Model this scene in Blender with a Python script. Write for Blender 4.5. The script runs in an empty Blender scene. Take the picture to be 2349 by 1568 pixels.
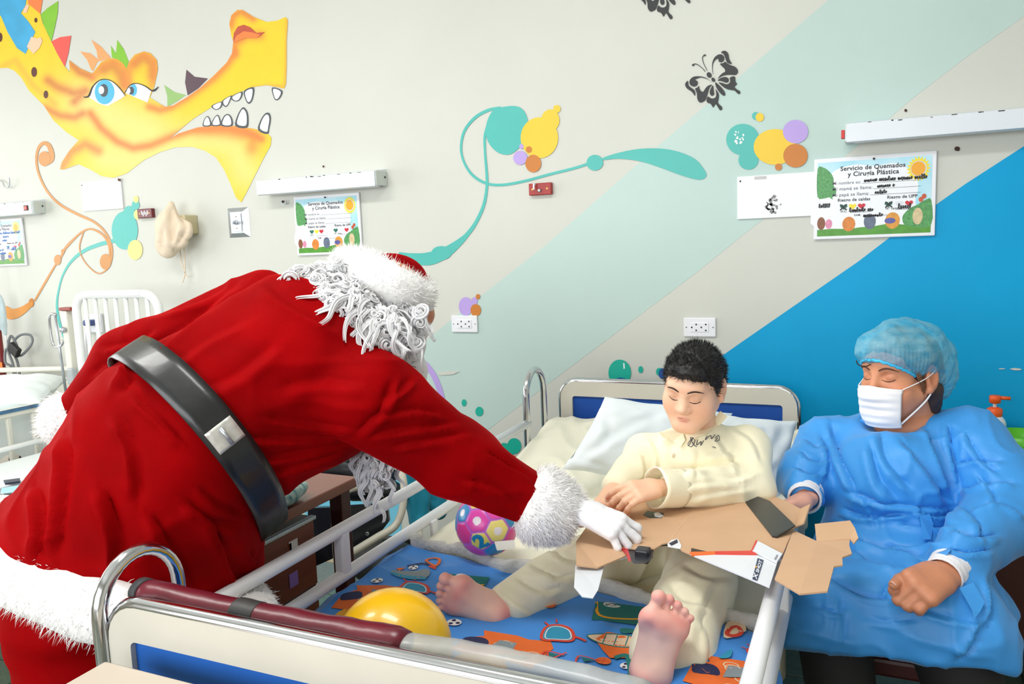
import bpy, bmesh, math, random
import numpy as np
from mathutils import Vector, Matrix
from mathutils.geometry import delaunay_2d_cdt

random.seed(7); RNG = np.random.default_rng(11)
SC = bpy.context.scene
COL = SC.collection

# ------------------------------------------------------------------ camera
F = 1816.48                       # focal length in pixels of the 2349 x 1568 frame
YAW, PIT, ROL = 0.421992, 0.122259, -0.038553
ZC = 1.5
WY = 3.25                         # the painted wall stands at y = WY
def _basis():
    cy, sy = math.cos(YAW), math.sin(YAW)
    f = np.array([-sy*math.cos(PIT), cy*math.cos(PIT), -math.sin(PIT)])
    r = np.array([cy, sy, 0.0]); u = np.cross(r, f)
    c, s = math.cos(ROL), math.sin(ROL)
    return c*r+s*u, -s*r+c*u, f
CR, CU, CF = _basis()
CP = np.array([0, 0, ZC])
cam_d = bpy.data.cameras.new('camera'); cam = bpy.data.objects.new('camera', cam_d); COL.objects.link(cam)
cam_d.sensor_fit = 'HORIZONTAL'; cam_d.sensor_width = 36; cam_d.lens = F*36/2349; cam_d.clip_start = 0.02
cam.matrix_world = Matrix(((CR[0], CU[0], -CF[0], 0), (CR[1], CU[1], -CF[1], 0), (CR[2], CU[2], -CF[2], ZC), (0, 0, 0, 1)))
SC.camera = cam

# ------------------------------------------------------------------ world, daylight through the windows, exposure
SC.view_settings.view_transform = 'Standard'; SC.view_settings.look = 'None'
SC.view_settings.gamma = 1; SC.view_settings.use_curve_mapping = False
SC.view_settings.exposure = 0.36
w = bpy.data.worlds.new('World'); SC.world = w; w.use_nodes = True
w.node_tree.nodes['Background'].inputs[0].default_value = (0.82, 0.9, 1.0, 1)
w.node_tree.nodes['Background'].inputs[1].default_value = 0.9
SC.cycles.max_bounces = 7; SC.cycles.diffuse_bounces = 4; SC.cycles.transparent_max_bounces = 12
SC.cycles.caustics_reflective = False; SC.cycles.caustics_refractive = False
def area(name, loc, target, sx, sy, power, color=(1, 1, 1)):
    l = bpy.data.lights.new(name, 'AREA'); l.shape = 'RECTANGLE'; l.size = sx; l.size_y = sy; l.energy = power; l.color = color
    o = bpy.data.objects.new(name, l); COL.objects.link(o); o.location = loc
    o.rotation_euler = (Vector(target)-Vector(loc)).to_track_quat('-Z', 'Y').to_euler(); return o
area('window_daylight_side', (-6.35, 1.2, 1.9), (-3.0, 1.3, 1.6), 2.6, 1.6, 51, (1.0, 0.99, 0.97))
area('window_daylight_rear', (-1.9, -2.35, 1.75), (-1.3, 1.5, 1.0), 4.4, 1.7, 108, (0.98, 0.99, 1.0))
for _x in (-0.75, -2.75): area('ceiling_tube_light', (_x, 1.05, 3.235), (_x, 1.12, 0), 1.25, 0.34, 25, (1.0, 0.99, 0.96))

# ------------------------------------------------------------------ pixel -> place helpers
A = lambda *v: np.array(v, float)
def ray(px, py): return (px-1174.5)/F*CR-(py-784)/F*CU+CF
def D(px, py, d): return CP+ray(px, py)*d
def atY(px, py, y): r = ray(px, py); return CP+r*(y/r[1])
def atX(px, py, x): r = ray(px, py); return CP+r*(x/r[0])
def atZ(px, py, z): r = ray(px, py); return CP+r*((z-ZC)/r[2])
def proj(V):
    V = np.atleast_2d(V)-CP; q = V@CF
    return np.stack([1174.5+F*(V@CR)/q, 784-F*(V@CU)/q], 1)
def nrm(v): v = np.asarray(v, float); return v/np.linalg.norm(v)

# ------------------------------------------------------------------ colours and materials
def lin(c): c = c/255.0; return c/12.92 if c <= 0.04045 else ((c+0.055)/1.055)**2.4
def rgb(r, g, b): return (lin(r), lin(g), lin(b), 1)
MATS = {}
def mat(name, col, rough=0.6, metal=0.0, var=0.0, vscale=8.0, bump=0.0, bscale=60.0, sheen=0.0, stint=None, spec=0.5,
        coat=0.0, trans=0.0, alpha=1.0, attr=False, sss=0.0, emit=0.0, var2=None, stretch=None, detail=4.0, srough=0.4):
    if name in MATS: return MATS[name]
    m = bpy.data.materials.new(name); m.use_nodes = True; MATS[name] = m
    nt = m.node_tree; b = nt.nodes['Principled BSDF']; L = nt.links.new
    c = col if len(col) == 4 else (*col, 1)
    b.inputs['Base Color'].default_value = c; b.inputs['Roughness'].default_value = rough; b.inputs['Metallic'].default_value = metal
    b.inputs['Specular IOR Level'].default_value = spec; b.inputs['Coat Weight'].default_value = coat; b.inputs['Coat Roughness'].default_value = 0.08
    b.inputs['Transmission Weight'].default_value = trans; b.inputs['Alpha'].default_value = alpha
    if sheen:
        b.inputs['Sheen Weight'].default_value = sheen; b.inputs['Sheen Roughness'].default_value = srough
        b.inputs['Sheen Tint'].default_value = stint or (1, 1, 1, 1)
    if sss: b.inputs['Subsurface Weight'].default_value = sss; b.inputs['Subsurface Radius'].default_value = (0.02, 0.008, 0.005); b.inputs['Subsurface Scale'].default_value = 0.6
    if emit: b.inputs['Emission Color'].default_value = c; b.inputs['Emission Strength'].default_value = emit
    src = None
    if attr:
        a = nt.nodes.new('ShaderNodeVertexColor'); a.layer_name = 'Col'; src = a.outputs['Color']
    tc = nt.nodes.new('ShaderNodeTexCoord'); vec = tc.outputs['Object']
    if stretch:
        mp = nt.nodes.new('ShaderNodeMapping'); mp.inputs['Scale'].default_value = stretch; L(vec, mp.inputs['Vector']); vec = mp.outputs['Vector']
    if var:
        n = nt.nodes.new('ShaderNodeTexNoise'); n.inputs['Scale'].default_value = vscale; n.inputs['Detail'].default_value = detail; L(vec, n.inputs['Vector'])
        r = nt.nodes.new('ShaderNodeMapRange'); r.inputs[1].default_value = 0.3; r.inputs[2].default_value = 0.7
        L(n.outputs['Fac'], r.inputs[0])
        mx = nt.nodes.new('ShaderNodeMix'); mx.data_type = 'RGBA'
        L(r.outputs[0], mx.inputs[0])
        if src is not None:
            mu = nt.nodes.new('ShaderNodeMix'); mu.data_type = 'RGBA'; mu.blend_type = 'MULTIPLY'; mu.inputs[0].default_value = 1
            L(src, mu.inputs[6]); v = 1-var; mu.inputs[7].default_value = (v, v, v, 1)
            L(src, mx.inputs[6]); L(mu.outputs[2], mx.inputs[7])
        else:
            mx.inputs[6].default_value = c
            mx.inputs[7].default_value = var2 if var2 else (c[0]*(1-var), c[1]*(1-var), c[2]*(1-var), 1)
        src = mx.outputs[2]
    if src is not None: L(src, b.inputs['Base Color'])
    if bump:
        n = nt.nodes.new('ShaderNodeTexNoise'); n.inputs['Scale'].default_value = bscale; n.inputs['Detail'].default_value = 3; L(vec, n.inputs['Vector'])
        bp = nt.nodes.new('ShaderNodeBump'); bp.inputs['Strength'].default_value = bump; bp.inputs['Distance'].default_value = 0.01
        L(n.outputs['Fac'], bp.inputs['Height']); L(bp.outputs['Normal'], b.inputs['Normal'])
    return m

def translucent(m, fac, col):
    nt = m.node_tree; out = nt.nodes['Material Output']; b = nt.nodes['Principled BSDF']
    t = nt.nodes.new('ShaderNodeBsdfTranslucent'); t.inputs[0].default_value = col; mx = nt.nodes.new('ShaderNodeMixShader'); mx.inputs[0].default_value = fac
    nt.links.new(b.outputs[0], mx.inputs[1]); nt.links.new(t.outputs[0], mx.inputs[2]); nt.links.new(mx.outputs[0], out.inputs['Surface']); return m
# ------------------------------------------------------------------ objects
def obj(name, V, Fc, m, parent=None, smooth=False, colors=None, matidx=None):
    me = bpy.data.meshes.new(name)
    me.from_pydata(np.asarray(V, float).tolist(), [], Fc.tolist() if isinstance(Fc, np.ndarray) else Fc)
    for x in (m if isinstance(m, (list, tuple)) else [m]): me.materials.append(x)
    if smooth: me.polygons.foreach_set('use_smooth', [True]*len(me.polygons))
    if matidx is not None: me.polygons.foreach_set('material_index', np.asarray(matidx, np.int32))
    if colors is not None:
        ca = me.color_attributes.new('Col', 'FLOAT_COLOR', 'POINT')
        c = np.ones((len(V), 4), np.float32); c[:, :3] = np.asarray(colors)[:, :3]; ca.data.foreach_set('color', c.ravel())
    me.update()
    o = bpy.data.objects.new(name, me); COL.objects.link(o)
    if parent is not None:
        o.parent = parent; o.matrix_parent_inverse = Matrix.Identity(4)
        p = parent; off = Vector((0, 0, 0))
        while p is not None: off += p.location; p = p.parent
        o.location = -off
    return o
def tag(o, label, cat=None, group=None, kind=None):
    if label: o['label'] = label
    if cat: o['category'] = cat
    if group: o['group'] = group
    if kind: o['kind'] = kind
    return o
def thing(name, label, cat, loc=(0, 0, 0), group=None):
    o = bpy.data.objects.new(name, None); COL.objects.link(o); o.location = Vector([float(x) for x in loc]); o.empty_display_size = 0.05
    return tag(o, label, cat, group)

def join(parts):
    V, Fc, n = [], [], 0
    for v, f in parts:
        v = np.asarray(v, float); V.append(v)
        Fc += [[i+n for i in q] for q in (f.tolist() if isinstance(f, np.ndarray) else f)]; n += len(v)
    return np.concatenate(V), Fc
def box(c, s, R=None, bev=0.0):
    """axis box centred on c with full sizes s; R = 3x3 columns of axes; bev = chamfer"""
    sx, sy, sz = [x/2 for x in s]
    if bev <= 0:
        v = np.array([[x, y, z] for x in (-sx, sx) for y in (-sy, sy) for z in (-sz, sz)])
        f = [[0, 1, 3, 2], [4, 6, 7, 5], [0, 4, 5, 1], [2, 3, 7, 6], [0, 2, 6, 4], [1, 5, 7, 3]]
    else:
        bm = bmesh.new(); bmesh.ops.create_cube(bm, size=1)
        bmesh.ops.scale(bm, vec=(2*sx, 2*sy, 2*sz), verts=bm.verts)
        bmesh.ops.bevel(bm, geom=bm.edges[:], offset=bev, segments=2, affect='EDGES', profile=0.5)
        bm.verts.index_update(); v = np.array([x.co[:] for x in bm.verts]); f = [[q.index for q in p.verts] for p in bm.faces]; bm.free()
    if R is not None: v = v@np.asarray(R).T
    return v+np.asarray(c), f
def frames(P, up=None):
    P = np.asarray(P, float); T = np.gradient(P, axis=0); T /= np.linalg.norm(T, axis=1)[:, None]+1e-12
    a = np.asarray(up if up is not None else ((0, 0, 1) if abs(T[0][2]) < 0.9 else (1, 0, 0)), float)
    N = []; n = a-T[0]*(a@T[0]); n /= np.linalg.norm(n)
    for t in T:
        n = n-t*(n@t); n /= np.linalg.norm(n)+1e-12; N.append(n)
    N = np.array(N); return T, N, np.cross(T, N)
def tube(P, r, n=10, cap=True, closed=False, flat=1.0, up=None):
    P = np.asarray(P, float); m = len(P)
    if closed:
        Q = np.concatenate([P[-2:], P, P[:2]]); T, N, B = frames(Q, up); T, N, B = T[2:-2], N[2:-2], B[2:-2]
    else: T, N, B = frames(P, up)
    r = np.broadcast_to(np.asarray(r, float), (m,))
    a = np.linspace(0, 2*np.pi, n, endpoint=False)
    V = (P[:, None]+r[:, None, None]*(np.cos(a)[None, :, None]*N[:, None]+flat*np.sin(a)[None, :, None]*B[:, None])).reshape(-1, 3)
    f = []
    for i in range(m if closed else m-1):
        j = (i+1) % m
        for k in range(n): f.append([i*n+k, i*n+(k+1) % n, j*n+(k+1) % n, j*n+k])
    if cap and not closed: f += [list(range(n))[::-1], [(m-1)*n+k for k in range(n)]]
    return V, f
def smooth_path(P, n=24, closed=False):
    P = np.asarray(P, float); m = len(P); out = []
    idx = (lambda i: i % m) if closed else (lambda i: min(max(i, 0), m-1))
    segs = m if closed else m-1
    for i in range(segs):
        a, b, c, d = P[idx(i-1)], P[idx(i)], P[idx(i+1)], P[idx(i+2)]
        k = max(2, n//segs)
        for t in np.linspace(0, 1, k, endpoint=False):
            out.append(0.5*((2*b)+(-a+c)*t+(2*a-5*b+4*c-d)*t*t+(-a+3*b-3*c+d)*t**3))
    if not closed: out.append(P[-1])
    return np.array(out)
def lathe(prof, c=(0, 0, 0), n=28, cap=True):
    """prof = [(radius, z)...] around z"""
    a = np.linspace(0, 2*np.pi, n, endpoint=False); V = []
    for r, z in prof: V += [[r*math.cos(t), r*math.sin(t), z] for t in a]
    f = []
    for i in range(len(prof)-1):
        for k in range(n): f.append([i*n+k, i*n+(k+1) % n, (i+1)*n+(k+1) % n, (i+1)*n+k])
    if cap: f += [list(range(n))[::-1], [(len(prof)-1)*n+k for k in range(n)]]
    return np.array(V)+np.asarray(c), f
def knob(prof, c, axis, n=12):
    """lathe profile turned to point along axis from c"""
    V, f = lathe(prof, (0, 0, 0), n); w = nrm(axis); u = nrm(np.cross(w, (0.3, 0.5, 0.81))); v = np.cross(w, u)
    return V[:, :1]*u+V[:, 1:2]*v+V[:, 2:]*w+np.asarray(c), f
def poly_extrude(P, d):
    """closed 3D polygon P extruded by vector d (triangulated by CDT in its own plane)"""
    P = np.asarray(P, float); n = len(P)
    V = np.concatenate([P, P+np.asarray(d)])
    c = P.mean(0); u = nrm(P[1]-P[0]); nn = nrm(sum(np.cross(P[i]-c, P[(i+1) % n]-c) for i in range(n))); v = np.cross(nn, u)
    tri = cdt_tris(np.stack([(P-c)@u, (P-c)@v], 1))
    f = [list(t)[::-1] for t in tri]+[[i+n for i in t] for t in tri]
    f += [[i, (i+1) % n, (i+1) % n+n, i+n] for i in range(n)]
    return V, f
def cdt_tris(P2):
    n = len(P2)
    r = delaunay_2d_cdt([Vector((float(a), float(b))) for a, b in P2], [], [list(range(n))], 1, 1e-7)
    back = {}
    out = []
    for i, o in enumerate(r[3]): back[i] = o[0] if len(o) else None
    for t in r[2]:
        q = [back[i] for i in t]
        if None not in q: out.append(q)
    return out
def cdt_fill(P2, step):
    """fill the 2D polygon with a fine triangle mesh -> (points2d, tris)"""
    P2 = np.asarray(P2, float); lo, hi = P2.min(0), P2.max(0)
    pts = [Vector((float(a), float(b))) for a, b in P2]; n = len(pts)
    xs = np.arange(lo[0]+step*.5, hi[0], step); ys = np.arange(lo[1]+step*.5, hi[1], step)
    if len(xs) and len(ys):
        G = np.stack(np.meshgrid(xs, ys), -1).reshape(-1, 2)
        G = G[inside(G, P2)]
        # keep away from the border
        dmin = np.full(len(G), 9.0)
        for i in range(n): dmin = np.minimum(dmin, segdist(G, P2[i], P2[(i+1) % n]))
        G = G[dmin > step*.35]
        pts += [Vector((float(a), float(b))) for a, b in G]
    r = delaunay_2d_cdt(pts, [], [list(range(n))], 1, 1e-7)
    return np.array([v[:] for v in r[0]]), [list(t) for t in r[2]]
def inside(G, P):
    x, y = G[:, 0], G[:, 1]; c = np.zeros(len(G), bool); n = len(P)
    for i in range(n):
        (x1, y1), (x2, y2) = P[i], P[(i+1) % n]
        if y1 == y2: continue
        c ^= ((y1 > y) != (y2 > y)) & (x < (x2-x1)*(y-y1)/(y2-y1)+x1)
    return c
def segdist(G, a, b):
    a = np.asarray(a, float); d = np.asarray(b, float)-a; t = np.clip(((G-a)@d)/(d@d+1e-12), 0, 1)
    return np.linalg.norm(G-a-t[:, None]*d, axis=1)
def pldist(G, P):
    m = np.full(len(G), 1e9)
    for i in range(len(P)-1): m = np.minimum(m, segdist(G, P[i], P[i+1]))
    return m

# ------------------------------------------------------------------ solid modelling by distance fields (organic shapes)
def c_(a, b, ra, rb, k=0.01, op='+', sq=None): return dict(t='c', a=np.asarray(a, float), b=np.asarray(b, float), ra=ra, rb=rb, k=k, op=op, sq=sq)
def e_(c, r, R=None, k=0.01, op='+'): return dict(t='e', c=np.asarray(c, float), r=np.asarray(r, float), R=np.eye(3) if R is None else np.asarray(R, float), k=k, op=op)
def h_(p, n, k=0.005): return dict(t='h', p=np.asarray(p, float), n=nrm(n), k=k, op='-')     # cut away the side n points to
def pdist(q, P):
    if q['t'] == 'c':
        a, b = q['a'], q['b']
        if q['sq'] is not None:
            ax, s = q['sq']; ax = nrm(ax)
            P = P+((s-1)*((P-a)@ax))[..., None]*ax; b = b+(s-1)*((b-a)@ax)*ax
        d = b-a; t = np.clip(((P-a)@d)/(d@d+1e-12), 0, 1)
        return np.linalg.norm(P-a-t[..., None]*d, axis=-1)-(q['ra']+(q['rb']-q['ra'])*t)
    if q['t'] == 'e':
        p = (P-q['c'])@q['R']; k0 = np.linalg.norm(p/q['r'], axis=-1); k1 = np.linalg.norm(p/q['r']**2, axis=-1)+1e-9
        return k0*(k0-1)/k1
    return -((P-q['p'])@q['n'])
def pbox(q):
    if q['t'] == 'c':
        m = max(q['ra'], q['rb'])
        if q['sq'] is not None and q['sq'][1] < 1: m = m/q['sq'][1]
        return np.minimum(q['a'], q['b'])-m, np.maximum(q['a'], q['b'])+m
    m = np.abs(q['R'])@q['r']; return q['c']-m, q['c']+m
def comb(v, d, k, op):
    if op == '+':
        h = np.clip(0.5+0.5*(v-d)/k, 0, 1); return v+(d-v)*h-k*h*(1-h)
    h = np.clip(0.5-0.5*(v+d)/k, 0, 1); return v+(-d-v)*h+k*h*(1-h)
def sdf(prims, P):
    v = np.full(P.shape[:-1], 1.0)
    for q in prims: v = comb(v, pdist(q, P), q['k'], q['op'])
    return v
def blob(prims, h, lo=None, hi=None):
    bs = [pbox(q) for q in prims if q['op'] == '+']
    l = np.min([b[0] for b in bs], 0)-3*h-.004; u = np.max([b[1] for b in bs], 0)+3*h+.004
    if lo is not None: l = np.maximum(l, lo)
    if hi is not None: u = np.minimum(u, hi)
    n = np.ceil((u-l)/h).astype(int)+1
    ax = [l[i]+h*np.arange(n[i]) for i in range(3)]
    val = np.full(n, 0.08, np.float64)
    for q in prims:
        if q['t'] == 'h': s = [slice(0, n[i]) for i in range(3)]
        else:
            bl, bu = pbox(q); m = q['k']+2*h+.012
            s = [slice(max(0, int((bl[i]-m-l[i])/h)), min(n[i], int((bu[i]+m-l[i])/h)+2)) for i in range(3)]
        if any(x.stop <= x.start for x in s): continue
        G = np.stack(np.meshgrid(ax[0][s[0]], ax[1][s[1]], ax[2][s[2]], indexing='ij'), -1)
        val[tuple(s)] = comb(val[tuple(s)], pdist(q, G), q['k'], q['op'])
    return nets(val, l, h)
def nets(v, lo, h):
    ins = v < 0
    cnt = np.zeros(np.array(v.shape)-1, np.int8)
    for i in (0, 1):
        for j in (0, 1):
            for k in (0, 1): cnt += ins[i:i+cnt.shape[0], j:j+cnt.shape[1], k:k+cnt.shape[2]]
    mix = (cnt > 0) & (cnt < 8); C = np.argwhere(mix); idx = -np.ones(mix.shape, np.int64); idx[mix] = np.arange(len(C))
    acc = np.zeros((len(C), 3)); num = np.zeros(len(C))
    cs = [(i, j, k) for i in (0, 1) for j in (0, 1) for k in (0, 1)]
    for a in cs:
        for ax in range(3):
            if a[ax]: continue
            b = list(a); b[ax] = 1
            va = v[C[:, 0]+a[0], C[:, 1]+a[1], C[:, 2]+a[2]]; vb = v[C[:, 0]+b[0], C[:, 1]+b[1], C[:, 2]+b[2]]
            m = (va < 0) != (vb < 0); t = np.where(m, va/(va-vb+1e-20), 0)
            p = np.tile(np.array(a, float), (len(C), 1)); p[:, ax] += t
            acc[m] += p[m]; num[m] += 1
    V = lo+h*(C+acc/num[:, None]); Fs = []
    for ax in range(3):
        o1, o2 = (ax+1) % 3, (ax+2) % 3
        s0 = [slice(None)]*3; s1 = [slice(None)]*3; s0[ax] = slice(0, -1); s1[ax] = slice(1, None)
        a0, a1 = ins[tuple(s0)], ins[tuple(s1)]
        for flip, m in ((False, a0 & ~a1), (True, ~a0 & a1)):
            E = np.argwhere(m); E = E[(E[:, o1] > 0) & (E[:, o2] > 0) & (E[:, o1] < v.shape[o1]-1) & (E[:, o2] < v.shape[o2]-1)]
            q = []
            for d1, d2 in ((-1, -1), (0, -1), (0, 0), (-1, 0)):
                e = E.copy(); e[:, o1] += d1; e[:, o2] += d2; q.append(idx[e[:, 0], e[:, 1], e[:, 2]])
            q = np.stack(q, 1)
            Fs.append(q[:, ::-1] if flip else q)
    return V, np.concatenate(Fs)
def vnormals(V, Fq):
    Fq = np.asarray(Fq); N = np.zeros_like(V)
    fn = np.cross(V[Fq[:, 2]]-V[Fq[:, 0]], V[Fq[:, -1]]-V[Fq[:, 1]])
    for i in range(Fq.shape[1]): np.add.at(N, Fq[:, i], fn)
    return N/(np.linalg.norm(N, axis=1)[:, None]+1e-12)
def relax(V, Fq, it=2, lam=0.5):
    Fq = np.asarray(Fq)
    for _ in range(it):
        S = np.zeros_like(V); n = np.zeros(len(V))
        for i in range(Fq.shape[1]):
            for j in ((i+1) % Fq.shape[1], (i-1) % Fq.shape[1]):
                np.add.at(S, Fq[:, i], V[Fq[:, j]]); np.add.at(n, Fq[:, i], 1)
        V = V+lam*(S/np.maximum(n, 1)[:, None]-V)
    return V
_vn_cache = {}
def vnoise(P, s, seed=0):
    """smooth value noise in -1..1"""
    P = np.asarray(P)*s+seed*17.3; i = np.floor(P).astype(np.int64); f = P-i; f = f*f*(3-2*f); out = 0
    def hsh(a, b, c):
        n = (a*374761393+b*668265263+c*2147483647+seed*1274126177) & 0x7fffffff
        n = ((n ^ (n >> 13))*1274126177) & 0x7fffffff; return ((n ^ (n >> 16)) & 0xffff)/32767.5-1
    for dx in (0, 1):
        for dy in (0, 1):
            for dz in (0, 1):
                wgt = (f[..., 0] if dx else 1-f[..., 0])*(f[..., 1] if dy else 1-f[..., 1])*(f[..., 2] if dz else 1-f[..., 2])
                out = out+wgt*hsh(i[..., 0]+dx, i[..., 1]+dy, i[..., 2]+dz)
    return out
def folds(V, Fq, lines, facing=0.0, sharp=False):
    """press cloth folds into a surface: lines = [(pixel polyline, width_px, height_m)]; profile = a ridge beside a valley"""
    N = vnormals(V, Fq); q = proj(V); view = CP-V; view /= np.linalg.norm(view, axis=1)[:, None]
    wgt = np.clip(((N*view).sum(1)-facing)*3, 0, 1); dsp = np.zeros(len(V))
    for P, wd, am in lines:
        P = np.asarray(P, float)
        P = smooth_path(np.c_[P, np.zeros(len(P))], 14)[:, :2] if len(P) > 2 else P
        lo, hi = P.min(0)-3*wd, P.max(0)+3*wd
        m = np.where((q[:, 0] > lo[0]) & (q[:, 0] < hi[0]) & (q[:, 1] > lo[1]) & (q[:, 1] < hi[1]))[0]
        if not len(m): continue
        G = q[m]; best = np.full(len(m), 1e9); sgn = np.zeros(len(m)); along = np.zeros(len(m)); Lt = 0
        Ls = np.linalg.norm(np.diff(P, axis=0), axis=1); tot = Ls.sum()
        for i in range(len(P)-1):
            d = P[i+1]-P[i]; t = np.clip(((G-P[i])@d)/(d@d+1e-9), 0, 1); v = G-P[i]-t[:, None]*d; dd = np.linalg.norm(v, axis=1)
            u = dd < best; best[u] = dd[u]; sgn[u] = np.sign(d[0]*v[u, 1]-d[1]*v[u, 0]); along[u] = (Lt+t[u]*Ls[i])/tot; Lt += Ls[i]
        x = sgn*best/wd; taper = np.clip(np.minimum(along, 1-along)*6+.15, 0, 1)
        dsp[m] += am*taper*((np.exp(-np.abs(x-.5)*1.9)-np.exp(-np.abs(x+.5)*1.9))*1.25 if sharp else (np.exp(-(x-.6)**2*1.6)-np.exp(-(x+.6)**2*1.6)))
    return V+N*(dsp*wgt)[:, None]

# ------------------------------------------------------------------ fur and text helpers
def sample_surface(V, Fq, n, rng):
    Fq = np.asarray(Fq); a = V[Fq[:, 1]]-V[Fq[:, 0]]; b = V[Fq[:, -1]]-V[Fq[:, 0]]; ar = np.linalg.norm(np.cross(a, b), axis=1)
    i = rng.choice(len(Fq), n, p=ar/ar.sum()); u, v = rng.random(n), rng.random(n)
    P = V[Fq[i, 0]]+u[:, None]*a[i]+v[:, None]*b[i]
    N = np.cross(a[i], b[i]); N /= np.linalg.norm(N, axis=1)[:, None]+1e-12
    return P, N
def fur(P, N, length, wd, rng, comb_dir=(0, 0, -1), cw=0.4, jit=0.55):
    n = len(P); d = N+np.asarray(comb_dir)*cw+rng.normal(0, jit, (n, 3)); d /= np.linalg.norm(d, axis=1)[:, None]
    L = length*(0.55+0.6*rng.random(n))
    s = np.cross(d, rng.normal(0, 1, (n, 3))); s /= np.linalg.norm(s, axis=1)[:, None]+1e-12
    bend = np.asarray(comb_dir)*0.5+rng.normal(0, .25, (n, 3))
    base = P-N*length*.1
    m1 = base+d*(L*.5)[:, None]; tip = base+d*L[:, None]+bend*(L*.35)[:, None]
    V = np.stack([base-s*wd, base+s*wd, m1+s*wd*.8, m1-s*wd*.8, tip+s*wd*.15], 1).reshape(-1, 3)
    o = np.arange(n)[:, None]*5
    return V, (o+[0, 1, 2, 3]).tolist()+(o+[3, 2, 4]).tolist()
_fc = {}
def text_mesh(s, size, bold=0.0, shear=0.0, spacing=1.0, align='LEFT'):
    cu = bpy.data.curves.new('txt', 'FONT'); cu.body = s; cu.size = size; cu.offset = bold; cu.shear = shear; cu.space_character = spacing
    cu.align_x = align; cu.resolution_u = 3; cu.fill_mode = 'FRONT'
    o = bpy.data.objects.new('txt', cu); COL.objects.link(o)
    me = bpy.data.meshes.new_from_object(o.evaluated_get(bpy.context.evaluated_depsgraph_get()))
    V = np.array([v.co[:] for v in me.vertices]).reshape(-1, 3); f = [list(p.vertices) for p in me.polygons]
    bpy.data.objects.remove(o); bpy.data.curves.remove(cu); bpy.data.meshes.remove(me)
    return V, f
def place2d(V, f, o, u, v):
    """2D mesh onto a plane at o with axes u, v"""
    V = np.asarray(V); return np.asarray(o)+V[:, :1]*np.asarray(u)+V[:, 1:2]*np.asarray(v), f
def ribbon2d(P, w):
    """flat stroke along a 2D polyline with width(s) w -> (V2, faces)"""
    P = np.asarray(P, float); T = np.gradient(P, axis=0); T /= np.linalg.norm(T, axis=1)[:, None]+1e-12
    Nn = np.stack([-T[:, 1], T[:, 0]], 1); w = np.broadcast_to(np.asarray(w, float), (len(P),))[:, None]/2
    V = np.concatenate([P+Nn*w, P-Nn*w]); n = len(P)
    return V, [[i, i+1, n+i+1, n+i] for i in range(n-1)]

# ================================================================== the room
XL, XR, YB, ZT = -6.4, 2.3, -2.4, 3.35
m_wall = mat('wall_cream_paint', rgb(210, 212, 204), 0.5, var=0.05, vscale=1.6, bump=0.05, bscale=25, spec=0.3)
m_wallw = mat('wall_white_paint', rgb(225, 222, 212), 0.6, var=0.04, vscale=2)
m_ceil = mat('ceiling_white_paint', rgb(235, 235, 230), 0.8, var=0.03, vscale=2)
m_alu = mat('window_frame_aluminium', rgb(190, 192, 195), 0.35, metal=0.8, var=0.05)

wall = obj('wall_back', *box((0.5*(XL+XR), WY+0.06, ZT/2), (XR-XL, 0.12, ZT)), m_wall)
tag(wall, 'cream painted wall with a colourful cartoon mural behind the beds', kind='structure')
ceil = obj('ceiling', *box((0.5*(XL+XR), 0.5*(YB+WY), ZT+0.05), (XR-XL, WY-YB, 0.1)), m_ceil); tag(ceil, 'plain white ceiling of the ward', kind='structure')
wr = obj('wall_right', *box((XR+0.05, 0.5*(YB+WY), ZT/2), (0.1, WY-YB, ZT)), m_wallw); tag(wr, 'plain pale side wall right of the beds', kind='structure')
# left wall and rear wall have window openings the daylight comes through
def wall_with_window(name, axis, pos, lo, hi, w0, w1, z0, z1, label):
    parts = []
    def piece(a, b, c, d):
        if axis == 'x': parts.append(box((pos, (a+b)/2, (c+d)/2), (0.1, b-a, d-c)))
        else: parts.append(box(((a+b)/2, pos, (c+d)/2), (b-a, 0.1, d-c)))
    piece(lo, w0, 0, ZT); piece(w1, hi, 0, ZT); piece(w0, w1, 0, z0); piece(w0, w1, z1, ZT)
    o = obj(name, *join(parts), m_wallw); tag(o, label, kind='structure'); return o
wall_with_window('wall_left', 'x', XL-0.05, YB, WY, -0.1, 2.5, 1.05, 2.75, 'pale side wall with a wide window left of the beds')
wall_with_window('wall_front', 'y', YB-0.05, XL, XR, -4.1, 0.3, 0.9, 2.6, 'pale wall with a wide window behind the viewer')
def window(name, axis, pos, w0, w1, z0, z1, label):
    t = thing(name, label, None, (0, 0, 0)); t['kind'] = 'structure'
    n = 4
    for i in range(n+1):
        a = w0+(w1-w0)*i/n; c = (pos, a, (z0+z1)/2) if axis == 'x' else (a, pos, (z0+z1)/2)
        obj('mullion', *box(c, (0.05, 0.05, z1-z0), bev=.006), m_alu, t)
    for z in (z0, z1):
        c = (pos, (w0+w1)/2, z) if axis == 'x' else ((w0+w1)/2, pos, z)
        obj('window_rail', *box(c, (0.05, w1-w0, 0.05) if axis == 'x' else (w1-w0, 0.05, 0.05), bev=.006), m_alu, t)
window('window_1', 'x', XL-0.05, -0.1, 2.5, 1.05, 2.75, 'wide aluminium window in the left wall')
window('window_2', 'y', YB-0.05, -4.1, 0.3, 0.9, 2.6, 'wide aluminium window behind the viewer')

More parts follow.
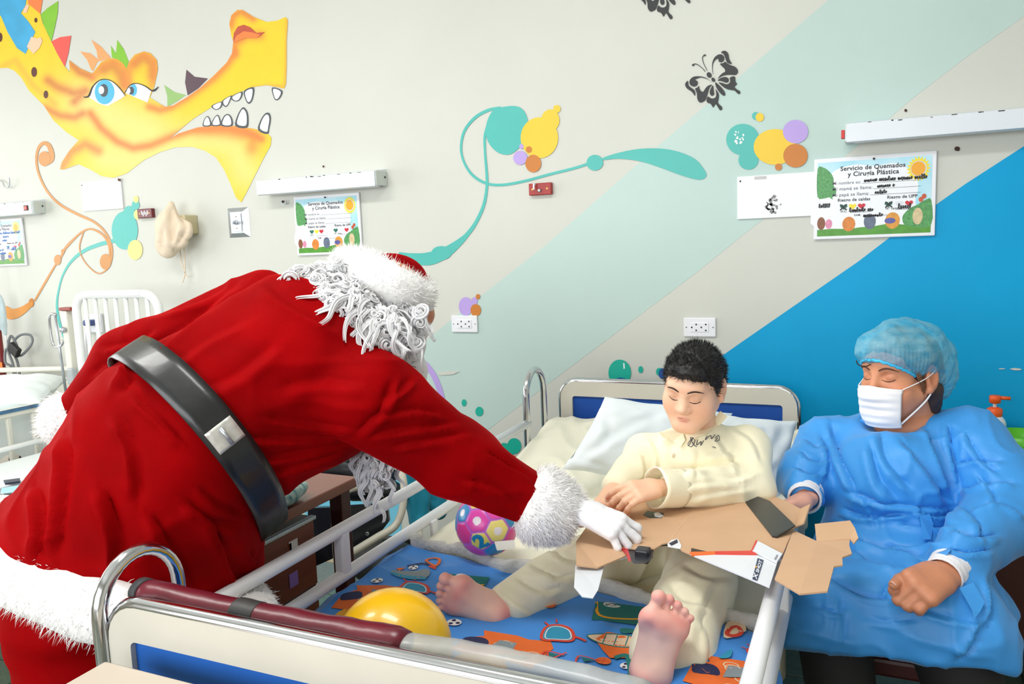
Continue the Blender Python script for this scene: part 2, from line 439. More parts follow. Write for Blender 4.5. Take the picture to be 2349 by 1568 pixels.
m_lampw = mat('lamp_housing_white', rgb(240, 240, 236), .4, var=.03)
for _x, _lb in ((-0.75, 'white ceiling tube lamp above the bed'), (-2.75, 'white ceiling tube lamp above the visitor')):
    t = thing('ceiling_lamp', _lb, 'lamp', (_x, 1.05, ZT-.02), 'ceiling tube lamps')
    obj('housing', *box((_x, 1.05, ZT-.045), (1.32, .42, .07), bev=.01), m_lampw, t)
    for s_ in (-1, 1): obj('tube', *tube([(_x-.6, 1.05+s_*.09, ZT-.095), (_x+.6, 1.05+s_*.09, ZT-.095)], .013, 10), mat('lit_tube', rgb(250, 250, 244), .4, emit=3.0), t, True)
# floor of square terrazzo tiles, green-grey and buff
m_tg = mat('terrazzo_green', rgb(96, 112, 96), 0.35, var=0.35, vscale=60, detail=8)
m_tb = mat('terrazzo_buff', rgb(196, 168, 132), 0.35, var=0.25, vscale=60, detail=8)
m_tgr = mat('terrazzo_grey', rgb(128, 126, 116), 0.35, var=0.3, vscale=60, detail=8)
m_grout = mat('tile_grout', rgb(80, 76, 70), 0.8, var=0.1)
floor = obj('floor', *box((0.5*(XL+XR), 0.5*(YB+WY), -0.055), (XR-XL, WY-YB, 0.1)), m_grout); tag(floor, 'terrazzo tiled floor of the ward', kind='structure')
ts = 0.3; tv, tf = box((0, 0, 0), (ts-0.006, ts-0.006, 0.012), bev=0.0015)
tmesh = []
for mm in (m_tg, m_tb, m_tgr):
    me = bpy.data.meshes.new('tile'); me.from_pydata(tv.tolist(), [], tf); me.materials.append(mm); tmesh.append(me)
rt = random.Random(3)
far_parts = []
for i in range(math.ceil((XR-XL)/ts)):
    for j in range(math.ceil((WY-YB)/ts)):
        x, y = XL+ts*(i+.5), YB+ts*(j+.5)
        k = rt.choice([0, 0, 0, 2, 1]) if (i+j) % 2 else rt.choice([0, 2, 0])
        if -3.3 < x < 0.9 and 0.9 < y < 3.2:
            o = bpy.data.objects.new('tile', tmesh[k]); COL.objects.link(o); o.location = (x, y, -0.006); o.parent = floor
        else: far_parts.append((box((x, y, -0.006), (ts-.006, ts-.006, .012)), k))
V, Fc = join([p for p, _ in far_parts]); o = obj('tile_field', V, Fc, [m_tg, m_tb, m_tgr], floor, matidx=np.repeat([k for _, k in far_parts], 6)); o['kind'] = 'stuff'

# ------------------------------------------------------------------ paint on the wall (thin coats, each on the wall itself)
PAINT = 0.0006
def wpx(P): return np.array([atY(a, b, WY)[[0, 2]] for a, b in P])
PC = [0]
def wall_mesh(name, V2, Fc, layer, m, parent=wall, colors=None):
    PC[0] += 1
    V = np.stack([V2[:, 0], np.full(len(V2), WY-PAINT*layer-6e-6*PC[0]), V2[:, 1]], 1)
    return obj(name, V, Fc, m, parent, colors=colors)
def paint_poly(name, P, layer, m, parent=wall, sm=0, scale=1.0, off=(0, 0), colfn=None, step=0.02):
    P = np.asarray(P, float)*scale+off
    if sm: P = smooth_path(np.c_[P, np.zeros(len(P))], sm*len(P), True)[:, :2]
    W2 = wpx(P)
    if colfn is None:
        t = cdt_tris(W2); return wall_mesh(name, W2, t, layer, m, parent)
    V2, t = cdt_fill(W2, step)
    px = proj(np.stack([V2[:, 0], np.full(len(V2), WY), V2[:, 1]], 1))
    return wall_mesh(name, V2, t, layer, m, parent, colors=colfn(px))
def paint_line(name, P, wpxs, layer, m, parent=wall, n=40):
    P = smooth_path(np.c_[np.asarray(P, float), np.zeros(len(P))], n)[:, :2] if len(P) > 2 else np.asarray(P, float)
    w = np.interp(np.linspace(0, 1, len(P)), np.linspace(0, 1, len(wpxs)), wpxs) if isinstance(wpxs, (list, tuple)) else wpxs
    V, f = ribbon2d(P, w); return wall_mesh(name, wpx(V), f, layer, m, parent)
def paint_blob(name, c, rx, ry, layer, m, parent=wall, rot=0.0, n=32):
    t = np.linspace(0, 2*np.pi, n, endpoint=False); x, y = rx*np.cos(t), ry*np.sin(t)
    P = np.stack([c[0]+x*math.cos(rot)-y*math.sin(rot), c[1]+x*math.sin(rot)+y*math.cos(rot)], 1)
    return wall_mesh(name, wpx(P), [list(range(n))], layer, m, parent)
m_aqua = mat('paint_pale_aqua', rgb(190, 213, 208), 0.5, var=0.04, vscale=3, bump=.04, bscale=25, spec=.3)
m_blue = mat('paint_sky_blue', rgb(8, 164, 220), 0.45, var=0.07, vscale=2.5, bump=.05, bscale=25, spec=.2)
m_teal = mat('paint_turquoise', rgb(74, 184, 176), 0.45, var=0.06, vscale=6)
m_yel = mat('paint_yellow', rgb(238, 200, 44), 0.45, var=0.06, vscale=6)
m_pyel = mat('paint_soft_yellow', rgb(252, 226, 130), 0.45, var=0.06, vscale=6)
m_lil = mat('paint_lilac', rgb(186, 160, 228), 0.45, var=0.08, vscale=6)
m_och = mat('paint_ochre', rgb(203, 122, 34), 0.45, var=0.08, vscale=6)
m_tan = mat('paint_tan', rgb(206, 140, 66), 0.45, var=0.08, vscale=6)
m_emer = mat('paint_emerald', rgb(22, 178, 156), 0.35, var=0.08, vscale=6)
m_navy = mat('paint_blue_dark', rgb(24, 84, 160), 0.4, var=0.08)
m_blk = mat('paint_black', rgb(30, 32, 34), 0.5, var=0.2, vscale=40)
m_wht = mat('paint_white', rgb(244, 246, 248), 0.5, var=0.02)
m_dgrey = mat('paint_grey_outline', rgb(74, 80, 88), 0.5, var=0.05)
m_brown = mat('paint_brown', rgb(92, 42, 30), 0.5, var=0.1)
m_green = mat('paint_leaf_green', rgb(132, 196, 52), 0.5, var=0.12, vscale=10)
m_sage = mat('paint_sage_green', rgb(150, 190, 116), 0.5, var=0.1, vscale=10)
m_redp = mat('paint_red', rgb(243, 88, 80), 0.5, var=0.05)
m_orange = mat('paint_orange', rgb(246, 164, 104), 0.5, var=0.06)
m_plum = mat('paint_plum', rgb(92, 70, 82), 0.5, var=0.06)
m_iris = mat('paint_iris_blue', rgb(82, 184, 224), 0.5, var=0.04)
m_robe = mat('paint_robe_blue', rgb(64, 172, 224), 0.5, var=0.2, vscale=9)
m_skinp = mat('paint_peach', rgb(240, 200, 170), 0.5, var=0.04)
m_attr = mat('paint_blended', (1, 1, 1), 0.5, attr=True, var=0.05, vscale=12)

paint_poly('painted_band', [(2330, -360), (1900, 0), (1707, 166), (1511, 334), (1251, 563), (1100, 681), (900, 842), (640, 1050), (640, 1330), (900, 1150), (1102, 999), (1284, 860), (1594, 628), (1700, 542), (1951, 348), (2090, 228), (2206, 139), (2349, 37), (2900, -360)], 1, m_aqua)
paint_poly('painted_field', [(2349, 335), (2214, 422), (2044, 542), (1968, 600), (1700, 785), (1500, 925), (1200, 1130), (900, 1340), (900, 1700), (3000, 1700), (3000, -110)], 2, m_blue)
paint_poly('painted_field', [(900, 1560), (930, 1060), (975, 1040), (1000, 960), (985, 890), (950, 850), (900, 850), (700, 900), (700, 1560)], 2, mat('paint_light_sky', rgb(120, 205, 235), .5, var=.08), sm=0)
paint_line('painted_ring', [(900, 800), (945, 812), (985, 845), (1008, 890), (1017, 940), (1012, 1000), (990, 1060)], 13, 4, m_lil)

# the yellow dragon
S = 1/3.267
def dragon_col(q):
    q = q*3.267
    n = len(q); y = np.array(rgb(240, 204, 42)[:3]); pale = np.array(rgb(244, 218, 124)[:3]); org = np.array(rgb(226, 130, 62)[:3]); dk = np.array(rgb(200, 96, 58)[:3])
    c = np.tile(y, (n, 1))
    def mixin(P, wd, col, amt):
        a = amt*np.exp(-(pldist(q, np.array(P, float))/wd)**2)[:, None]; c[:] = c*(1-a)+np.array(col)*a
    mixin([(640, 760), (900, 900), (1100, 980), (1000, 1060)], 190, pale, 1.0)
    mixin([(800, 1180), (1000, 1210), (1250, 1100), (1500, 1040), (1750, 1080), (1850, 1300)], 130, pale, .9)
    mixin([(680, 850), (760, 960), (880, 1060), (1000, 1110), (1130, 1090), (1300, 1020), (1480, 965), (1700, 955), (1850, 985), (1960, 1040)], 36, org, .95)
    mixin([(1500, 970), (1700, 985), (1900, 1020), (1890, 1110)], 55, org, .7)
    mixin([(470, 1250), (530, 1140), (640, 1080), (740, 1130)], 42, org, .85)
    mixin([(1120, 800), (1200, 825), (1290, 800), (1400, 735), (1600, 590), (1700, 490), (1760, 400)], 34, org, .9)
    mixin([(360, 600), (430, 650), (560, 700), (640, 680), (560, 760)], 42, dk, .75)
    mixin([(340, 810), (450, 865), (560, 880), (620, 850)], 36, dk, .75)
    mixin([(530, 470), (600, 540), (680, 570)], 40, dk, .8)
    mixin([(780, 520), (850, 490), (910, 560), (930, 640)], 55, dk, .7)
    mixin([(1010, 480), (1080, 430), (1140, 480), (1145, 570)], 50, dk, .7)
    mixin([(700, 590), (760, 500), (840, 450), (930, 500), (945, 640)], 30, org, .6)
    mixin([(975, 640), (975, 500), (1060, 400), (1160, 440), (1175, 560), (1140, 640)], 30, org, .6)
    mixin([(1730, 200), (1750, 120), (1810, 85), (1900, 140)], 32, org, .9)
    mixin([(1760, 400), (1760, 330), (1850, 270), (1950, 265)], 36, org, .9)
    mixin([(20, 500), (120, 450), (250, 640), (420, 780)], 26, org, .35)
    mixin([(1900, 660), (2030, 645), (2140, 650), (2150, 400), (2155, 150)], 14, org, .5)
    return c
dragon = paint_poly('painted_dragon', [(330, 790), (400, 900), (500, 990), (590, 1050), (520, 1130), (465, 1215), (450, 1268), (480, 1270), (590, 1230), (680, 1270), (760, 1318), (850, 1333), (950, 1300), (1080, 1200), (1200, 1140), (1320, 1103), (1440, 1100), (1540, 1130), (1620, 1180), (1680, 1270), (1730, 1380), (1770, 1480), (1810, 1515), (1850, 1440), (1920, 1300), (1980, 1180), (2030, 1090), (2035, 1030), (2000, 990), (1900, 963), (1750, 943), (1600, 940), (1480, 955), (1340, 1000), (1270, 1038), (1330, 990), (1450, 890), (1560, 820), (1700, 740), (1800, 690), (1900, 652), (2000, 638), (2090, 655), (2130, 665), (2145, 630), (2150, 500), (2150, 300), (2160, 150), (2140, 128), (2080, 155), (2000, 165), (1900, 125), (1820, 75), (1780, 75), (1735, 115), (1720, 180), (1735, 270), (1750, 310), (1740, 400), (1700, 470), (1600, 570), (1500, 660), (1400, 730), (1300, 790), (1240, 800), (1180, 765), (1125, 730), (1160, 640), (1185, 520), (1178, 450), (1130, 398), (1080, 385), (1010, 410), (970, 460), (950, 515), (925, 475), (880, 442), (820, 435), (760, 465), (710, 530), (690, 550), (600, 510), (520, 450), (525, 540), (490, 500), (400, 340), (320, 170), (305, 105), (215, 30), (190, -200), (-300, -200), (-300, 560), (0, 512), (60, 508), (110, 530), (160, 580), (220, 680)], 3, m_attr, scale=S, colfn=dragon_col, step=.011)
def dp(name, P, l, m, sm=0): return paint_poly(name, P, l, m, dragon, sm=sm, scale=S)
dp('painted_spike', [(200, -60), (330, -60), (305, 105), (215, 30)], 4, mat('paint_orange_deep', rgb(246, 130, 66), .5, var=.06))
dp('painted_spike', [(308, 108), (360, 60), (438, 8), (435, 100), (410, 220), (388, 310), (330, 190)], 4, m_green)
dp('painted_spike', [(388, 310), (450, 280), (536, 268), (515, 400), (488, 500), (430, 400)], 4, m_redp)
dp('painted_spike', [(602, 386), (680, 400), (740, 448), (700, 530), (685, 525), (655, 450)], 2, m_orange)
dp('painted_spike', [(686, 298), (760, 350), (830, 430), (780, 450), (738, 460), (725, 380)], 2, m_orange)
dp('painted_spike', [(832, 342), (870, 400), (880, 300), (930, 370), (965, 460), (950, 515), (915, 465), (840, 430)], 2, m_green)
dp('painted_spike', [(1398, 522), (1460, 575), (1560, 588), (1490, 660), (1408, 715), (1388, 620)], 2, m_plum)
dp('painted_spike', [(1232, 638), (1310, 690), (1395, 712), (1320, 765), (1255, 800), (1255, 720)], 2, m_sage)
dp('painted_robe', [(-60, -60), (210, -60), (195, 40), (160, 100), (215, 160), (268, 240), (240, 300), (195, 405), (130, 360), (60, 240), (10, 120), (-60, 100)], 5, m_robe)
dp('painted_foot', [(240, 275), (280, 290), (310, 280), (322, 310), (300, 360), (255, 405), (205, 350)], 6, m_skinp)
dp('painted_foot', [(205, 30), (222, 45), (205, 95), (180, 100), (180, 70)], 6, m_skinp)
for x, y, rx, ry in ((5, 280, 16, 34), (272, 152, 11, 18), (259, 540, 21, 37), (347, 708, 17, 29)):
    paint_blob('painted_spot', (x*S, y*S), rx*S, ry*S, 5, m_brown, dragon)
e1 = dp('painted_eye', [(665, 725), (700, 650), (750, 605), (800, 596), (850, 615), (900, 660), (944, 715), (900, 745), (810, 795), (740, 775)], 5, m_wht)
paint_blob('painted_iris', (788*S, 690*S), 74*S, 92*S, 6, m_iris, dragon); paint_blob('painted_pupil', (782*S, 678*S), 32*S, 48*S, 7, m_dgrey, dragon); paint_blob('painted_glint', (765*S, 676*S), 21*S, 30*S, 8, m_wht, dragon)
dp('painted_eye', [(940, 695), (980, 640), (1030, 626), (1090, 645), (1140, 672), (1110, 768), (1030, 735)], 5, m_wht)
paint_blob('painted_iris', (1005*S, 675*S), 26*S, 45*S, 6, m_iris, dragon); paint_blob('painted_pupil', (987*S, 680*S), 22*S, 30*S, 7, m_dgrey, dragon); paint_blob('painted_glint', (970*S, 680*S), 13*S, 22*S, 8, m_wht, dragon)
def dl(name, P, w, l, m): return paint_line(name, np.array(P, float)*S, [x*S for x in w], l, m, dragon)
dl('painted_lash', [(632, 728), (670, 720), (700, 650), (750, 603), (800, 595), (850, 613), (900, 660), (944, 718)], [6, 14, 7, 6, 6, 6, 4], 8, m_blk)
dl('painted_lash', [(938, 700), (980, 640), (1030, 626), (1090, 645), (1140, 678), (1165, 675), (1192, 650)], [5, 6, 6, 8, 14, 4], 8, m_blk)
dp('painted_nostril', [(1750, 310), (1755, 250), (1785, 200), (1830, 186), (1880, 205), (1925, 248), (1990, 240), (1940, 280), (1850, 280), (1790, 300)], 5, mat('paint_rust', rgb(196, 84, 58), .5, var=.15, vscale=14))
dp('painted_nostril', [(1750, 325), (1775, 270), (1830, 235), (1900, 245), (1955, 262), (1930, 285), (1850, 285), (1790, 305)], 6, mat('paint_orange_deep', rgb(246, 130, 66), .5, var=.06))
for P in ([(2042, 655), (2050, 720), (2070, 752), (2100, 735), (2118, 680)], [(1832, 680), (1840, 740), (1865, 778), (1895, 745), (1905, 655)], [(1732, 725), (1750, 755), (1785, 758), (1812, 730), (1816, 685)], [(1668, 755), (1680, 795), (1705, 795), (1733, 740), (1736, 715)], [(1590, 790), (1600, 815), (1630, 822), (1662, 800), (1668, 760)],
          [(1522, 944), (1535, 890), (1557, 870), (1575, 890), (1584, 942)], [(1586, 940), (1605, 885), (1634, 860), (1652, 895), (1655, 940)], [(1657, 940), (1680, 870), (1715, 855), (1742, 890), (1740, 945)], [(1766, 945), (1780, 870), (1810, 815), (1830, 805), (1855, 835), (1864, 890), (1852, 958)], [(1936, 975), (1955, 900), (1990, 850), (2020, 848), (2032, 890), (2020, 960), (2006, 1005)]):
    P = np.array(P, float); pc = P.mean(0)
    o = dp('painted_tooth', P, 4, m_dgrey, 3); dp('painted_tooth', pc+(P-pc)*[.72, .8], 5, m_wht, 3)

# tan and turquoise flourishes on the left
paint_line('painted_flourish', [(100, 378), (119, 365), (115, 338), (103, 328), (90, 338), (84, 365), (90, 400), (110, 440), (140, 470), (180, 492), (215, 508), (240, 530), (255, 560), (257, 590), (248, 615), (228, 627), (208, 615), (190, 592), (183, 565), (192, 532)], [9, 12, 9, 6, 5, 5, 6, 5, 5, 4, 3, 2.5, 2.5, 3], 4, m_tan, n=120)
paint_blob('painted_dot', (103, 364), 14, 17, 5, m_tan)
paint_blob('painted_dot', (243, 600), 13, 18, 5, m_tan)
paint_line('painted_flourish', [(253, 592), (250, 560), (235, 537), (210, 525), (190, 531), (170, 548), (150, 570), (140, 590), (125, 612), (100, 655), (80, 690)], [4, 5, 5, 4, 4, 6, 5, 4, 5, 4], 4, m_tan, n=70)
paint_blob('painted_dot', (133, 596), 8, 12, 5, m_tan); paint_blob('painted_dot', (145, 577), 4, 6, 5, m_tan); paint_blob('painted_dot', (73, 694), 6, 10, 5, m_och)
paint_poly('painted_tail', [(13, 702), (30, 708), (50, 703), (70, 692), (76, 698), (60, 716), (40, 729), (18, 730)], 5, mat('paint_ochre_light', rgb(224, 146, 46), .5, var=.06), sm=4)
paint_line('painted_flourish', [(262, 552), (230, 560), (195, 574), (165, 598), (145, 630), (135, 665), (131, 700), (137, 740), (150, 775), (165, 800)], [9, 9, 8, 6, 4, 4, 5, 6, 8, 9], 3, m_teal, n=60)
paint_blob('painted_bubble', (287, 528), 30, 44, 4, m_teal); paint_blob('painted_bubble', (297, 490), 14, 18, 4, m_teal); paint_blob('painted_bubble', (312, 470), 9, 11, 4, m_teal)
paint_blob('painted_bubble', (313, 457), 6, 8, 5, m_pyel); paint_blob('painted_bubble', (316, 492), 8, 11, 5, m_pyel); paint_blob('painted_bubble', (311, 573), 17, 23, 5, m_pyel)

# flourish in the middle
paint_line('painted_flourish', [(1150, 247), (1120, 253), (1090, 270), (1066, 300), (1058, 338), (1065, 372), (1085, 402), (1115, 420), (1150, 424), (1200, 416), (1260, 400), (1320, 385), (1350, 375)], [6, 7, 7, 6, 5, 5, 6, 6, 6, 6, 6, 6, 6], 4, m_teal, n=90)
paint_line('painted_flourish', [(1125, 275), (1113, 310), (1113, 350), (1117, 400), (1117, 430), (1110, 470), (1092, 510), (1070, 540), (1046, 562), (1020, 580), (985, 593), (945, 592), (915, 582)], [8, 6, 5, 6, 6, 7, 8, 10, 18, 26, 30, 24, 8], 4, m_teal, n=90)
paint_blob('painted_dot', (1013, 580), 23, 16, 5, m_teal)
paint_poly('painted_bubble', [(1138, 250), (1180, 243), (1203, 255), (1212, 285), (1205, 320), (1185, 345), (1165, 355), (1140, 348), (1120, 325), (1115, 295), (1122, 268)], 4, m_teal, sm=4)
paint_blob('painted_bubble', (1238, 316), 43, 47, 5, m_yel); paint_blob('painted_bubble', (1263, 276), 21, 25, 5, m_yel); paint_blob('painted_bubble', (1278, 250), 8.5, 9, 5, m_yel)
paint_blob('painted_bubble', (1194, 362), 16, 16, 6, m_lil); paint_blob('painted_bubble', (1197, 336), 5, 6, 6, m_lil)
paint_blob('painted_bubble', (1224, 375), 18, 20, 7, m_och); paint_blob('painted_bubble', (1214, 343), 7, 7.5, 7, m_och)
paint_blob('painted_dot', (1365, 373), 19, 18, 5, m_teal)
paint_poly('painted_leaf', [(1383, 362), (1420, 350), (1470, 341), (1520, 341), (1560, 349), (1595, 365), (1615, 388), (1621, 402), (1612, 411), (1595, 411), (1560, 401), (1520, 386), (1470, 370), (1420, 364), (1385, 367)], 4, m_teal, sm=3)
# bubbles over the outlet and over the right boards
paint_blob('painted_bubble', (1069, 702), 16, 21, 4, m_lil); paint_blob('painted_bubble', (1089, 690), 7, 9, 4, m_lil); paint_blob('painted_bubble', (1092, 711), 12, 14, 5, m_och); paint_blob('painted_bubble', (1097, 680), 5, 6, 5, m_och)
paint_blob('painted_bubble', (1704, 320), 38, 36, 4, m_teal); paint_blob('painted_bubble', (1717, 367), 23, 22, 4, m_teal); paint_blob('painted_bubble', (1778, 337), 49, 41, 5, m_yel)
paint_blob('painted_bubble', (1825, 302), 29, 27, 6, m_lil); paint_blob('painted_bubble', (1825, 357), 28, 27, 7, m_och); paint_blob('painted_bubble', (1786, 383), 8, 8, 6, m_och)
paint_blob('painted_bubble', (1734, 266), 9, 9, 4, m_teal); paint_blob('painted_bubble', (1743, 269), 9.5, 10, 5, m_yel)
rr = random.Random(5)
for i in range(16):   # flaked patches of bare plaster
    a = rr.uniform(0, 6.28); r = rr.uniform(0, 14); c = (1694+r*math.cos(a), 316+r*math.sin(a))
    paint_poly('paint_flake', [(c[0]+rr.uniform(1, 4)*math.cos(t), c[1]+rr.uniform(1, 4)*math.sin(t)) for t in np.linspace(0, 6.28, 6)[:-1]], 6, m_wht)
# emerald bubbles behind the bed head
paint_blob('painted_bubble', (1422, 854), 26, 30, 4, m_emer); paint_poly('painted_arc', [(1405, 880), (1412, 868), (1424, 865), (1436, 868), (1443, 880)], 5, m_navy)
paint_blob('painted_bubble', (1470, 847), 5.5, 8, 4, m_emer); paint_blob('painted_bubble', (1513, 852), 8, 9, 4, m_emer); paint_blob('painted_bubble', (1520, 856), 9, 12, 5, m_navy)
paint_poly('painted_glint', [(1430, 832), (1433, 832), (1434, 844), (1431, 846)], 5, m_wht)
paint_blob('painted_bubble', (1065, 923), 5.5, 8, 4, m_emer); paint_blob('painted_bubble', (1100, 943), 9, 11, 4, m_emer)
paint_blob('painted_bubble', (1180, 1022), 16, 18, 4, m_emer); paint_blob('painted_bubble', (1155, 1035), 24, 20, 4, m_emer); paint_blob('painted_bubble', (1180, 1058), 16, 14, 5, m_och)

# two black stencilled butterflies
def butterfly(sc, off):
    def b(P, sm=3): return np.array(P, float)*sc+off, sm
    shapes = [
        [(900, 785), (860, 720), (835, 600), (840, 480), (870, 400), (920, 350), (965, 340), (962, 380), (985, 415), (1030, 420), (1075, 395), (1095, 340), (1085, 290), (1050, 255), (1010, 243), (950, 255), (880, 310), (835, 400), (820, 500), (825, 620), (850, 700)],
        [(1022, 205), (1060, 170), (1110, 165), (1155, 190), (1190, 250), (1200, 320), (1220, 380), (1265, 455), (1210, 455), (1160, 430), (1130, 370), (1105, 290), (1070, 230)],
        [(1000, 455), (1070, 440), (1115, 410), (1150, 440), (1230, 485), (1320, 515), (1375, 560), (1400, 610), (1395, 660), (1350, 705), (1270, 705), (1150, 705), (1050, 730), (980, 770), (945, 800), (980, 740), (1050, 670), (1105, 640), (1115, 600), (1090, 555), (1040, 510)],
        [(945, 833), (1000, 785), (1060, 760), (1130, 753), (1180, 780), (1195, 820), (1180, 865), (1130, 880), (1080, 860), (1010, 840)],
        [(1213, 780), (1260, 745), (1310, 738), (1340, 760), (1345, 850), (1382, 910), (1340, 950), (1335, 990), (1390, 1040), (1440, 1065), (1455, 1100), (1435, 1138), (1390, 1120), (1330, 1060), (1250, 1045), (1160, 1025), (1080, 980), (970, 878), (1060, 890), (1130, 915), (1190, 905), (1225, 860), (1225, 810)],
        [(895, 870), (960, 920), (1040, 1000), (1100, 1080), (1118, 1150), (1090, 1175), (1040, 1150), (960, 1060), (905, 960)],
        [(845, 945), (855, 1050), (868, 1130), (840, 1170), (800, 1170), (770, 1120), (775, 1050), (810, 980)],
        [(735, 1190), (780, 1225), (840, 1235), (895, 1210), (915, 1150), (905, 1060), (893, 1020), (950, 1090), (975, 1160), (965, 1260), (955, 1320), (985, 1370), (1030, 1410), (1050, 1450), (1040, 1490), (1000, 1498), (970, 1460), (920, 1380), (895, 1365), (848, 1438), (820, 1400), (780, 1350), (720, 1330), (697, 1290), (705, 1230)],
        [(820, 925), (760, 1000), (730, 1100), (700, 1200), (660, 1280), (565, 1328), (510, 1290), (485, 1220), (480, 1120), (440, 1015), (490, 990), (525, 950), (540, 1020), (580, 1075), (625, 1080), (670, 1010), (730, 950)],
        [(825, 885), (740, 815), (650, 780), (560, 765), (480, 790), (440, 810), (490, 850), (500, 890), (480, 940), (420, 968), (360, 950), (320, 910), (312, 850), (340, 795), (400, 750), (490, 735), (600, 745), (700, 780), (780, 840)],
        [(278, 838), (235, 870), (215, 920), (240, 990), (300, 1040), (360, 1080), (410, 1140), (430, 1178), (445, 1130), (425, 1050), (360, 1000), (300, 950), (285, 890)]]
    first = None
    for P in shapes:
        q, s = b(P); o = paint_poly('painted_butterfly_wing', q, 5, m_blk, sm=s)
    for c, rx, ry, ro in (((755, 708), 52, 66, -.5), ((848, 815), 38, 52, -.6), ((395, 485), 28, 24, -.4), ((655, 265), 30, 20, -.2)):
        paint_blob('painted_butterfly_body', np.array(c)*sc+off, rx*sc, ry*sc, 5, m_blk, rot=ro)
    for P in ([(672, 635), (600, 555), (520, 490), (450, 460), (395, 470)], [(712, 610), (650, 490), (612, 390), (608, 310), (635, 268)]):
        paint_line('painted_butterfly_feeler', np.array(P, float)*sc+off, [1.2, 1.6, 2.2], 5, m_blk, n=20)
butterfly(1/9.8, np.array([1550, 100.0])); butterfly(1/9.9, np.array([1437.0, -107.0]))
# scuffs and holes in the plaster
m_hole = mat('bare_plaster_hole', rgb(74, 52, 42), .9, var=.3, vscale=50)
for c, r in (((2195, 341), 7), ((2078, 254), 4), ((743, 382), 2.5), ((2298, 845), 5), ((2330, 846), 9), ((650, 462), 3)):
    pale_ = c[0] > 2290
    paint_poly('plaster_chip', [(c[0]+r*(1.5 if pale_ else 1)*math.cos(t)*rr.uniform(.7, 1.2), c[1]+r*(.3 if pale_ else 1)*math.sin(t)*rr.uniform(.7, 1.2)) for t in np.linspace(0, 6.28, 8)[:-1]], 6, m_wall if pale_ else m_hole)
paint_poly('plaster_chip', [(1003, 853), (1030, 850), (1055, 851), (1040, 858), (1010, 860)], 6, m_wall)

# ================================================================== things on the wall
m_wmetal = mat('white_enamel', rgb(226, 232, 240), 0.3, var=0.03, vscale=9)
m_wmetal2 = mat('grey_white_enamel', rgb(205, 213, 208), 0.35, var=0.06, vscale=9)
m_chip = mat('chipped_enamel', rgb(50, 48, 46), 0.7, var=.3)
m_plast = mat('white_plastic', rgb(236, 238, 244), 0.35, var=0.02)
m_dark = mat('black_plastic', rgb(26, 26, 28), 0.45, var=0.1)
m_chrome = mat('chrome', rgb(210, 212, 216), 0.14, metal=1.0, var=0.08, vscale=20)
m_steel = mat('brushed_steel', rgb(190, 196, 204), 0.32, metal=0.9, var=0.1, vscale=30)
m_redled = mat('red_lamp_glass', rgb(255, 40, 20), 0.3, emit=1.2)
m_dkred = mat('dark_red_plastic', rgb(120, 20, 28), 0.4, var=.1)

def light_fixture(x0, x1, zb, zt, p, label, switch=None):
    t = thing('wall_lamp', label, 'lamp', ((x0+x1)/2, WY, (zb+zt)/2), 'white box lamps on the ward wall')
    y0 = WY-p; rng = random.Random(int(abs(x0)*100))
    # trough: sloping front, open-looking underside lip
    prof = [(WY, zb+.02), (y0+.015, zb), (y0, zb+.004), (y0, zt-.003), (y0+.006, zt), (WY, zt+.012)]
    V = np.array([[x, a, b] for x in (x0, x1) for a, b in prof]); n = len(prof)
    f = [[i, i+1, n+i+1, n+i] for i in range(n-1)]+[list(range(n))[::-1], [n+i for i in range(n)]]
    obj('housing', V, f, m_wmetal, t)
    for s, xe in ((-1, x0), (1, x1)):
        obj('end_cap', *box((xe+s*.002, (y0+WY)/2+.003, (zb+zt)/2+.003), (.006, p*.92, (zt-zb)*.9), bev=.0015), m_wmetal2, t)
        obj('screw', *knob([(.005, 0), (.005, .002), (.003, .003)], (xe+s*.005, WY-.02, (zb+zt)/2+.01), (s, 0, 0)), m_chip, t)
    obj('diffuser', *box(((x0+x1)/2, WY-p*.45, zb+.006), (x1-x0-.05, p*.6, .006)), mat('frosted_diffuser', rgb(235, 238, 235), .4, var=.02), t)
    for i in range(9):
        xx = rng.uniform(x0+.05, x1-.02); wv = rng.uniform(.004, .02)
        obj('chipped_edge', *box((xx, y0-.0002, zt-.003-rng.uniform(0, .004)), (wv, .001, rng.uniform(.002, .005))), m_chip, t)
    if switch == 'led':
        obj('switch_panel', *box((x1-.075, y0-.001, (zb+zt)/2), (.14, .004, (zt-zb)*.92), bev=.001), m_wmetal2, t)
        s = obj('switch', *box((x1-.05, y0-.004, (zb+zt)/2), (.036, .008, .03), bev=.002), m_dark, t)
        obj('indicator', *box((x1-.05, y0-.009, (zb+zt)/2), (.024, .003, .018), bev=.001), m_redled, t)
    if switch == 'red':
        obj('switch', *box((x0-.012, WY-p*.6, (zb+zt)/2), (.012, .03, .03), bev=.002), mat('red_plastic', rgb(210, 50, 50), .4, var=.05), t)
    return t
light_fixture(-2.775, -2.078, 1.79, 1.864, .1, 'long white box lamp with chipped top edge above the middle sign board')
light_fixture(-5.25, -4.575+.10, 1.785, 1.862, .08, 'white box lamp with lit red switch at the far left of the wall', 'led')
light_fixture(-.07, .68, 1.815, 1.885, .1, 'long white box lamp with red end switch above the rightmost sign board', 'red')

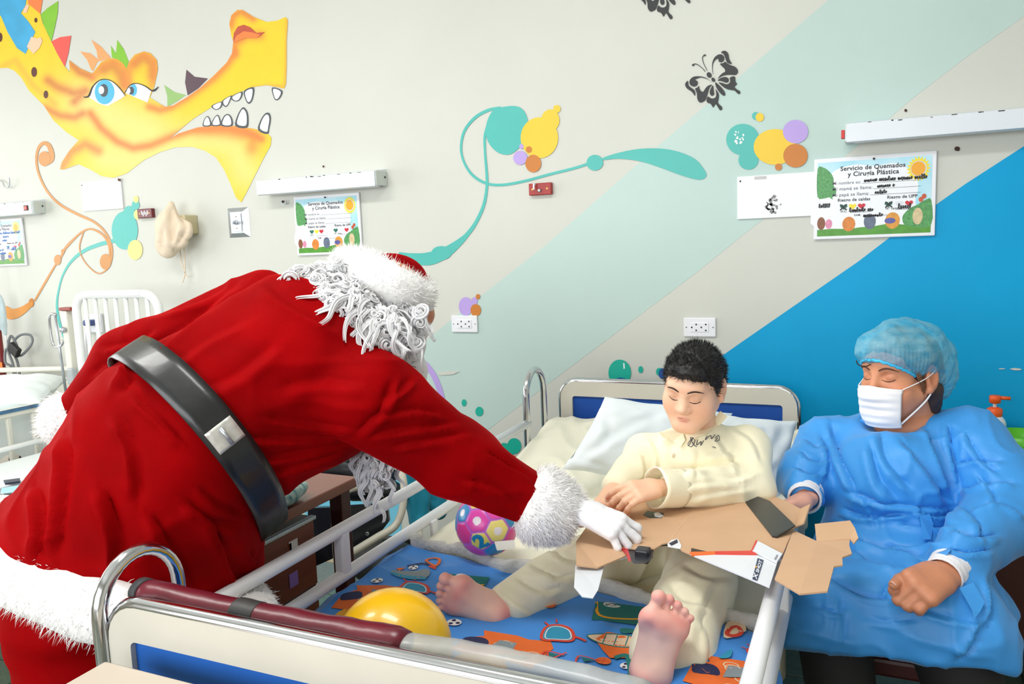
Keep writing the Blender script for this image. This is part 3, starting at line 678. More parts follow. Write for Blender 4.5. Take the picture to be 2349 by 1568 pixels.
# sign boards with the ward's form printed on them
m_print_sky = mat('print_sky_blue', rgb(150, 215, 238), .35, var=.2, vscale=9, var2=rgb(196, 232, 244))
m_print_white = mat('print_white', rgb(240, 244, 250), .35, var=.02)
m_print_green = mat('print_leaf_green', rgb(92, 172, 98), .4, var=.45, vscale=110, detail=6)
m_print_grass = mat('print_grass_green', rgb(86, 160, 48), .4, var=.25, vscale=40)
m_ink = mat('print_black_ink', rgb(26, 28, 40), .5, var=.05)
m_ink2 = mat('print_grey_ink', rgb(96, 98, 112), .5, var=.05)
m_marker = mat('marker_black', rgb(20, 20, 24), .4, var=.05); m_markb = mat('marker_blue', rgb(70, 130, 205), .4, var=.05)
m_ph_g = mat('print_heart_green', rgb(20, 110, 90), .4, var=.03); m_ph_y = mat('print_heart_yellow', rgb(245, 222, 40), .4, var=.03); m_ph_r = mat('print_heart_red', rgb(206, 30, 48), .4, var=.03)
m_ph_w = mat('print_heart_faded', rgb(226, 230, 240), .4, var=.05)
m_sun = mat('print_sun_orange', rgb(250, 176, 40), .4, var=.1); m_sun2 = mat('print_sun_ring', rgb(214, 214, 220), .4, var=.05)
def sign_board(x0, x1, z0, z1, label, hand=None, seed=1):
    """hand = material of handwriting strokes on the lines, None when the form is empty"""
    W, H = x1-x0, z1-z0; th = .012; rg = random.Random(seed)
    t = thing('sign_board', label, 'sign', ((x0+x1)/2, WY, z0), 'hospital form boards over the beds')
    obj('board', *box(((x0+x1)/2, WY-th/2-.002, (z0+z1)/2), (W, th, H), bev=.003), m_plast, t)
    yf = WY-th-.0024; cnt = [0]
    def put(name, V2, f, m, par=t):
        cnt[0] += 1; V2 = np.asarray(V2, float)
        V = np.stack([x0+V2[:, 0]*W, np.full(len(V2), yf-4e-5*cnt[0]), z0+V2[:, 1]*H], 1)
        return obj(name, V, f, m, par)
    def pl(name, P, m, sm=0):
        P = np.array(P, float)
        if sm: P = smooth_path(np.c_[P, np.zeros(len(P))], sm*len(P), True)[:, :2]
        return put(name, P, cdt_tris(P*[W, H]), m)
    def ell(cx, cy, rx, ry, n=24): a = np.linspace(0, 2*np.pi, n, endpoint=False); return np.stack([cx+rx*np.cos(a), cy+ry*np.sin(a)], 1)
    L, R_, B, T = .03, .965, .04, .95
    pl('printed_sheet', [(L, B), (R_, B), (R_, T), (L, T)], m_print_sky)
    pl('printed_panel', [(L, .13), (L, .52), (.16, .62), (.14, .78), (.2, .86), (.35, .9), (.5, .87), (.7, .88), (.82, .74), (.86, .6), (.84, .4), (.88, .3), (.8, .13)], m_print_white, 4)
    pl('printed_grass', [(L, B), (R_, B), (R_, .16), (.85, .13), (.7, .155), (.6, .16), (.5, .14), (.4, .135), (.3, .12), (.15, .13), (L, .12)], m_print_grass)
    a = np.linspace(0, 2*np.pi, 40, endpoint=False)
    pl('printed_tree', [(L, .88), (.08, .89), (.13, .84), (.165, .76), (.17, .66), (.19, .6), (.185, .55), (.16, .52), (.16, .49), (.13, .52), (.09, .51), (L, .54)], m_print_green, 3)
    pl('printed_bush', [(R_, .42), (.92, .43), (.86, .38), (.8, .34), (.75, .27), (.74, .2), (.78, .13), (R_, .12)], m_print_green, 3)
    r = np.where(np.arange(40) % 2 == 0, 1.0, .72); pl('printed_sun', np.stack([.86+.098*r*np.cos(a), .80+.155*r*np.sin(a)], 1), m_ph_y)
    put('printed_sun', ell(.86, .80, .064, .094), [list(range(24))], m_sun2); put('printed_sun', ell(.857, .802, .056, .083), [list(range(24))], m_sun)
    # plain round patches of colour stand where the printed figures are
    for cx, cy, rx, ry, c in ((.065, .2, .035, .08, rgb(140, 82, 48)), (.13, .19, .03, .06, rgb(236, 150, 184)), (.30, .18, .055, .09, rgb(232, 140, 50)), (.475, .2, .05, .095, rgb(104, 118, 142)), (.66, .2, .06, .1, rgb(230, 160, 60)), (.64, .2, .045, .035, rgb(92, 96, 170)), (.86, .24, .04, .1, rgb(226, 205, 160))):
        put('printed_patch', ell(cx, cy, rx, ry), [list(range(24))], mat('print_patch_%d_%d' % (int(c[0]*999), int(c[2]*999)), c, .4, var=.25, vscale=60))
    def tx(s, x0_, x1_, cy, m, bold=.0, name='lettering'):
        V, f = text_mesh(s, 1.0, bold=bold, spacing=1.05); V = V[:, :2].copy(); V[:, 0] -= V[:, 0].min(); k = (x1_-x0_)*W/V[:, 0].max()
        V[:, 0] = V[:, 0]*k/W+x0_; V[:, 1] = V[:, 1]*min(k, 1.25*.031)/H+cy; return put(name, V, f, m)
    tx('Servicio de Quemados', .225, .755, .835, m_ink, .02); tx('y Cirugía Plástica', .285, .705, .762, m_ink, .02)
    for i, (s, xe) in enumerate((('Mi nombre es:', .405), ('Mi mamá se llama:', .5), ('Mi papá se llama:', .475))):
        y = .67-.073*i; tx(s, .16, xe-.01, y, m_ink2, .004)
        put('ruled_line', [(xe, y-.004), (.88, y-.004), (.88, y+.000), (xe, y+.000)], [[0, 1, 2, 3]], m_ink2)
    tx('Riesgo de caídas', .205, .475, .46, m_ink, .018); tx('Riesgo de UPP', .615, .855, .465, m_ink, .018)
    ht = np.linspace(0, 2*np.pi, 28, endpoint=False); hx = 16*np.sin(ht)**3/17; hy = (13*np.cos(ht)-5*np.cos(2*ht)-2*np.cos(3*ht)-np.cos(4*ht))/17
    for cx, cy, m in ((.255, .395, m_ph_g), (.33, .395, m_ph_y), (.405, .395, m_ph_r), (.625, .4, m_ph_g), (.71, .4, m_ph_w), (.79, .4, m_ph_r)):
        pl('printed_heart', np.stack([cx+.034*hx, cy+.042*hy], 1), m)
    for s, cx, cy, xe in (('H.C.', .232, .325, .48), ('N° cama:', .605, .335, .82), ('RAM:', .345, .275, .62)):
        tx(s, cx, cx+len(s)*.0135, cy, m_ink, .008); put('ruled_line', [(cx+.08, cy-.006), (xe, cy-.006), (xe, cy-.002), (cx+.08, cy-.002)], [[0, 1, 2, 3]], m_ink2)
    for s in (-1, 1):
        put('printed_insect', ell(.895+.012*s, .455+.018*s, .018, .03), [list(range(24))], mat('print_butterfly_red', rgb(206, 90, 50), .4, var=.2, vscale=50))
    if hand:   # loose handwriting strokes along the ruled lines
        for cx, cy, ln, hh in ((.42, .685, .5, .05), (.53, .61, .13, .042), (.51, .535, .1, .042), (.3, .33, .2, .05), (.7, .34, .1, .06), (.42, .26, .15, .042), (.04, .4, .1, .045)):
            x_ = cx; end = cx+ln
            while x_ < end:        # loose looping pen strokes, word by word
                we = min(end, x_+rg.uniform(.09, .16)); P = []
                while x_ < we:
                    h1, st = rg.choice([.45, .55, .6, 1.0]), rg.uniform(.007, .013)
                    P += [(x_, cy+rg.uniform(0, .15)*hh), (x_+st*1.3, cy+h1*.6*hh), (x_+st*.9, cy+h1*hh), (x_+st*.45, cy+h1*.7*hh), (x_+st*1.1, cy+rg.uniform(-.1, .1)*hh)]; x_ += st*1.6
                P = smooth_path(np.c_[np.array(P)*[W, H], np.zeros(len(P))], 4*len(P))[:, :2]; V, f = ribbon2d(P, .0030); put('handwriting', V/[W, H], f, hand); x_ += .014
        for cx, cy in ((.25, .39), (.625, .395)):
            for s in (1, -1):
                V, f = ribbon2d(np.array([(cx-.025, cy-.035*s), (cx+.03, cy+.035*s)])*[W, H], .0045); put('handwriting', V/[W, H], f, hand)
    for q in (.5,):
        obj('nail', *knob([(.0035, 0), (.004, .004), (.0025, .007)], (x0+q*W, yf-.001, z0+.955*H), (0, -1, 0)), m_chip, t)
    return t
a = wpx([(1868.3, 366), (2149, 348.5), (2144, 540)]); sx0, sx1 = a[0][0], a[1][0]; sz1, sz0 = a[0][1], a[2][1]
sign_board(sx0, sx1, sz0, sz1, 'large form board with black handwriting below the rightmost lamp', m_marker, 4)
a = wpx([(677, 452), (826.3, 440), (688, 586)])
sign_board(a[0][0], a[1][0], a[2][1], a[0][1], 'form board with empty lines partly behind the white wig', None, 2)
a = wpx([(53.6, 499.4), (64.3, 608)])
sign_board(a[0][0]-.4, a[0][0], a[1][1], a[0][1], 'form board with blue handwriting cut by the left picture edge', m_markb, 3)

def blank_board(q, label, stain=False, y=0.0):
    a = wpx(q); x0, x1, z0, z1 = a[0][0], a[1][0], a[2][1], a[0][1]
    t = thing('blank_board', label, 'board', ((x0+x1)/2, WY, z0))
    obj('board', *box(((x0+x1)/2, WY-.005, (z0+z1)/2), (x1-x0, .008, z1-z0), bev=.0015), m_plast, t)
    for px_, pz in ((x0+.012, z1-.018),): obj('pin', *box((px_, WY-.0102, pz), (.006, .003, .006), bev=.001), m_dark, t)
    if stain:
        rg = random.Random(9); m_g = mat('glue_residue', rgb(150, 150, 150), .7, var=.3, vscale=60)
        cx, cz = wpx([(1774, 470)])[0]
        for i in range(26):
            u, v = rg.uniform(-.5, .5), rg.uniform(-.5, .5); xx, zz = cx+(u+v)*.036, cz+(u-v)*.036
            obj('glue_residue', *box((xx, WY-.0093, zz), (rg.uniform(.004, .016), .0006, rg.uniform(.004, .012)), Matrix.Rotation(rg.uniform(.5, 1), 3, 'Y')), m_g, t)
        cx, cz = wpx([(1745, 408)])[0]
        obj('glue_residue', *box((cx, WY-.0093, cz), (.045, .0006, .012)), mat('glue_residue_pale', rgb(205, 205, 205), .7, var=.2), t)
    else:
        obj('torn_corner', *box((x1-.008, WY-.0095, z1-.008), (.022, .0015, .014), Matrix.Rotation(.3, 3, 'Y')), mat('brown_cardboard_dark', rgb(96, 66, 48), .8, var=.2), t)
blank_board([(1691.7, 405.6), (1872, 394.7), (1692, 503)], 'blank white board with a grey glue stain beside the rightmost form board', True)
blank_board([(187, 418), (279, 411), (190, 485)], 'blank white board with torn corner under the dragon chin')

def outlet(q, label):
    a = wpx(q); x0, x1, z0, z1 = a[0][0], a[1][0], a[2][1], a[0][1]; cx, cz = (x0+x1)/2, (z0+z1)/2; W, H = x1-x0, z1-z0
    t = thing('power_outlet', label, 'outlet', (cx, WY, cz), 'white double power outlets')
    obj('cover_plate', *box((cx, WY-.005, cz), (W, .01, H), bev=.003), m_plast, t)
    obj('insert', *box((cx, WY-.0105, cz), (W*.56, .004, H*.5), bev=.0015), m_plast, t)
    for s in (-1, 1):
        obj('screw', *box((cx+s*W*.42, WY-.0106, cz), (.005, .0015, .003)), m_chip, t)
        for dx, dz in ((-.012, 0), (.006, .012), (.006, -.012)):
            obj('socket_slot', *box((cx+s*W*.15+dx, WY-.0128, cz+dz), (.006, .001, .006)), m_dark, t)
outlet([(1037, 723), (1096, 724), (1041, 761)], 'white double outlet under the lilac bubbles')
outlet([(1569.5, 728), (1642.5, 728), (1570, 771)], 'white double outlet above the boy head')

# pressed-steel plate with a coaxial jack
a = wpx([(522, 478), (570, 473), (529, 545)]); x0, x1, z0, z1 = a[0][0], a[1][0], a[2][1], a[0][1]; cx, cz = (x0+x1)/2, (z0+z1)/2
t = thing('cable_plate', 'silver metal wall plate with a coaxial jack under the dragon jaw', 'wall plate', (cx, WY, cz))
W, H = x1-x0, z1-z0
V = np.array([[cx+s*W/2, WY-.001, cz+u*H/2] for s, u in ((-1, -1), (1, -1), (1, 1), (-1, 1))]+[[cx+s*W*.3, WY-.016, cz+u*H*.36] for s, u in ((-1, -1), (1, -1), (1, 1), (-1, 1))])
obj('plate', V, [[4, 5, 6, 7], [0, 1, 5, 4], [1, 2, 6, 5], [2, 3, 7, 6], [3, 0, 4, 7], [3, 2, 1, 0]], m_steel, t)
obj('insert', *box((cx, WY-.0175, cz), (W*.44, .004, H*.6), bev=.001), mat('brushed_steel_light', rgb(222, 226, 232), .35, metal=.6, var=.05), t)
V, f = lathe([(.012, 0), (.012, .012), (.008, .013), (.008, .035), (.004, .035)], (0, 0, 0), 14)
o = obj('jack', V[:, [0, 2, 1]]*[1, -1, 1]+[cx, WY-.019, cz], f, m_steel, t)
for s in (-1, 1): obj('screw', *box((cx, WY-.020, cz+s*H*.2), (.005, .002, .005), bev=.0008), m_chip, t)

def plaque(q, m, label, hooks=True):
    a = wpx(q); x0, x1, z0, z1 = a[0][0], a[1][0], a[2][1], a[0][1]; cx, cz = (x0+x1)/2, (z0+z1)/2; W, H = x1-x0, z1-z0
    t = thing('hook_plaque', label, 'plaque', (cx, WY, cz))
    obj('board', *box((cx, WY-.012, cz), (W, .024, H), bev=.003), m, t)
    for s in (-1, 1): obj('screw', *knob([(.006, 0), (.0045, .002)], (cx+s*W*.33, WY-.0235, cz), (0, -1, 0)), mat('brass', rgb(200, 150, 90), .4, metal=.6, var=.05), t)
    if hooks:
        obj('peg', *tube(smooth_path([(cx-.02, WY-.022, cz+.02), (cx-.02, WY-.04, cz+.022), (cx-.02, WY-.042, cz-.002)], 10), .004, 8), m_plast, t)
        obj('peg', *knob([(.007, 0), (.008, .006), (.004, .012)], (cx, WY-.024, cz-.006), (0, -1, 0)), m_steel, t)
    else:
        for i in range(5): obj('stripe', *box((cx-.02+i*.011, WY-.0246, cz+.004*(-1)**i), (.007, .001, .022), bev=.0004), m_plast, t)
    return t
plaque([(1217, 422), (1268, 419), (1218, 449)], mat('red_lacquered_wood', rgb(168, 40, 34), .4, var=.2, vscale=14), 'small red wooden plaque with two pegs under the turquoise flourish')
plaque([(322, 480), (355, 478), (324, 501)], mat('maroon_lacquered_wood', rgb(110, 32, 40), .35, var=.2, vscale=14), 'small maroon plaque left of the hanging cloth bag', False)

# beige box with the cloth bag hanging from it
a = wpx([(410, 496), (453, 495), (411, 538)]); x0, x1, z0, z1 = a[0][0], a[1][0], a[2][1], a[0][1]; cx, cz = (x0+x1)/2, (z0+z1)/2
m_beige = mat('beige_metal', rgb(206, 194, 156), .45, var=.08, vscale=12)
t = thing('wall_box', 'beige wall box with green label behind the hanging cloth bag', 'box', (cx, WY, cz))
obj('housing', *box((cx, WY-.045, cz), (x1-x0, .09, z1-z0), bev=.006), m_beige, t)
obj('label_strip', *box((cx-.01, WY-.091, cz+.04), (.05, .002, .018)), mat('green_label', rgb(60, 160, 80), .5, var=.05), t)
obj('slot', *box((cx-.005, WY-.091, cz-.015), (.04, .003, .05)), mat('brown_slot', rgb(120, 90, 60), .7, var=.2), t)
hk = D(392, 462, 0); bd = 3.72
m_cloth = mat('cream_cloth', rgb(232, 214, 190), .85, var=.1, vscale=20, bump=.15, bscale=150, sheen=.2)
t = thing('cloth_bag', 'cream drawstring cloth bag hanging on the wall below the dragon', 'bag', atY(390, 570, WY-.1))
def q3(px, py, o=.1): return atY(px, py, WY-o)
pr = [c_(q3(392, 470), q3(388, 520), .022, .085, .02), c_(q3(388, 520), q3(384, 560), .085, .075, .02), c_(q3(400, 500), q3(425, 528), .03, .05, .02), e_(q3(395, 555), (.1, .05, .05), k=.02)]
for p in pr:
    if p['t'] == 'c': p['sq'] = (A(0, 1, 0), 1.7)
V, Fq = blob(pr, .006); V = folds(V, Fq, [([(392, 470), (385, 520), (396, 568)], 9, .012), ([(400, 480), (420, 520), (400, 565)], 8, .012), ([(378, 500), (368, 560)], 8, .008)])
V = V+vnormals(V, Fq)*(.004*vnoise(V, 25))[:, None]; V[:, 1] = np.minimum(V[:, 1], WY-.004)
obj('bag', V, Fq, m_cloth, t, True)
for P in ([(413, 565), (416, 600), (428, 632), (433, 634)], [(420, 545), (424, 600), (424, 630), (418, 648)]):
    obj('drawstring', *tube(smooth_path([q3(x, y, .05) for x, y in P], 16), .0035, 6), m_cloth, t)
# bent wire hooks
for P, lb in (([(-3, 412), (6, 418), (10, 428), (18, 430), (22, 420), (21, 408)], 'thin bent wire hook at the left picture edge above the red lit lamp'), ([(645, 462), (649, 467), (656, 466), (655, 458)], 'tiny bent wire hook under the middle white lamp')):
    o = obj('wire_hook', *tube(smooth_path([q3(x, y, .012+.004*i) for i, (x, y) in enumerate(P)], 18), .0032, 6), m_steel, smooth=True); tag(o, lb, 'hook')

# ================================================================== the hospital bed
BX0, BX1 = -1.2, -0.155        # side rail lines
YF, YH = 0.905, 3.085          # foot board and head board
m_bedw = mat('cream_enamel', rgb(210, 206, 194), 0.35, var=0.05, vscale=10)
m_railw = mat('white_rail_enamel', rgb(238, 240, 244), 0.3, var=0.03, vscale=10)
m_panel = mat('blue_laminate', rgb(34, 98, 186), 0.5, var=0.05, vscale=5, spec=.25)
m_panel2 = mat('blue_laminate_deep', rgb(30, 80, 168), 0.5, var=0.05, vscale=5, spec=.25)
def rrect(x0, x1, z0, z1, r, n=6):
    P = []
    for cx, cz, a0 in ((x1-r, z1-r, 0), (x0+r, z1-r, 90), (x0+r, z0+r, 180), (x1-r, z0+r, 270)):
        for i in range(n+1):
            t = math.radians(a0+90*i/n); P.append((cx+r*math.cos(t), cz+r*math.sin(t)))
    return np.array(P)
def bed_board(name, x0, x1, z0, z1, y, parent, pm, face):
    """end board: chrome-edged cream frame round a recessed blue panel"""
    o = bpy.data.objects.new(name, None); COL.objects.link(o); o.parent = parent; o.location = -Vector(parent.location)
    O = rrect(x0, x1, z0, z1, .07); I = rrect(x0+.052, x1-.052, z0+.06, z1-.062, .012)
    n = len(O); th = .028
    V = np.concatenate([np.c_[O[:, 0], np.full(n, y-th/2), O[:, 1]], np.c_[I[:, 0], np.full(n, y-th/2), I[:, 1]], np.c_[O[:, 0], np.full(n, y+th/2), O[:, 1]], np.c_[I[:, 0], np.full(n, y+th/2), I[:, 1]]])
    f = []
    for i in range(n):
        j = (i+1) % n
        f += [[i, j, n+j, n+i], [2*n+i, 3*n+i, 3*n+j, 2*n+j], [i, 2*n+i, 2*n+j, j], [n+i, n+j, 3*n+j, 3*n+i]]
    obj('board_frame', V, f, m_bedw, o)
    obj('panel', *box(((x0+x1)/2, y, (z0+z1)/2), (x1-x0-.1, .008, z1-z0-.1)), pm, o)
    P = np.c_[O[:, 0], np.full(n, y), O[:, 1]]; P = P[:2*7]; P = np.concatenate([[[x1, y, z0+.1]], P, [[x0, y, z0+.1]]])
    obj('chrome_edge', *tube(P, .0145, 10), m_chrome, o, True)
    for x in (x0+.12, x1-.12): obj('foot_leg', *tube([(x, y, .05), (x, y, z0+.03)], .018, 10), m_chrome, o, True); obj('caster', *knob([(.03, -.014), (.048, -.012), (.048, .012), (.03, .014)], (x, y, .05), (1, 0, 0), 18), m_dark, o, True)
    return o
bed = thing('hospital_bed', 'white hospital bed with blue end boards and chrome hoops that the boy sits on', 'bed', (-.68, 2.0, 0))
bed_board('head_board', -1.165, -.225, .38, .925, YH, bed, m_panel2, 1)
bed_board('foot_board', -1.185, -.205, .38, .918, YF, bed, m_panel, -1)
obj('deck', *box((-.69, 2.0, .46), (.9, 2.12, .05), bev=.006), m_bedw, bed)
for s, x in ((-1, -1.14), (1, -.24)): obj('side_beam', *box((x, 2.0, .43), (.035, 2.12, .08), bev=.005), m_bedw, bed)
# side rails on both sides: two tubes, uprights; chrome hoops on the left side ends
for x, lab in ((BX0, 'l'), (BX1, 'r')):
    r = bpy.data.objects.new('side_rail', None); COL.objects.link(r); r.parent = bed; r.location = -bed.location
    y1 = 2.80 if lab == 'l' else 1.80
    obj('rail_tube', *tube([(x, 1.03, .803), (x, y1, .803)], .0165, 14), m_railw, r, True)
    obj('rail_tube', *tube([(x, 1.03, .684), (x, y1, .684)], .0165, 14), m_railw, r, True)
    for y in ((1.575, 2.3) if lab == 'l' else (1.72,)): obj('rail_upright', *box((x, y, .744), (.03, .034, .11), bev=.006), m_railw, r)
    for y in ((1.3, 2.0, 2.6) if lab == 'l' else (1.2, 1.6)): obj('rail_stay', *box((x+(.02 if lab == 'l' else -.02), y, .55), (.012, .03, .27), bev=.003), m_railw, r)
    for y0, y1_ in (((.89, 1.062), (2.785, 2.97)) if lab == 'l' else ((.89, 1.062),)):
        xx = x if lab == 'l' else x+.02
        a = np.linspace(0, np.pi, 16); cy, ry = (y0+y1_)/2, (y1_-y0)/2
        zt = (.885 if y0 < 2 else .905) if lab == 'l' else .72
        P = [(xx, y0, .45), (xx, y0, .7)]+[(xx, cy-ry*math.cos(t), zt+ry*1.05*math.sin(t)) for t in a]+[(xx, y1_, .7), (xx, y1_, .45)]
        obj('chrome_hoop', *tube(P, .0135, 14), m_chrome, r, True)

# mattress and bedding follow one height function: flat, raised back rest
def bz0(y): return .635+np.clip((y-2.2)/.75, 0, 1)*.135
m_matt = mat('mattress_cover', rgb(214, 214, 206), .6, var=.05)
ys = np.linspace(.94, 3.02, 40); xs = np.linspace(-1.15, -.21, 14)
def heightmesh(xs, ys, zf, th):
    X, Y = np.meshgrid(xs, ys, indexing='ij'); Zt = zf(X, Y); nx, ny = X.shape
    V = np.concatenate([np.stack([X, Y, Zt], -1).reshape(-1, 3), np.stack([X, Y, Zt-th], -1).reshape(-1, 3)]); N = nx*ny; f = []
    g = lambda i, j: i*ny+j
    for i in range(nx-1):
        for j in range(ny-1): f += [[g(i, j), g(i+1, j), g(i+1, j+1), g(i, j+1)], [N+g(i, j), N+g(i, j+1), N+g(i+1, j+1), N+g(i+1, j)]]
    bd = [g(i, 0) for i in range(nx)]+[g(nx-1, j) for j in range(1, ny)]+[g(i, ny-1) for i in range(nx-2, -1, -1)]+[g(0, j) for j in range(ny-2, 0, -1)]
    for a, b in zip(bd, bd[1:]+bd[:1]): f.append([a, N+a, N+b, b])
    return V, f
o = obj('mattress', *heightmesh(xs, ys, lambda X, Y: bz0(Y)-.012, .14), m_matt); tag(o, 'grey-white mattress of the bed the boy sits on', 'mattress')

# cream sheet over the whole mattress, hanging over both sides
m_sheet = mat('cream_cotton', rgb(238, 234, 214), .85, var=.04, vscale=5, sheen=.25)
def drape(X, Y, Z, xl, xr, drop):
    """fold a flat sheet over the mattress edges"""
    r = .02
    out = X.copy(); z = Z.copy()
    for s, xe in ((-1, xl), (1, xr)):
        e = (X-xe)*s; m = e > 0
        ang = np.clip(e/r, 0, np.pi/2)
        out = np.where(m, xe+s*r*np.sin(ang), out); z = np.where(m, Z-r*(1-np.cos(ang))-np.maximum(0, e-r*np.pi/2), z)
    return out, z
def wrinkle(X, Y, amp, seed, fx=9, fy=14):
    P = np.stack([X*fx, Y*fy, np.zeros_like(X)], -1)
    a = vnoise(P, 1.0, seed); b = vnoise(P*2.3, 1.0, seed+1)
    return amp*((1-np.abs(a))**3*1.2+.35*b)
def sheet_z(X, Y):
    # creases fanning out from the seat, deep diagonal folds on the raised part
    base = bz0(Y)+.004
    u = (X+.65)*.8+(Y-2.3)*.55; v = (Y-2.3)*.8-(X+.65)*.55
    P = np.stack([u*16, v*4.5, 0*u], -1)
    k = np.clip((Y-1.75)/.3, 0.12, 1)
    return base+k*(.011*(1-np.abs(vnoise(P*.8, 1., 3)))**2+.004*vnoise(P*1.7, 1., 5))+.003*vnoise(np.stack([X*14, Y*14, 0*X], -1), 1., 8)
X, Y = np.meshgrid(np.linspace(-1.40, .02, 190), np.linspace(1.0, 3.03, 250), indexing='ij')
xo, zo = drape(X, Y, sheet_z(X, Y), -1.165, -.195, .2)
side = (X < -1.19) | (X > -.17); xo = xo+np.where(side, .010*np.sin(Y*26+3*np.sin(Y*7)), 0)
def gridmesh(Xo, Yo, Zo):
    nx, ny = Xo.shape; V = np.stack([Xo, Yo, Zo], -1).reshape(-1, 3)
    i, j = np.meshgrid(np.arange(nx-1), np.arange(ny-1), indexing='ij'); a = (i*ny+j).ravel()
    return V, np.stack([a, a+ny, a+ny+1, a+1], 1)
V, Fq = gridmesh(xo, Y, zo)
o = obj('cream_sheet', V, Fq, m_sheet, smooth=True); so = o.modifiers.new('t', 'SOLIDIFY'); so.thickness = .002; so.offset = 1
tag(o, 'creased cream cotton sheet covering the mattress under the boy', 'sheet')

# blue printed blanket over the foot half
m_blank = mat('blue_printed_cotton', rgb(66, 146, 230), .8, var=.06, vscale=7, sheen=.2)
EDGE = lambda x: 1.845+(x+1.14)*(-.20)                  # its upper edge
def blanket_z(X, Y):
    u = (X+.7)*.35+(Y-1.3)*.94; v = (X+.7)*.94-(Y-1.3)*.35
    P = np.stack([v*3.0, u*10, 0*u], -1)
    return bz0(Y)+.018+.014*(1-np.abs(vnoise(P, 1., 12)))**2+.004*vnoise(P*2.3, 1., 13)
U, T_ = np.meshgrid(np.linspace(-1.44, .02, 240), np.linspace(0, 1, 190), indexing='ij')
Xb = U; Yb = .955+(EDGE(np.clip(U, -1.2, -.12))-.955)*T_
xo, zo = drape(Xb, Yb, blanket_z(Xb, Yb), -1.172, -.178, .2)
side = (Xb < -1.2) | (Xb > -.15); xo = xo+np.where(side, np.sign(Xb+.6)*(.012+.012*np.sin(Yb*22)), 0)
V, Fq = gridmesh(xo, Yb, zo)
blanket = obj('printed_blanket', V, Fq, m_blank, smooth=True); so = blanket.modifiers.new('t', 'SOLIDIFY'); so.thickness = .004; so.offset = -1
tag(blanket, 'bright blue blanket with orange and green printed motifs over the foot of the bed', 'blanket')
# grey-white fleece edge turned over along the upper hem
m_fleece = mat('grey_fleece', rgb(208, 208, 202), .95, var=.2, vscale=35, bump=.5, bscale=90, sheen=.4)
hx = np.linspace(-1.17, -.16, 60); hp = np.array([[x, EDGE(x)+.016+.01*math.sin(x*17), float(blanket_z(np.array(x), np.array(EDGE(x))))+.006+.004*math.sin(x*31)] for x in hx])
V, f = tube(hp, .019+.006*np.abs(np.sin(hx*9)), 10, flat=.55, up=(0, 0, 1)); V = V+.004*np.stack([vnoise(V, 40, 3)]*3, 1)
obj('fleece_hem', V, f, m_fleece, blanket, True)
# the printed motifs lie on the cloth
MOT = {'orange': mat('print_orange', rgb(238, 112, 44), .8, var=.1, vscale=30), 'teal': mat('print_teal', rgb(28, 120, 116), .8, var=.12, vscale=30), 'yel': mat('print_yellow', rgb(246, 176, 40), .8, var=.06, vscale=30),
       'wht': mat('print_white_c', rgb(240, 240, 238), .8, var=.05), 'navy': mat('print_navy', rgb(38, 42, 84), .8, var=.05), 'red': mat('print_red', rgb(222, 70, 48), .8, var=.06), 'cyan': mat('print_cyan', rgb(46, 152, 190), .8, var=.1, vscale=30), 'beige': mat('print_beige', rgb(232, 204, 172), .8, var=.06), 'grey': mat('print_grey', rgb(140, 152, 158), .8, var=.1)}
mot_parts = {k: [] for k in MOT}; MC = [0]
def drape_pts(P2):
    X, Y = P2[:, 0], P2[:, 1]; z = blanket_z(X, Y); x, z2 = drape(X, Y, z, -1.172, -.178, .2); return np.stack([x, Y, z2], 1)
def motif(kind, P, sm=0, off=None):
    """P in blanket coordinates (metres)"""
    P = np.asarray(P, float)
    if sm: P = smooth_path(np.c_[P, np.zeros(len(P))], sm*len(P), True)[:, :2]
    V2, t = cdt_fill(P, .009); MC[0] += 1
    V = drape_pts(V2); V[:, 2] += .0012+.00003*MC[0]; mot_parts[kind].append((V, t))
def bpt(px, py):
    """pixel -> spot on the blanket"""
    z = .66
    for _ in range(8): p = atZ(px, py, z); z = float(blanket_z(np.array(p[0]), np.array(p[1])))
    return p[:2]
def mpx(kind, P, sm=0): motif(kind, [bpt(*q) for q in P], sm)
def mell(kind, c, rx, ry, rot=0, n=20):
    a = np.linspace(0, 2*np.pi, n, endpoint=False); x, y = rx*np.cos(a), ry*np.sin(a); motif(kind, np.stack([c[0]+x*math.cos(rot)-y*math.sin(rot), c[1]+x*math.sin(rot)+y*math.cos(rot)], 1))
def mstroke(kind, P, w, closed=False):
    P = smooth_path(np.c_[np.array(P), np.zeros(len(P))], 6*len(P), closed)[:, :2]
    if closed: P = np.concatenate([P, P[:2]])
    V2, f = ribbon2d(P, w); MC[0] += 1; V = drape_pts(V2); V[:, 2] += .0014+.00003*MC[0]; mot_parts[kind].append((V, f))
rg = random.Random(21)
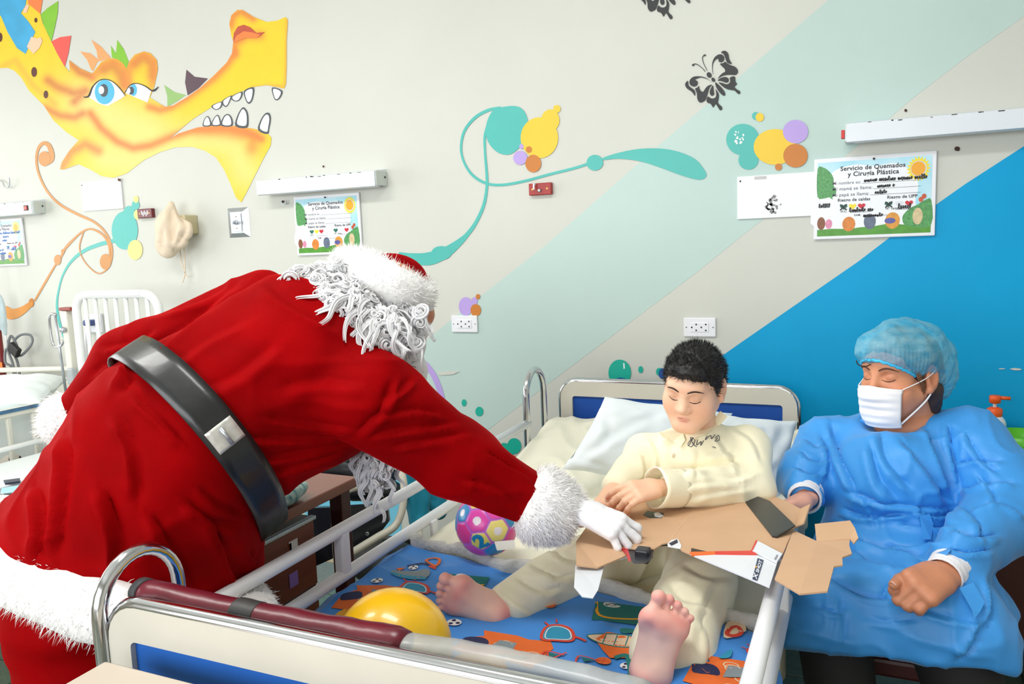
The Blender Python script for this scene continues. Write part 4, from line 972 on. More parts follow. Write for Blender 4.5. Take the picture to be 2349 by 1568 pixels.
def m_badge(c, s=1.0, rot=0.0):       # ragged orange patch with a yellow visor cap and squiggles
    R2 = np.array([[math.cos(rot), -math.sin(rot)], [math.sin(rot), math.cos(rot)]]); q = lambda P: (np.array(P, float)*s)@R2.T+np.array(c)
    motif('orange', q([(-.10, -.03), (-.085, .03), (-.05, .055), (-.06, .08), (.02, .085), (.05, .075), (.1, .08), (.115, .05), (.105, .02), (.12, 0), (.095, -.03), (.1, -.055), (.04, -.05), (.0, -.07), (-.05, -.05)]))
    for i in range(7):
        a, b = rg.uniform(-.02, .1), rg.uniform(-.04, .06); mstroke('beige', q([(a+.016*math.cos(t), b+.012*math.sin(t)) for t in np.linspace(0, 5, 7)]), .003*s)
    motif('yel', q([(-.075, -.085), (-.02, -.1), (.05, -.085), (.02, -.05), (-.06, -.045)]), 3); motif('teal', q([(0, -.03), (.08, .0), (.1, .012), (.06, -.02), (.02, -.045)]))
    motif('orange', q([(-.055, -.05), (0, -.035), (-.01, -.02), (-.05, -.03)])); motif('grey', q([(-.02, 0), (.03, .015), (.03, .05), (-.01, .05)])); motif('navy', q([(-.08, 0), (-.03, 0), (-.03, .03), (-.05, .045), (-.085, .03)]), 3)
def m_pennant(c, s=1.0, rot=0.0):
    R2 = np.array([[math.cos(rot), -math.sin(rot)], [math.sin(rot), math.cos(rot)]]); q = lambda P: (np.array(P, float)*s)@R2.T+np.array(c)
    motif('teal', q([(-.06, .04), (.07, .035), (.06, -.05), (-.05, -.05)])); mstroke('yel', q([(-.058, .038), (-.03, -.035), (.06, -.02)]), .007*s); mell('wht', q([(-.02, .03)])[0], .02*s, .014*s); mell('navy', q([(-.02, .03)])[0], .009*s, .007*s)
def m_goggle(c, s=1.0, rot=0.0):
    R2 = np.array([[math.cos(rot), -math.sin(rot)], [math.sin(rot), math.cos(rot)]]); q = lambda P: (np.array(P, float)*s)@R2.T+np.array(c)
    P = q([(-.035, -.03), (-.04, .02), (-.015, .035), (.02, .02), (.035, -.02), (0, -.03)]); motif('cyan', P, 3); mstroke('red', P, .007*s, True); mstroke('wht', (P-np.array(c))*.8+np.array(c), .0025*s, True)
    mstroke('red', q([(.03, -.005), (.05, -.012), (.065, -.02)]), .006*s); mstroke('red', q([(-.035, .03), (-.05, .045)]), .004*s); mstroke('red', q([(-.02, .045), (-.025, .06)]), .004*s)
def m_canoe(c, s=1.0, rot=0.0):
    R2 = np.array([[math.cos(rot), -math.sin(rot)], [math.sin(rot), math.cos(rot)]]); q = lambda P: (np.array(P, float)*s)@R2.T+np.array(c)
    motif('orange', q([(-.05, .005), (-.03, .03), (.05, .02), (.055, -.04), (.0, -.05), (-.02, -.03)])); motif('beige', q([(-.07, .015), (-.04, -.004), (.02, -.01), (.055, 0), (.03, .02), (-.03, .024)]), 3); mstroke('teal', q([(-.07, .015), (-.04, -.004), (.02, -.01), (.055, 0), (.03, .02), (-.03, .024)]), .003*s, True)
    for a in (-.03, -.005, .02): mstroke('teal', q([(a, .022), (a, -.006)]), .0025*s)
    motif('teal', q([(.0, .03), (.02, .03), (.03, .05), (.01, .056), (-.004, .046)]), 3)
def m_ballp(c, s=1.0): mell('orange', c, .016*s, .015*s); mstroke('red', [(c[0]-.014*s, c[1]), (c[0]+.014*s, c[1])], .0015); mstroke('red', [(c[0], c[1]-.013*s), (c[0], c[1]+.013*s)], .0015)
def m_soccer(c, s=1.0):
    mell('wht', c, .013*s, .012*s)
    for a in (0, 2.1, 4.2): mell('navy', (c[0]+.007*s*math.cos(a), c[1]+.007*s*math.sin(a)), .004*s, .004*s, n=8)
def m_tri(c, s=1.0): mstroke('red', [(c[0]-.012*s, c[1]-.018*s), (c[0]-.012*s, c[1]+.012*s), (c[0]+.03*s, c[1]+.008*s)], .004*s); motif('teal', [(c[0]-.008*s, c[1]+.008*s), (c[0]+.02*s, c[1]+.006*s), (c[0]+.005*s, c[1]-.012*s)])
def m_kayak(c, s=1.0, rot=0.0):
    R2 = np.array([[math.cos(rot), -math.sin(rot)], [math.sin(rot), math.cos(rot)]]); q = lambda P: (np.array(P, float)*s)@R2.T+np.array(c)
    motif('grey', q([(-.05, .01), (-.02, -.02), (.05, -.015), (.045, .03), (0, .02)]), 3); motif('cyan', q([(-.05, .0), (-.01, -.03), (.05, -.025), (.04, -.008), (0, -.012)]), 3); motif('orange', q([(-.045, .03), (-.03, .015), (-.02, .04)])); mstroke('navy', q([(-.02, .05), (.02, .06), (.04, .05)]), .007*s); m_soccer(q([(0, .04)])[0], s)
m_badge(bpt(1140, 1490), .95, .1); m_badge(bpt(850, 1372), .9, .35); m_badge(bpt(1680, 1560), .9, .1)
m_goggle(bpt(955, 1350), 1.0, .2); m_goggle(bpt(1285, 1455), .95, .1); m_goggle(bpt(1745, 1500), .6, .5)
m_kayak(bpt(938, 1318), 1.0, .25); mstroke('orange', [bpt(978, 1288), bpt(1000, 1300), bpt(1008, 1285), bpt(990, 1282)], .008, True); mstroke('red', [bpt(985, 1300), bpt(1000, 1306)], .008)
m_pennant(bpt(1418, 1405), 1.0, .1); m_pennant(bpt(1070, 1335), .8, .3); m_canoe(bpt(1415, 1478), 1.0, .0); m_ballp(bpt(1384, 1519)); m_soccer(bpt(1437, 1530)); m_soccer(bpt(1042, 1430), 1.3); m_soccer(bpt(865, 1334), 1.2)
m_tri(bpt(1340, 1515)); mstroke('red', [bpt(1256, 1498), bpt(1262, 1514), bpt(1300, 1500)], .004); m_tri(bpt(1260, 1505))
mstroke('orange', [bpt(1235, 1385), bpt(1265, 1395), bpt(1270, 1378), bpt(1245, 1372)], .012, True); mell('cyan', bpt(1238, 1372), .018, .012)
mpx('beige', [(1660, 1465), (1670, 1430), (1700, 1425), (1712, 1450), (1690, 1462)], 3); mstroke('red', [bpt(1668, 1455), bpt(1690, 1440), bpt(1700, 1455), bpt(1680, 1462)], .010, True); mpx('teal', [(1770, 1545), (1780, 1510), (1795, 1530), (1790, 1560)])
mpx('cyan', [(1650, 1510), (1678, 1492), (1676, 1510), (1660, 1514)], 3); mstroke('teal', [bpt(1410, 1512), bpt(1440, 1510), bpt(1448, 1560)], .012)
for i in range(26):    # the same motifs go on where feet, balloon and board hide the cloth
    x, y = rg.uniform(-1.3, -.1), rg.uniform(.98, 1.35)
    [lambda c: m_ballp(c), lambda c: m_soccer(c, 1.2), lambda c: m_tri(c), lambda c: m_goggle(c, .8, rg.uniform(-1, 1)), lambda c: m_kayak(c, .8, rg.uniform(-1, 1))][i % 5]((x, y))
for k, parts in mot_parts.items():
    for p in parts: obj('printed_motif', *p, MOT[k], blanket, True)

# maroon padded bumper along the foot board with a taped joint and clear wrap at the far end
m_mar = mat('maroon_vinyl', rgb(104, 22, 38), .32, var=.25, vscale=12, bump=.12, bscale=30)
t = thing('bumper_roll', 'maroon vinyl bumper roll with black tape band lying along the foot board', 'bumper', (-.8, .955, .9))
def bump(x0, x1, r, fl, m, name, y=.957, z=.911):
    xs_ = np.linspace(x0, x1, 30); P = np.array([[x, y+.003*math.sin(x*13), z+.004*math.sin(x*9)] for x in xs_]); rr_ = np.full(30, r); rr_[0] *= .7; rr_[-1] *= .8
    V, f = tube(P, rr_, 16, flat=fl, up=(0, 0, 1)); V = V+.0015*np.stack([vnoise(V, 30, 4)]*3, 1); return obj(name, V, f, m, t, True)
bump(-1.17, -.62, .0215, 1.2, m_mar, 'roll'); bump(-.955, -.905, .0228, 1.2, mat('black_tape', rgb(46, 46, 46), .5, var=.2, vscale=40), 'tape_band')
bump(-1.175, -1.16, .0217, 1.2, mat('grey_end_cap', rgb(70, 72, 74), .4, var=.1), 'end_cap'); bump(-.63, -.25, .014, 1.6, mat('clear_film', rgb(196, 198, 194), .25, var=.25, vscale=22, alpha=.62), 'plastic_wrap')

# cream overbed table in the foreground
m_form = mat('cream_laminate', rgb(198, 186, 170), .4, var=.06, vscale=6)
t = thing('overbed_table', 'cream laminate table corner in front of the foot board', 'table', (-.8, .62, 0))
obj('table_top', *box((-.735, .575, .832), (.79, .53, .034), bev=.004), m_form, t)
obj('edge_band', *box((-.735, .8395, .832), (.785, .004, .028)), mat('brown_edge_band', rgb(104, 76, 60), .5, var=.3, vscale=30), t)
for a, b in (((-1.03, .80), (-.95, .84)), ((-.96, .66), (-.9, .7))): obj('stain', *poly_extrude([(a[0]+.06*math.cos(q)*rg.uniform(.5, 1), a[1]-.04+.016*math.sin(q)*rg.uniform(.5, 1), .8493) for q in np.linspace(0, 6.28, 9)[:-1]], (0, 0, .0003)), mat('grey_stain', rgb(176, 166, 156), .5, var=.1), t)
obj('column', *box((-.42, .58, .45), (.05, .05, .73), bev=.005), m_chrome, t)
obj('base', *box((-.6, .58, .06), (.62, .4, .05), bev=.01), m_chrome, t)
for x, y in ((-.88, .42), (-.88, .74), (-.32, .42), (-.32, .74)): obj('caster', *knob([(.02, -.01), (.03, -.008), (.03, .008), (.02, .01)], (x, y, .03), (1, 0, 0), 16), m_dark, t, True)

# two pillows
m_pil = mat('white_pillowcase', rgb(232, 240, 244), .8, var=.03, vscale=6, sheen=.3)
def pillow(name, c, u, v, hu, hv, th, label, seed, m=m_pil, group='pillows', lab_cat='pillow', fl=()):
    """c centre, u/v unit axes of its plane, half sizes"""
    u, v = nrm(u), nrm(v); w_ = np.cross(u, v); n = 46
    a = np.linspace(-1, 1, n); Aa, Bb = np.meshgrid(a, a, indexing='ij')
    pin = 1-.05*(1-np.abs(Aa)**2)*np.abs(Bb)**4; pin2 = 1-.05*(1-np.abs(Bb)**2)*np.abs(Aa)**4
    prof = th*np.clip((1-np.abs(Aa)**3.2)*(1-np.abs(Bb)**3.2), 0, 1)**.55
    P0 = np.stack([Aa*3, Bb*3, 0*Aa], -1)
    wr = .008*vnoise(P0*1.6, 1., seed)*(1-np.abs(Aa*Bb))+.005*np.abs(Bb)**3*np.sin(Aa*9+seed)*(1-Aa**4)+.005*np.abs(Aa)**3*np.sin(Bb*8+seed)*(1-Bb**4)
    V = []
    for s in (1, -1):
        Pt = np.asarray(c)+(Aa*pin2*hu)[..., None]*u+(Bb*pin*hv)[..., None]*v+(s*prof+wr)[..., None]*w_
        V.append(Pt.reshape(-1, 3))
    i, j = np.meshgrid(np.arange(n-1), np.arange(n-1), indexing='ij'); q = (i*n+j).ravel(); Fq = np.stack([q, q+n, q+n+1, q+1], 1)
    Fq = np.concatenate([Fq, Fq[:, ::-1]+n*n]); V = np.concatenate(V)
    if len(fl): V = folds(V, Fq, fl)
    o = obj(name, V, Fq, m, smooth=True); tag(o, label, lab_cat, group); return o
pc = D(1490, 1010, 2.58); pillow('pillow', pc, (CR*.99-CU*.13), (CR*.52+CU*.76+.46*CF), .215, .150, .055, 'white pillow leaning left of the boy against the head board', 2, fl=[([(1330, 1060), (1420, 1000), (1500, 960)], 16, .006), ([(1300, 1050), (1340, 1060), (1400, 1085)], 10, .006), ([(1380, 950), (1390, 990), (1360, 1030)], 14, .005)])
pc = D(1690, 1052, 2.5); pillow('pillow', pc, (CR*.99-CU*.10), (CR*.32+CU*.86+.38*CF), .165, .150, .055, 'pale grey-shaded pillow right of the boy beside the woman sleeve', 5, fl=[([(1720, 1100), (1780, 1040), (1810, 980)], 16, .006), ([(1740, 980), (1760, 1040), (1760, 1100)], 16, .005)])

# yellow balloon
m_ball = mat('yellow_latex', rgb(244, 190, 22), .3, var=.05, vscale=8, coat=.3)
bc = D(902, 1488, 1.53); br = .114
t = thing('balloon', 'round yellow balloon lying on the blue blanket behind the foot board', 'balloon', (bc[0], bc[1], bc[2]-br))
V, f = lathe([(br*math.sin(a)+1e-4, -br*math.cos(a)*(1.03 if a < 1.57 else 1.0)) for a in np.linspace(0.02, 3.12, 28)], (0, 0, 0), 40)
ax = nrm(CU*.55-CF*.8-CR*.1); uu = nrm(np.cross(ax, (0, 0, 1))); vv = np.cross(ax, uu)
obj('skin', V[:, :1]*uu+V[:, 1:2]*vv-V[:, 2:]*ax+bc, f, m_ball, t, True)
kp = bc+br*1.02*nrm(-CF*.88-CR*.3-CU*.05)
obj('knot', *knob([(.002, -.008), (.006, -.002), (.004, .003), (.007, .009), (.005, .012)], kp, nrm(-CF*.9-CR*.3), 12), mat('yellow_latex_dark', rgb(196, 130, 16), .4, var=.1), t, True)

# ================================================================== hands, feet and heads for the people
def hand_prims(w, fwd, nor, size=1.0, right=True, curl=(.5, .6, .7, .8), thumb=None, spread=.10, thick=1.0, k=.006, stub=.05):
    """w wrist point, fwd = towards the knuckles, nor = out of the back of the hand.  curl per finger (index..little); thumb = (direction, bend)"""
    f = nrm(fwd); n = nrm(np.asarray(nor)-f*(np.asarray(nor)@f)); s = np.cross(n, f)*(1 if right else -1)   # s -> thumb side
    S = size; P = []
    P.append(c_(w-f*stub*S, w+f*.012*S, .026*S*thick, .027*S*thick, .01, sq=(n, 1.25)))
    for a in (-.024, -.008, .008, .024):
        P.append(c_(w+f*.012*S+s*a*.7*S, w+f*.078*S+s*a*1.12*S+n*.003*S, .0155*S*thick, .0135*S*thick, .012))
    L = [(.040, .025, .020), (.045, .028, .021), (.042, .026, .020), (.032, .020, .018)]; tips = []
    for i, (a, ln) in enumerate(zip((.027, .009, -.009, -.026), L)):
        b = w+f*(.084-.004*abs(i-1))*S+s*a*S+n*.004*S; d = nrm(f+s*spread*(1.5-i)*.8); r0 = (.0098, .0102, .0096, .0085)[i]*S*thick; c = curl[i]; side = np.cross(d, n)
        cs = c if isinstance(c, (tuple, list)) else (c*.9, c*1.15, c*.7); ang = 0; pts = [b-d*.012*S, b]; rad = [r0*1.12, r0*1.08]
        for j in range(3):
            ang += cs[j]; dd = d*math.cos(ang)-n*math.sin(ang); b = b+dd*ln[j]*S; pts.append(b); rad.append(r0*(1.0, .92, .78)[j])
        for j in range(4): P.append(c_(pts[j], pts[j+1], rad[j], rad[j+1], k*(1.2 if j == 0 else .6)*S))
        tips.append((pts[-1], nrm(dd), nrm(n*math.cos(ang)+d*math.sin(ang)), rad[-1]))
    td, tb = thumb if thumb is not None else (f*.75+s*.6-n*.25, .35)
    td = nrm(td); b = w+f*.022*S+s*.022*S-n*.006*S; p1 = b+td*.036*S; side = np.cross(td, n); bend = nrm(td*math.cos(tb)+nrm(f-td*(f@td)+1e-6)*math.sin(tb)); p2 = p1+bend*.031*S; bend2 = nrm(td*math.cos(tb*1.7)+nrm(f-td*(f@td)+1e-6)*math.sin(tb*1.7)); p3 = p2+bend2*.024*S
    P += [c_(b, p1, .0165*S*thick, .0125*S*thick, .014*S), c_(p1, p2, .0118*S*thick, .0105*S*thick, .004*S), c_(p2, p3, .0108*S*thick, .0085*S*thick, .004*S)]
    tips.append((p3, bend2, nrm(n-bend2*(n@bend2)+s*.4), .0085*S*thick))
    return P, tips
def nails(tips, S=1.0):
    out = []
    for p, d, n, r in tips:
        c = p+d*r*.25+n*r*.80; s = np.cross(d, n); V = []; g = 7
        for i in range(g):
            a = -1+2*i/(g-1)
            for t in (-1, -.5, .3, 1): V.append(c+s*a*r*.68+d*t*r*.75*(1-.25*a*a)-n*(a*a)*r*.28)
        f = [[i*4+j, (i+1)*4+j, (i+1)*4+j+1, i*4+j+1] for i in range(g-1) for j in range(3)]; out.append((V, f))
    return join(out)
def foot_prims(heel, toe, sole, S=1.0, med=(1, 0, 0)):
    """heel -> toe direction, sole = normal pointing out of the sole"""
    f = nrm(np.asarray(toe)-heel); u = -nrm(np.asarray(sole)-f*(np.asarray(sole)@f)); m = np.cross(u, f); m = m if m@np.asarray(med) > 0 else -m    # m -> big-toe side
    L = .2*S; q = lambda a, b, c: np.asarray(heel)+f*a*L+m*b*1.28*L+u*c*L
    P = [e_(q(.13, 0, .14), (.155*L, .155*L, .14*L), np.stack([m, f, u], 1), .02), c_(q(.12, .01, .17), q(.1, 0, .62), .125*L, .13*L, .03),
         c_(q(.16, -.045, .115), q(.62, -.10, .085), .115*L, .10*L, .03), c_(q(.2, .045, .22), q(.66, .085, .12), .11*L, .11*L, .03), c_(q(.12, 0, .35), q(.6, .03, .16), .11*L, .11*L, .03),
         e_(q(.70, .105, .092), (.14*L, .13*L, .098*L), np.stack([m, f, u], 1), .02), e_(q(.69, -.06, .08), (.185*L, .12*L, .085*L), np.stack([m, f, u], 1), .02),
         e_(q(.42, .15, .0), (.07*L, .19*L, .06*L), np.stack([m, f, u], 1), .025, '-')]
    for a0, b0, a1, b1, r0, r1 in ((.79, .115, .93, .10, .066, .072), (.80, .015, .935, .012, .042, .05), (.785, -.062, .90, -.066, .04, .046), (.765, -.125, .855, -.132, .038, .044), (.735, -.18, .805, -.19, .036, .042)):
        P += [c_(q(a0, b0, .085), q(a1-.03, b1, .085), r0*L, r0*.85*L, .006), e_(q(a1, b1, .065), (r1*L*1.12, r1*L, r1*1.0*L), np.stack([m, f, u], 1), .004)]
    return P
def head_prims(c, fwd, up, S=1.0, ear=True, cheek=1.0, child=False):
    """c = centre between the ears; returns prims and a local->world function (x = subject's left, y = forward, z = up) in head heights of 0.22 m"""
    f = nrm(fwd); u = nrm(np.asarray(up)-f*(np.asarray(up)@f)); r = np.cross(u, f)          # subject's left
    R = np.stack([r, f, u], 1); g = S; q = lambda x, y, z: np.asarray(c)+(r*x+f*y+u*z)*g
    E = lambda p, rr, k=.01, op='+': e_(q(*p), np.array(rr)*g, R, k*g, op)
    P = [E((0, -.008, .040), (.074, .092, .078), .02), E((0, .030, .0), (.066, .070, .085), .02), E((0, .045, -.062), (.046, .05, .045), .03), E((0, .072, -.092), (.022, .022, .018), .022),
         E((.036*cheek, .058, -.035), (.030, .030, .032), .022), E((-.036*cheek, .058, -.035), (.030, .030, .032), .022), c_(q(.052, .01, -.04), q(.02, .075, -.088), .026*g, .02*g, .025*g), c_(q(-.052, .01, -.04), q(-.02, .075, -.088), .026*g, .02*g, .025*g),
         E((0, .075, .042), (.05, .022, .022), .025), c_(q(0, .094, .016), q(0, .112, -.024), .0085*g, .0125*g, .012*g), E((.013, .100, -.029), (.0095, .011, .008), .006), E((-.013, .100, -.029), (.0095, .011, .008), .006),
         E((.032, .101, .014), (.016, .014, .010), .012, '-'), E((-.032, .101, .014), (.016, .014, .010), .012, '-'), E((.031, .078, .012), (.0155, .0145, .0125), .004), E((-.031, .078, .012), (.0155, .0145, .0125), .004),
         E((0, .094, -.053), (.022, .011, .0048), .004), E((0, .092, -.0625), (.019, .011, .006), .004), E((0, .107, -.0575), (.026, .010, .0016), .003, '-'),
         c_(q(0, -.02, -.05), q(0, -.045, -.15), .05*g, .054*g, .03*g)]
    if child:      # rounder cheeks, broad short nose, small mouth
        P[1] = E((0, .026, .0), (.072, .070, .085), .02); P[2] = E((0, .042, -.058), (.052, .05, .045), .03)
        P[4] = E((.040, .050, -.030), (.034, .032, .036), .025); P[5] = E((-.040, .050, -.030), (.034, .032, .036), .025)
        P[9] = c_(q(0, .090, .012), q(0, .104, -.020), .010*g, .0135*g, .018*g); P[10] = E((.012, .096, -.026), (.010, .010, .008), .008); P[11] = E((-.012, .096, -.026), (.010, .010, .008), .008)
        P[16] = E((0, .088, -.052), (.018, .011, .0042), .005); P[17] = E((0, .086, -.060), (.015, .011, .0055), .005); P[18] = E((0, .103, -.056), (.022, .010, .0013), .003, '-')
    if ear:
        for s in (1, -1):
            P += [E((s*.081, -.014, .0), (.011, .023, .035), .006), E((s*.091, -.008, .005), (.008, .013, .021), .005, '-'), E((s*.082, -.004, -.029), (.008, .010, .011), .005)]
    return P, q, R
def face_paint(V, q, S, base, lips, red=.25, brow=None):
    col = np.tile(np.array(base[:3]), (len(V), 1))
    def spot(p, r, c, a):
        w_ = a*np.exp(-(np.linalg.norm((V-q(*p)), axis=1)/(r*S))**2)[:, None]; col[:] = col*(1-w_)+np.array(c[:3])*w_
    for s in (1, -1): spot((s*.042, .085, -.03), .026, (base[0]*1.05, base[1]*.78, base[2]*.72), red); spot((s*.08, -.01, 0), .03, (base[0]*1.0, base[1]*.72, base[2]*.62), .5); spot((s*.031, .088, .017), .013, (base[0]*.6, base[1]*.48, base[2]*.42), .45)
    for x in np.linspace(-.016, .016, 9): spot((x, .100, -.0535-.06*abs(x)), .0046, lips, .3); spot((x*.8, .097, -.061), .0048, lips, .3)
    return col
SKIN = rgb(246, 198, 166); SKINW = rgb(196, 128, 96)
m_skin = mat('skin', SKIN, .5, attr=True, var=.06, vscale=40, sss=.12)
m_nail = mat('finger_nail', rgb(238, 190, 178), .35, var=.03)

# ================================================================== the visitor in the red velvet suit
m_velvet = mat('red_velvet', rgb(148, 0, 4), .75, var=.3, vscale=7, sheen=.35, stint=rgb(255, 10, 20), spec=.04, bump=.06, bscale=260, srough=.35)
m_fur = mat('white_fur', rgb(248, 247, 246), .9, var=.05, vscale=20, sheen=.3)
m_wig = mat('white_synthetic_curls', rgb(248, 248, 250), .45, var=.04, vscale=30, sheen=.3)
translucent(m_wig, .25, (.93, .93, .94, 1))
m_belt = mat('black_patent_vinyl', rgb(24, 25, 27), .36, var=.15, vscale=18, coat=.12, bump=.08, bscale=25)
m_glove = mat('white_cotton_glove', rgb(238, 238, 242), .85, var=.03, vscale=30, sheen=.2)
PX = lambda r, d: r*d/F
def cp(a, b, k=.02, **kw): return c_(D(*a[:3]), D(*b[:3]), PX(a[3], a[2]), PX(b[3], b[2]), k, **kw)
HC = D(258, 1310, 1.75); HU = (D(572, 1405, 1.75)-D(-56, 1215, 1.75))/2; HWv = D(258, 1402, 1.50)-HC
axis = nrm(D(700, 835, 1.84)-D(447, 990, 1.745))
jac = [cp((262, 1345, 1.75, 300), (400, 1045, 1.74, 232), .05), cp((400, 1045, 1.74, 222), (447, 990, 1.745, 208), .03), cp((447, 990, 1.745, 208), (690, 845, 1.83, 206), .06), cp((690, 845, 1.83, 196), (790, 822, 1.88, 128), .05),
       cp((640, 765, 1.98, 108), (745, 822, 1.76, 112), .05),
       cp((845, 905, 1.71, 112), (1045, 1050, 1.78, 84), .035), cp((1045, 1050, 1.77, 84), (1222, 1146, 1.80, 58), .03), cp((1040, 1010, 1.81, 50), (1090, 1045, 1.82, 52), .03),
       cp((600, 718, 2.0, 92), (290, 828, 2.06, 72), .035), cp((290, 828, 2.06, 72), (190, 940, 2.06, 52), .03),
       cp((640, 1050, 1.76, 60), (790, 985, 1.82, 50), .06)]
hn = nrm(np.cross(HU, HWv)); hn = hn if hn[2] < 0 else -hn
jac.append(h_(HC+hn*.02, hn))
santa = thing('person', 'person bending over the bed in red velvet suit, white fur trim and curly white wig', 'person', (-1.5, 1.2, 0))
# the body itself, mostly covered by the suit
HD = D(880, 722, 1.92); SF = nrm(CR*.72-CU*.42+CF*.42); SU = nrm(CR*.45+CU*.85+CF*.1)
hp_, hq, HR = head_prims(HD, SF, SU, 1.12)
wr = D(1335, 1185, 1.945); hw = D(1405, 1230, 1.90)
gl, gt = hand_prims(D(1338, 1172, 1.77), CR*.80-CU*.34-CF*.34, CU*.72-CF*.52+CR*.12, 1.04, True, ((.45, .95, .5), (.5, 1.0, .5), (.55, 1.05, .5), (.6, 1.1, .5)), (CR*.7-CU*.6+CF*.2, .3), spread=.30, thick=1.0, k=.0035)
body = blob(hp_+[cp((800, 800, 1.88, 70), (880, 740, 1.92, 60), .04), cp((447, 990, 1.745, 150), (790, 810, 1.88, 120), .05), cp((300, 1200, 1.74, 180), (447, 990, 1.745, 150), .05), cp((845, 905, 1.72, 60), (1045, 1050, 1.81, 50), .03), cp((1045, 1050, 1.81, 50), (1330, 1180, 1.93, 30), .03),
                  cp((600, 718, 2.0, 60), (290, 828, 2.06, 45), .03), cp((290, 828, 2.06, 45), (150, 1000, 2.07, 30), .03), c_((-1.5, 1.12, .8), (-1.52, 1.10, .1), .085, .05, .03), c_((-1.52, 1.38, .8), (-1.55, 1.40, .1), .085, .05, .03)], .009)
V = relax(body[0], body[1], 1); obj('body', V, body[1], m_skin, santa, True, colors=face_paint(V, hq, 1.12, SKINW, rgb(170, 90, 80)))
V, Fq = blob(jac, .0068); V = relax(V, Fq, 2)
FL = [([(330, 830), (420, 760), (560, 650)], 26, .012), ([(345, 790), (300, 850), (262, 900)], 20, .010), ([(560, 1010), (680, 1010), (800, 1005)], 13, .007), ([(590, 1060), (700, 1040), (805, 1015)], 13, .008), ([(600, 960), (700, 975), (810, 985)], 13, .006), ([(610, 1095), (700, 1062), (790, 1030)], 10, .006),
      ([(820, 1000), (880, 940), (910, 870)], 18, .008), ([(880, 920), (920, 900), (950, 870)], 14, .008), ([(850, 960), (950, 945), (1010, 955)], 13, .009), ([(850, 1000), (960, 985), (1050, 975)], 12, .008), ([(900, 1030), (1000, 1010), (1080, 1000)], 12, .006), ([(1060, 1100), (1130, 1120), (1200, 1175)], 14, .007), ([(1210, 1110), (1240, 1130), (1235, 1170)], 10, .008), ([(1100, 1040), (1180, 1080), (1230, 1110)], 12, .006),
      ([(300, 910), (360, 960), (420, 1020)], 20, .007), ([(260, 950), (300, 1040), (310, 1150)], 24, .009), ([(150, 1000), (140, 1150), (120, 1280)], 26, .012), ([(80, 1120), (90, 1220), (80, 1290)], 20, .012), ([(230, 1120), (260, 1230), (260, 1340)], 28, .014), ([(340, 1180), (400, 1290), (430, 1370)], 26, .010), ([(470, 1190), (520, 1290), (560, 1370)], 22, .010), ([(420, 1150), (480, 1200), (560, 1210)], 20, .008), ([(450, 1120), (500, 1160), (560, 1185)], 14, .007), ([(560, 1260), (580, 1300), (590, 1350)], 12, .008),
      ([(230, 800), (300, 790), (360, 760)], 18, .008), ([(210, 870), (250, 840), (330, 850)], 16, .008), ([(380, 720), (460, 690), (540, 650)], 18, .007), ([(600, 660), (700, 720), (780, 760)], 26, .008), ([(640, 900), (740, 880), (840, 890)], 30, .006), ([(480, 900), (560, 860), (640, 790)], 34, .006), ([(380, 860), (470, 790), (560, 740)], 26, .006)]
V = folds(V, Fq, [(a_, b_*.85, h_2*1.3) for a_, b_, h_2 in FL], sharp=True); N = vnormals(V, Fq); V = V+N*(.006*vnoise(V, 9, 2)+.002*vnoise(V, 22, 3)+.007*(1-np.abs(vnoise(V@np.stack([CR, CU, CF], 1)*[1, 1.5, 1], 6.5, 31)))**6)[:, None]; V = relax(V, Fq, 1)
obj('jacket', V, Fq, m_velvet, santa, True)
# trousers and boots
tr = [c_((-1.46, 1.08, .86), (-1.50, 1.06, .3), .17, .125, .04), c_((-1.50, 1.40, .86), (-1.53, 1.40, .3), .16, .125, .04), e_((-1.47, 1.22, .84), (.25, .24, .15), k=.05)]
V, Fq = blob(tr, .014); V = V+vnormals(V, Fq)*(.012*vnoise(V*[1, 1, 2.2], 9, 5))[:, None]; obj('trousers', relax(V, Fq, 1), Fq, m_velvet, santa, True)
m_boot = mat('black_boot_vinyl', rgb(22, 22, 24), .35, var=.1)
for x, y in ((-1.50, 1.06), (-1.53, 1.40)):
    V, Fq = blob([c_((x, y, .34), (x, y, .09), .115, .07, .03), c_((x, y, .055), (x+.16, y, .045), .055, .05, .03), h_((x, y, .002), (0, 0, -1))], .01); obj('boot', V, Fq, m_boot, santa, True)
# fur trim: hem, cuffs
rngf = np.random.default_rng(5)
def fur_tube(name, P, r, closed, n, length, parent, cd=(0, 0, -1), cw=.5, wd=.0008):
    V, f = tube(P, r, 24, closed=closed, flat=1.0); V = V+np.stack([vnoise(V, 30, 6)]*3, 1)*.004
    o = obj(name, V, f, m_fur, parent, True)
    q4 = np.array([x for x in f if len(x) == 4]); Pn, Nn = sample_surface(V, q4, n, rngf)
    cen = np.array(P); 
    ctr = cen[np.argmin(((Pn[:, None, ::1]-cen[None])**2).sum(-1), axis=1)]; Nn = Pn-ctr; Nn /= np.linalg.norm(Nn, axis=1)[:, None]+1e-9
    vis = ((CP-Pn)*Nn).sum(1) > -.6; s = obj('fur_pile', *fur(Pn[vis], Nn[vis], length, wd, rngf, cd, cw), m_fur, o); s['kind'] = 'stuff'
    return o
a = np.linspace(0, 2*np.pi, 64, endpoint=False)
ring = HC+np.outer(np.cos(a), HU*1.0)+np.outer(np.sin(a), HWv*1.04); fur_tube('fur_hem', ring, .060, True, 9000, .020, santa, nrm(hn+np.array([0, 0, -.3])), .9)
c0, c1 = D(1206, 1142, 1.80), D(1322, 1188, 1.805)
pc_ = np.array([c0+(c1-c0)*t for t in np.linspace(0, 1, 9)]); fur_tube('fur_cuff', pc_, np.array([.066, .080, .085, .086, .083, .078, .070, .060, .046]), False, 7000, .018, santa, nrm(c1-c0), .5)
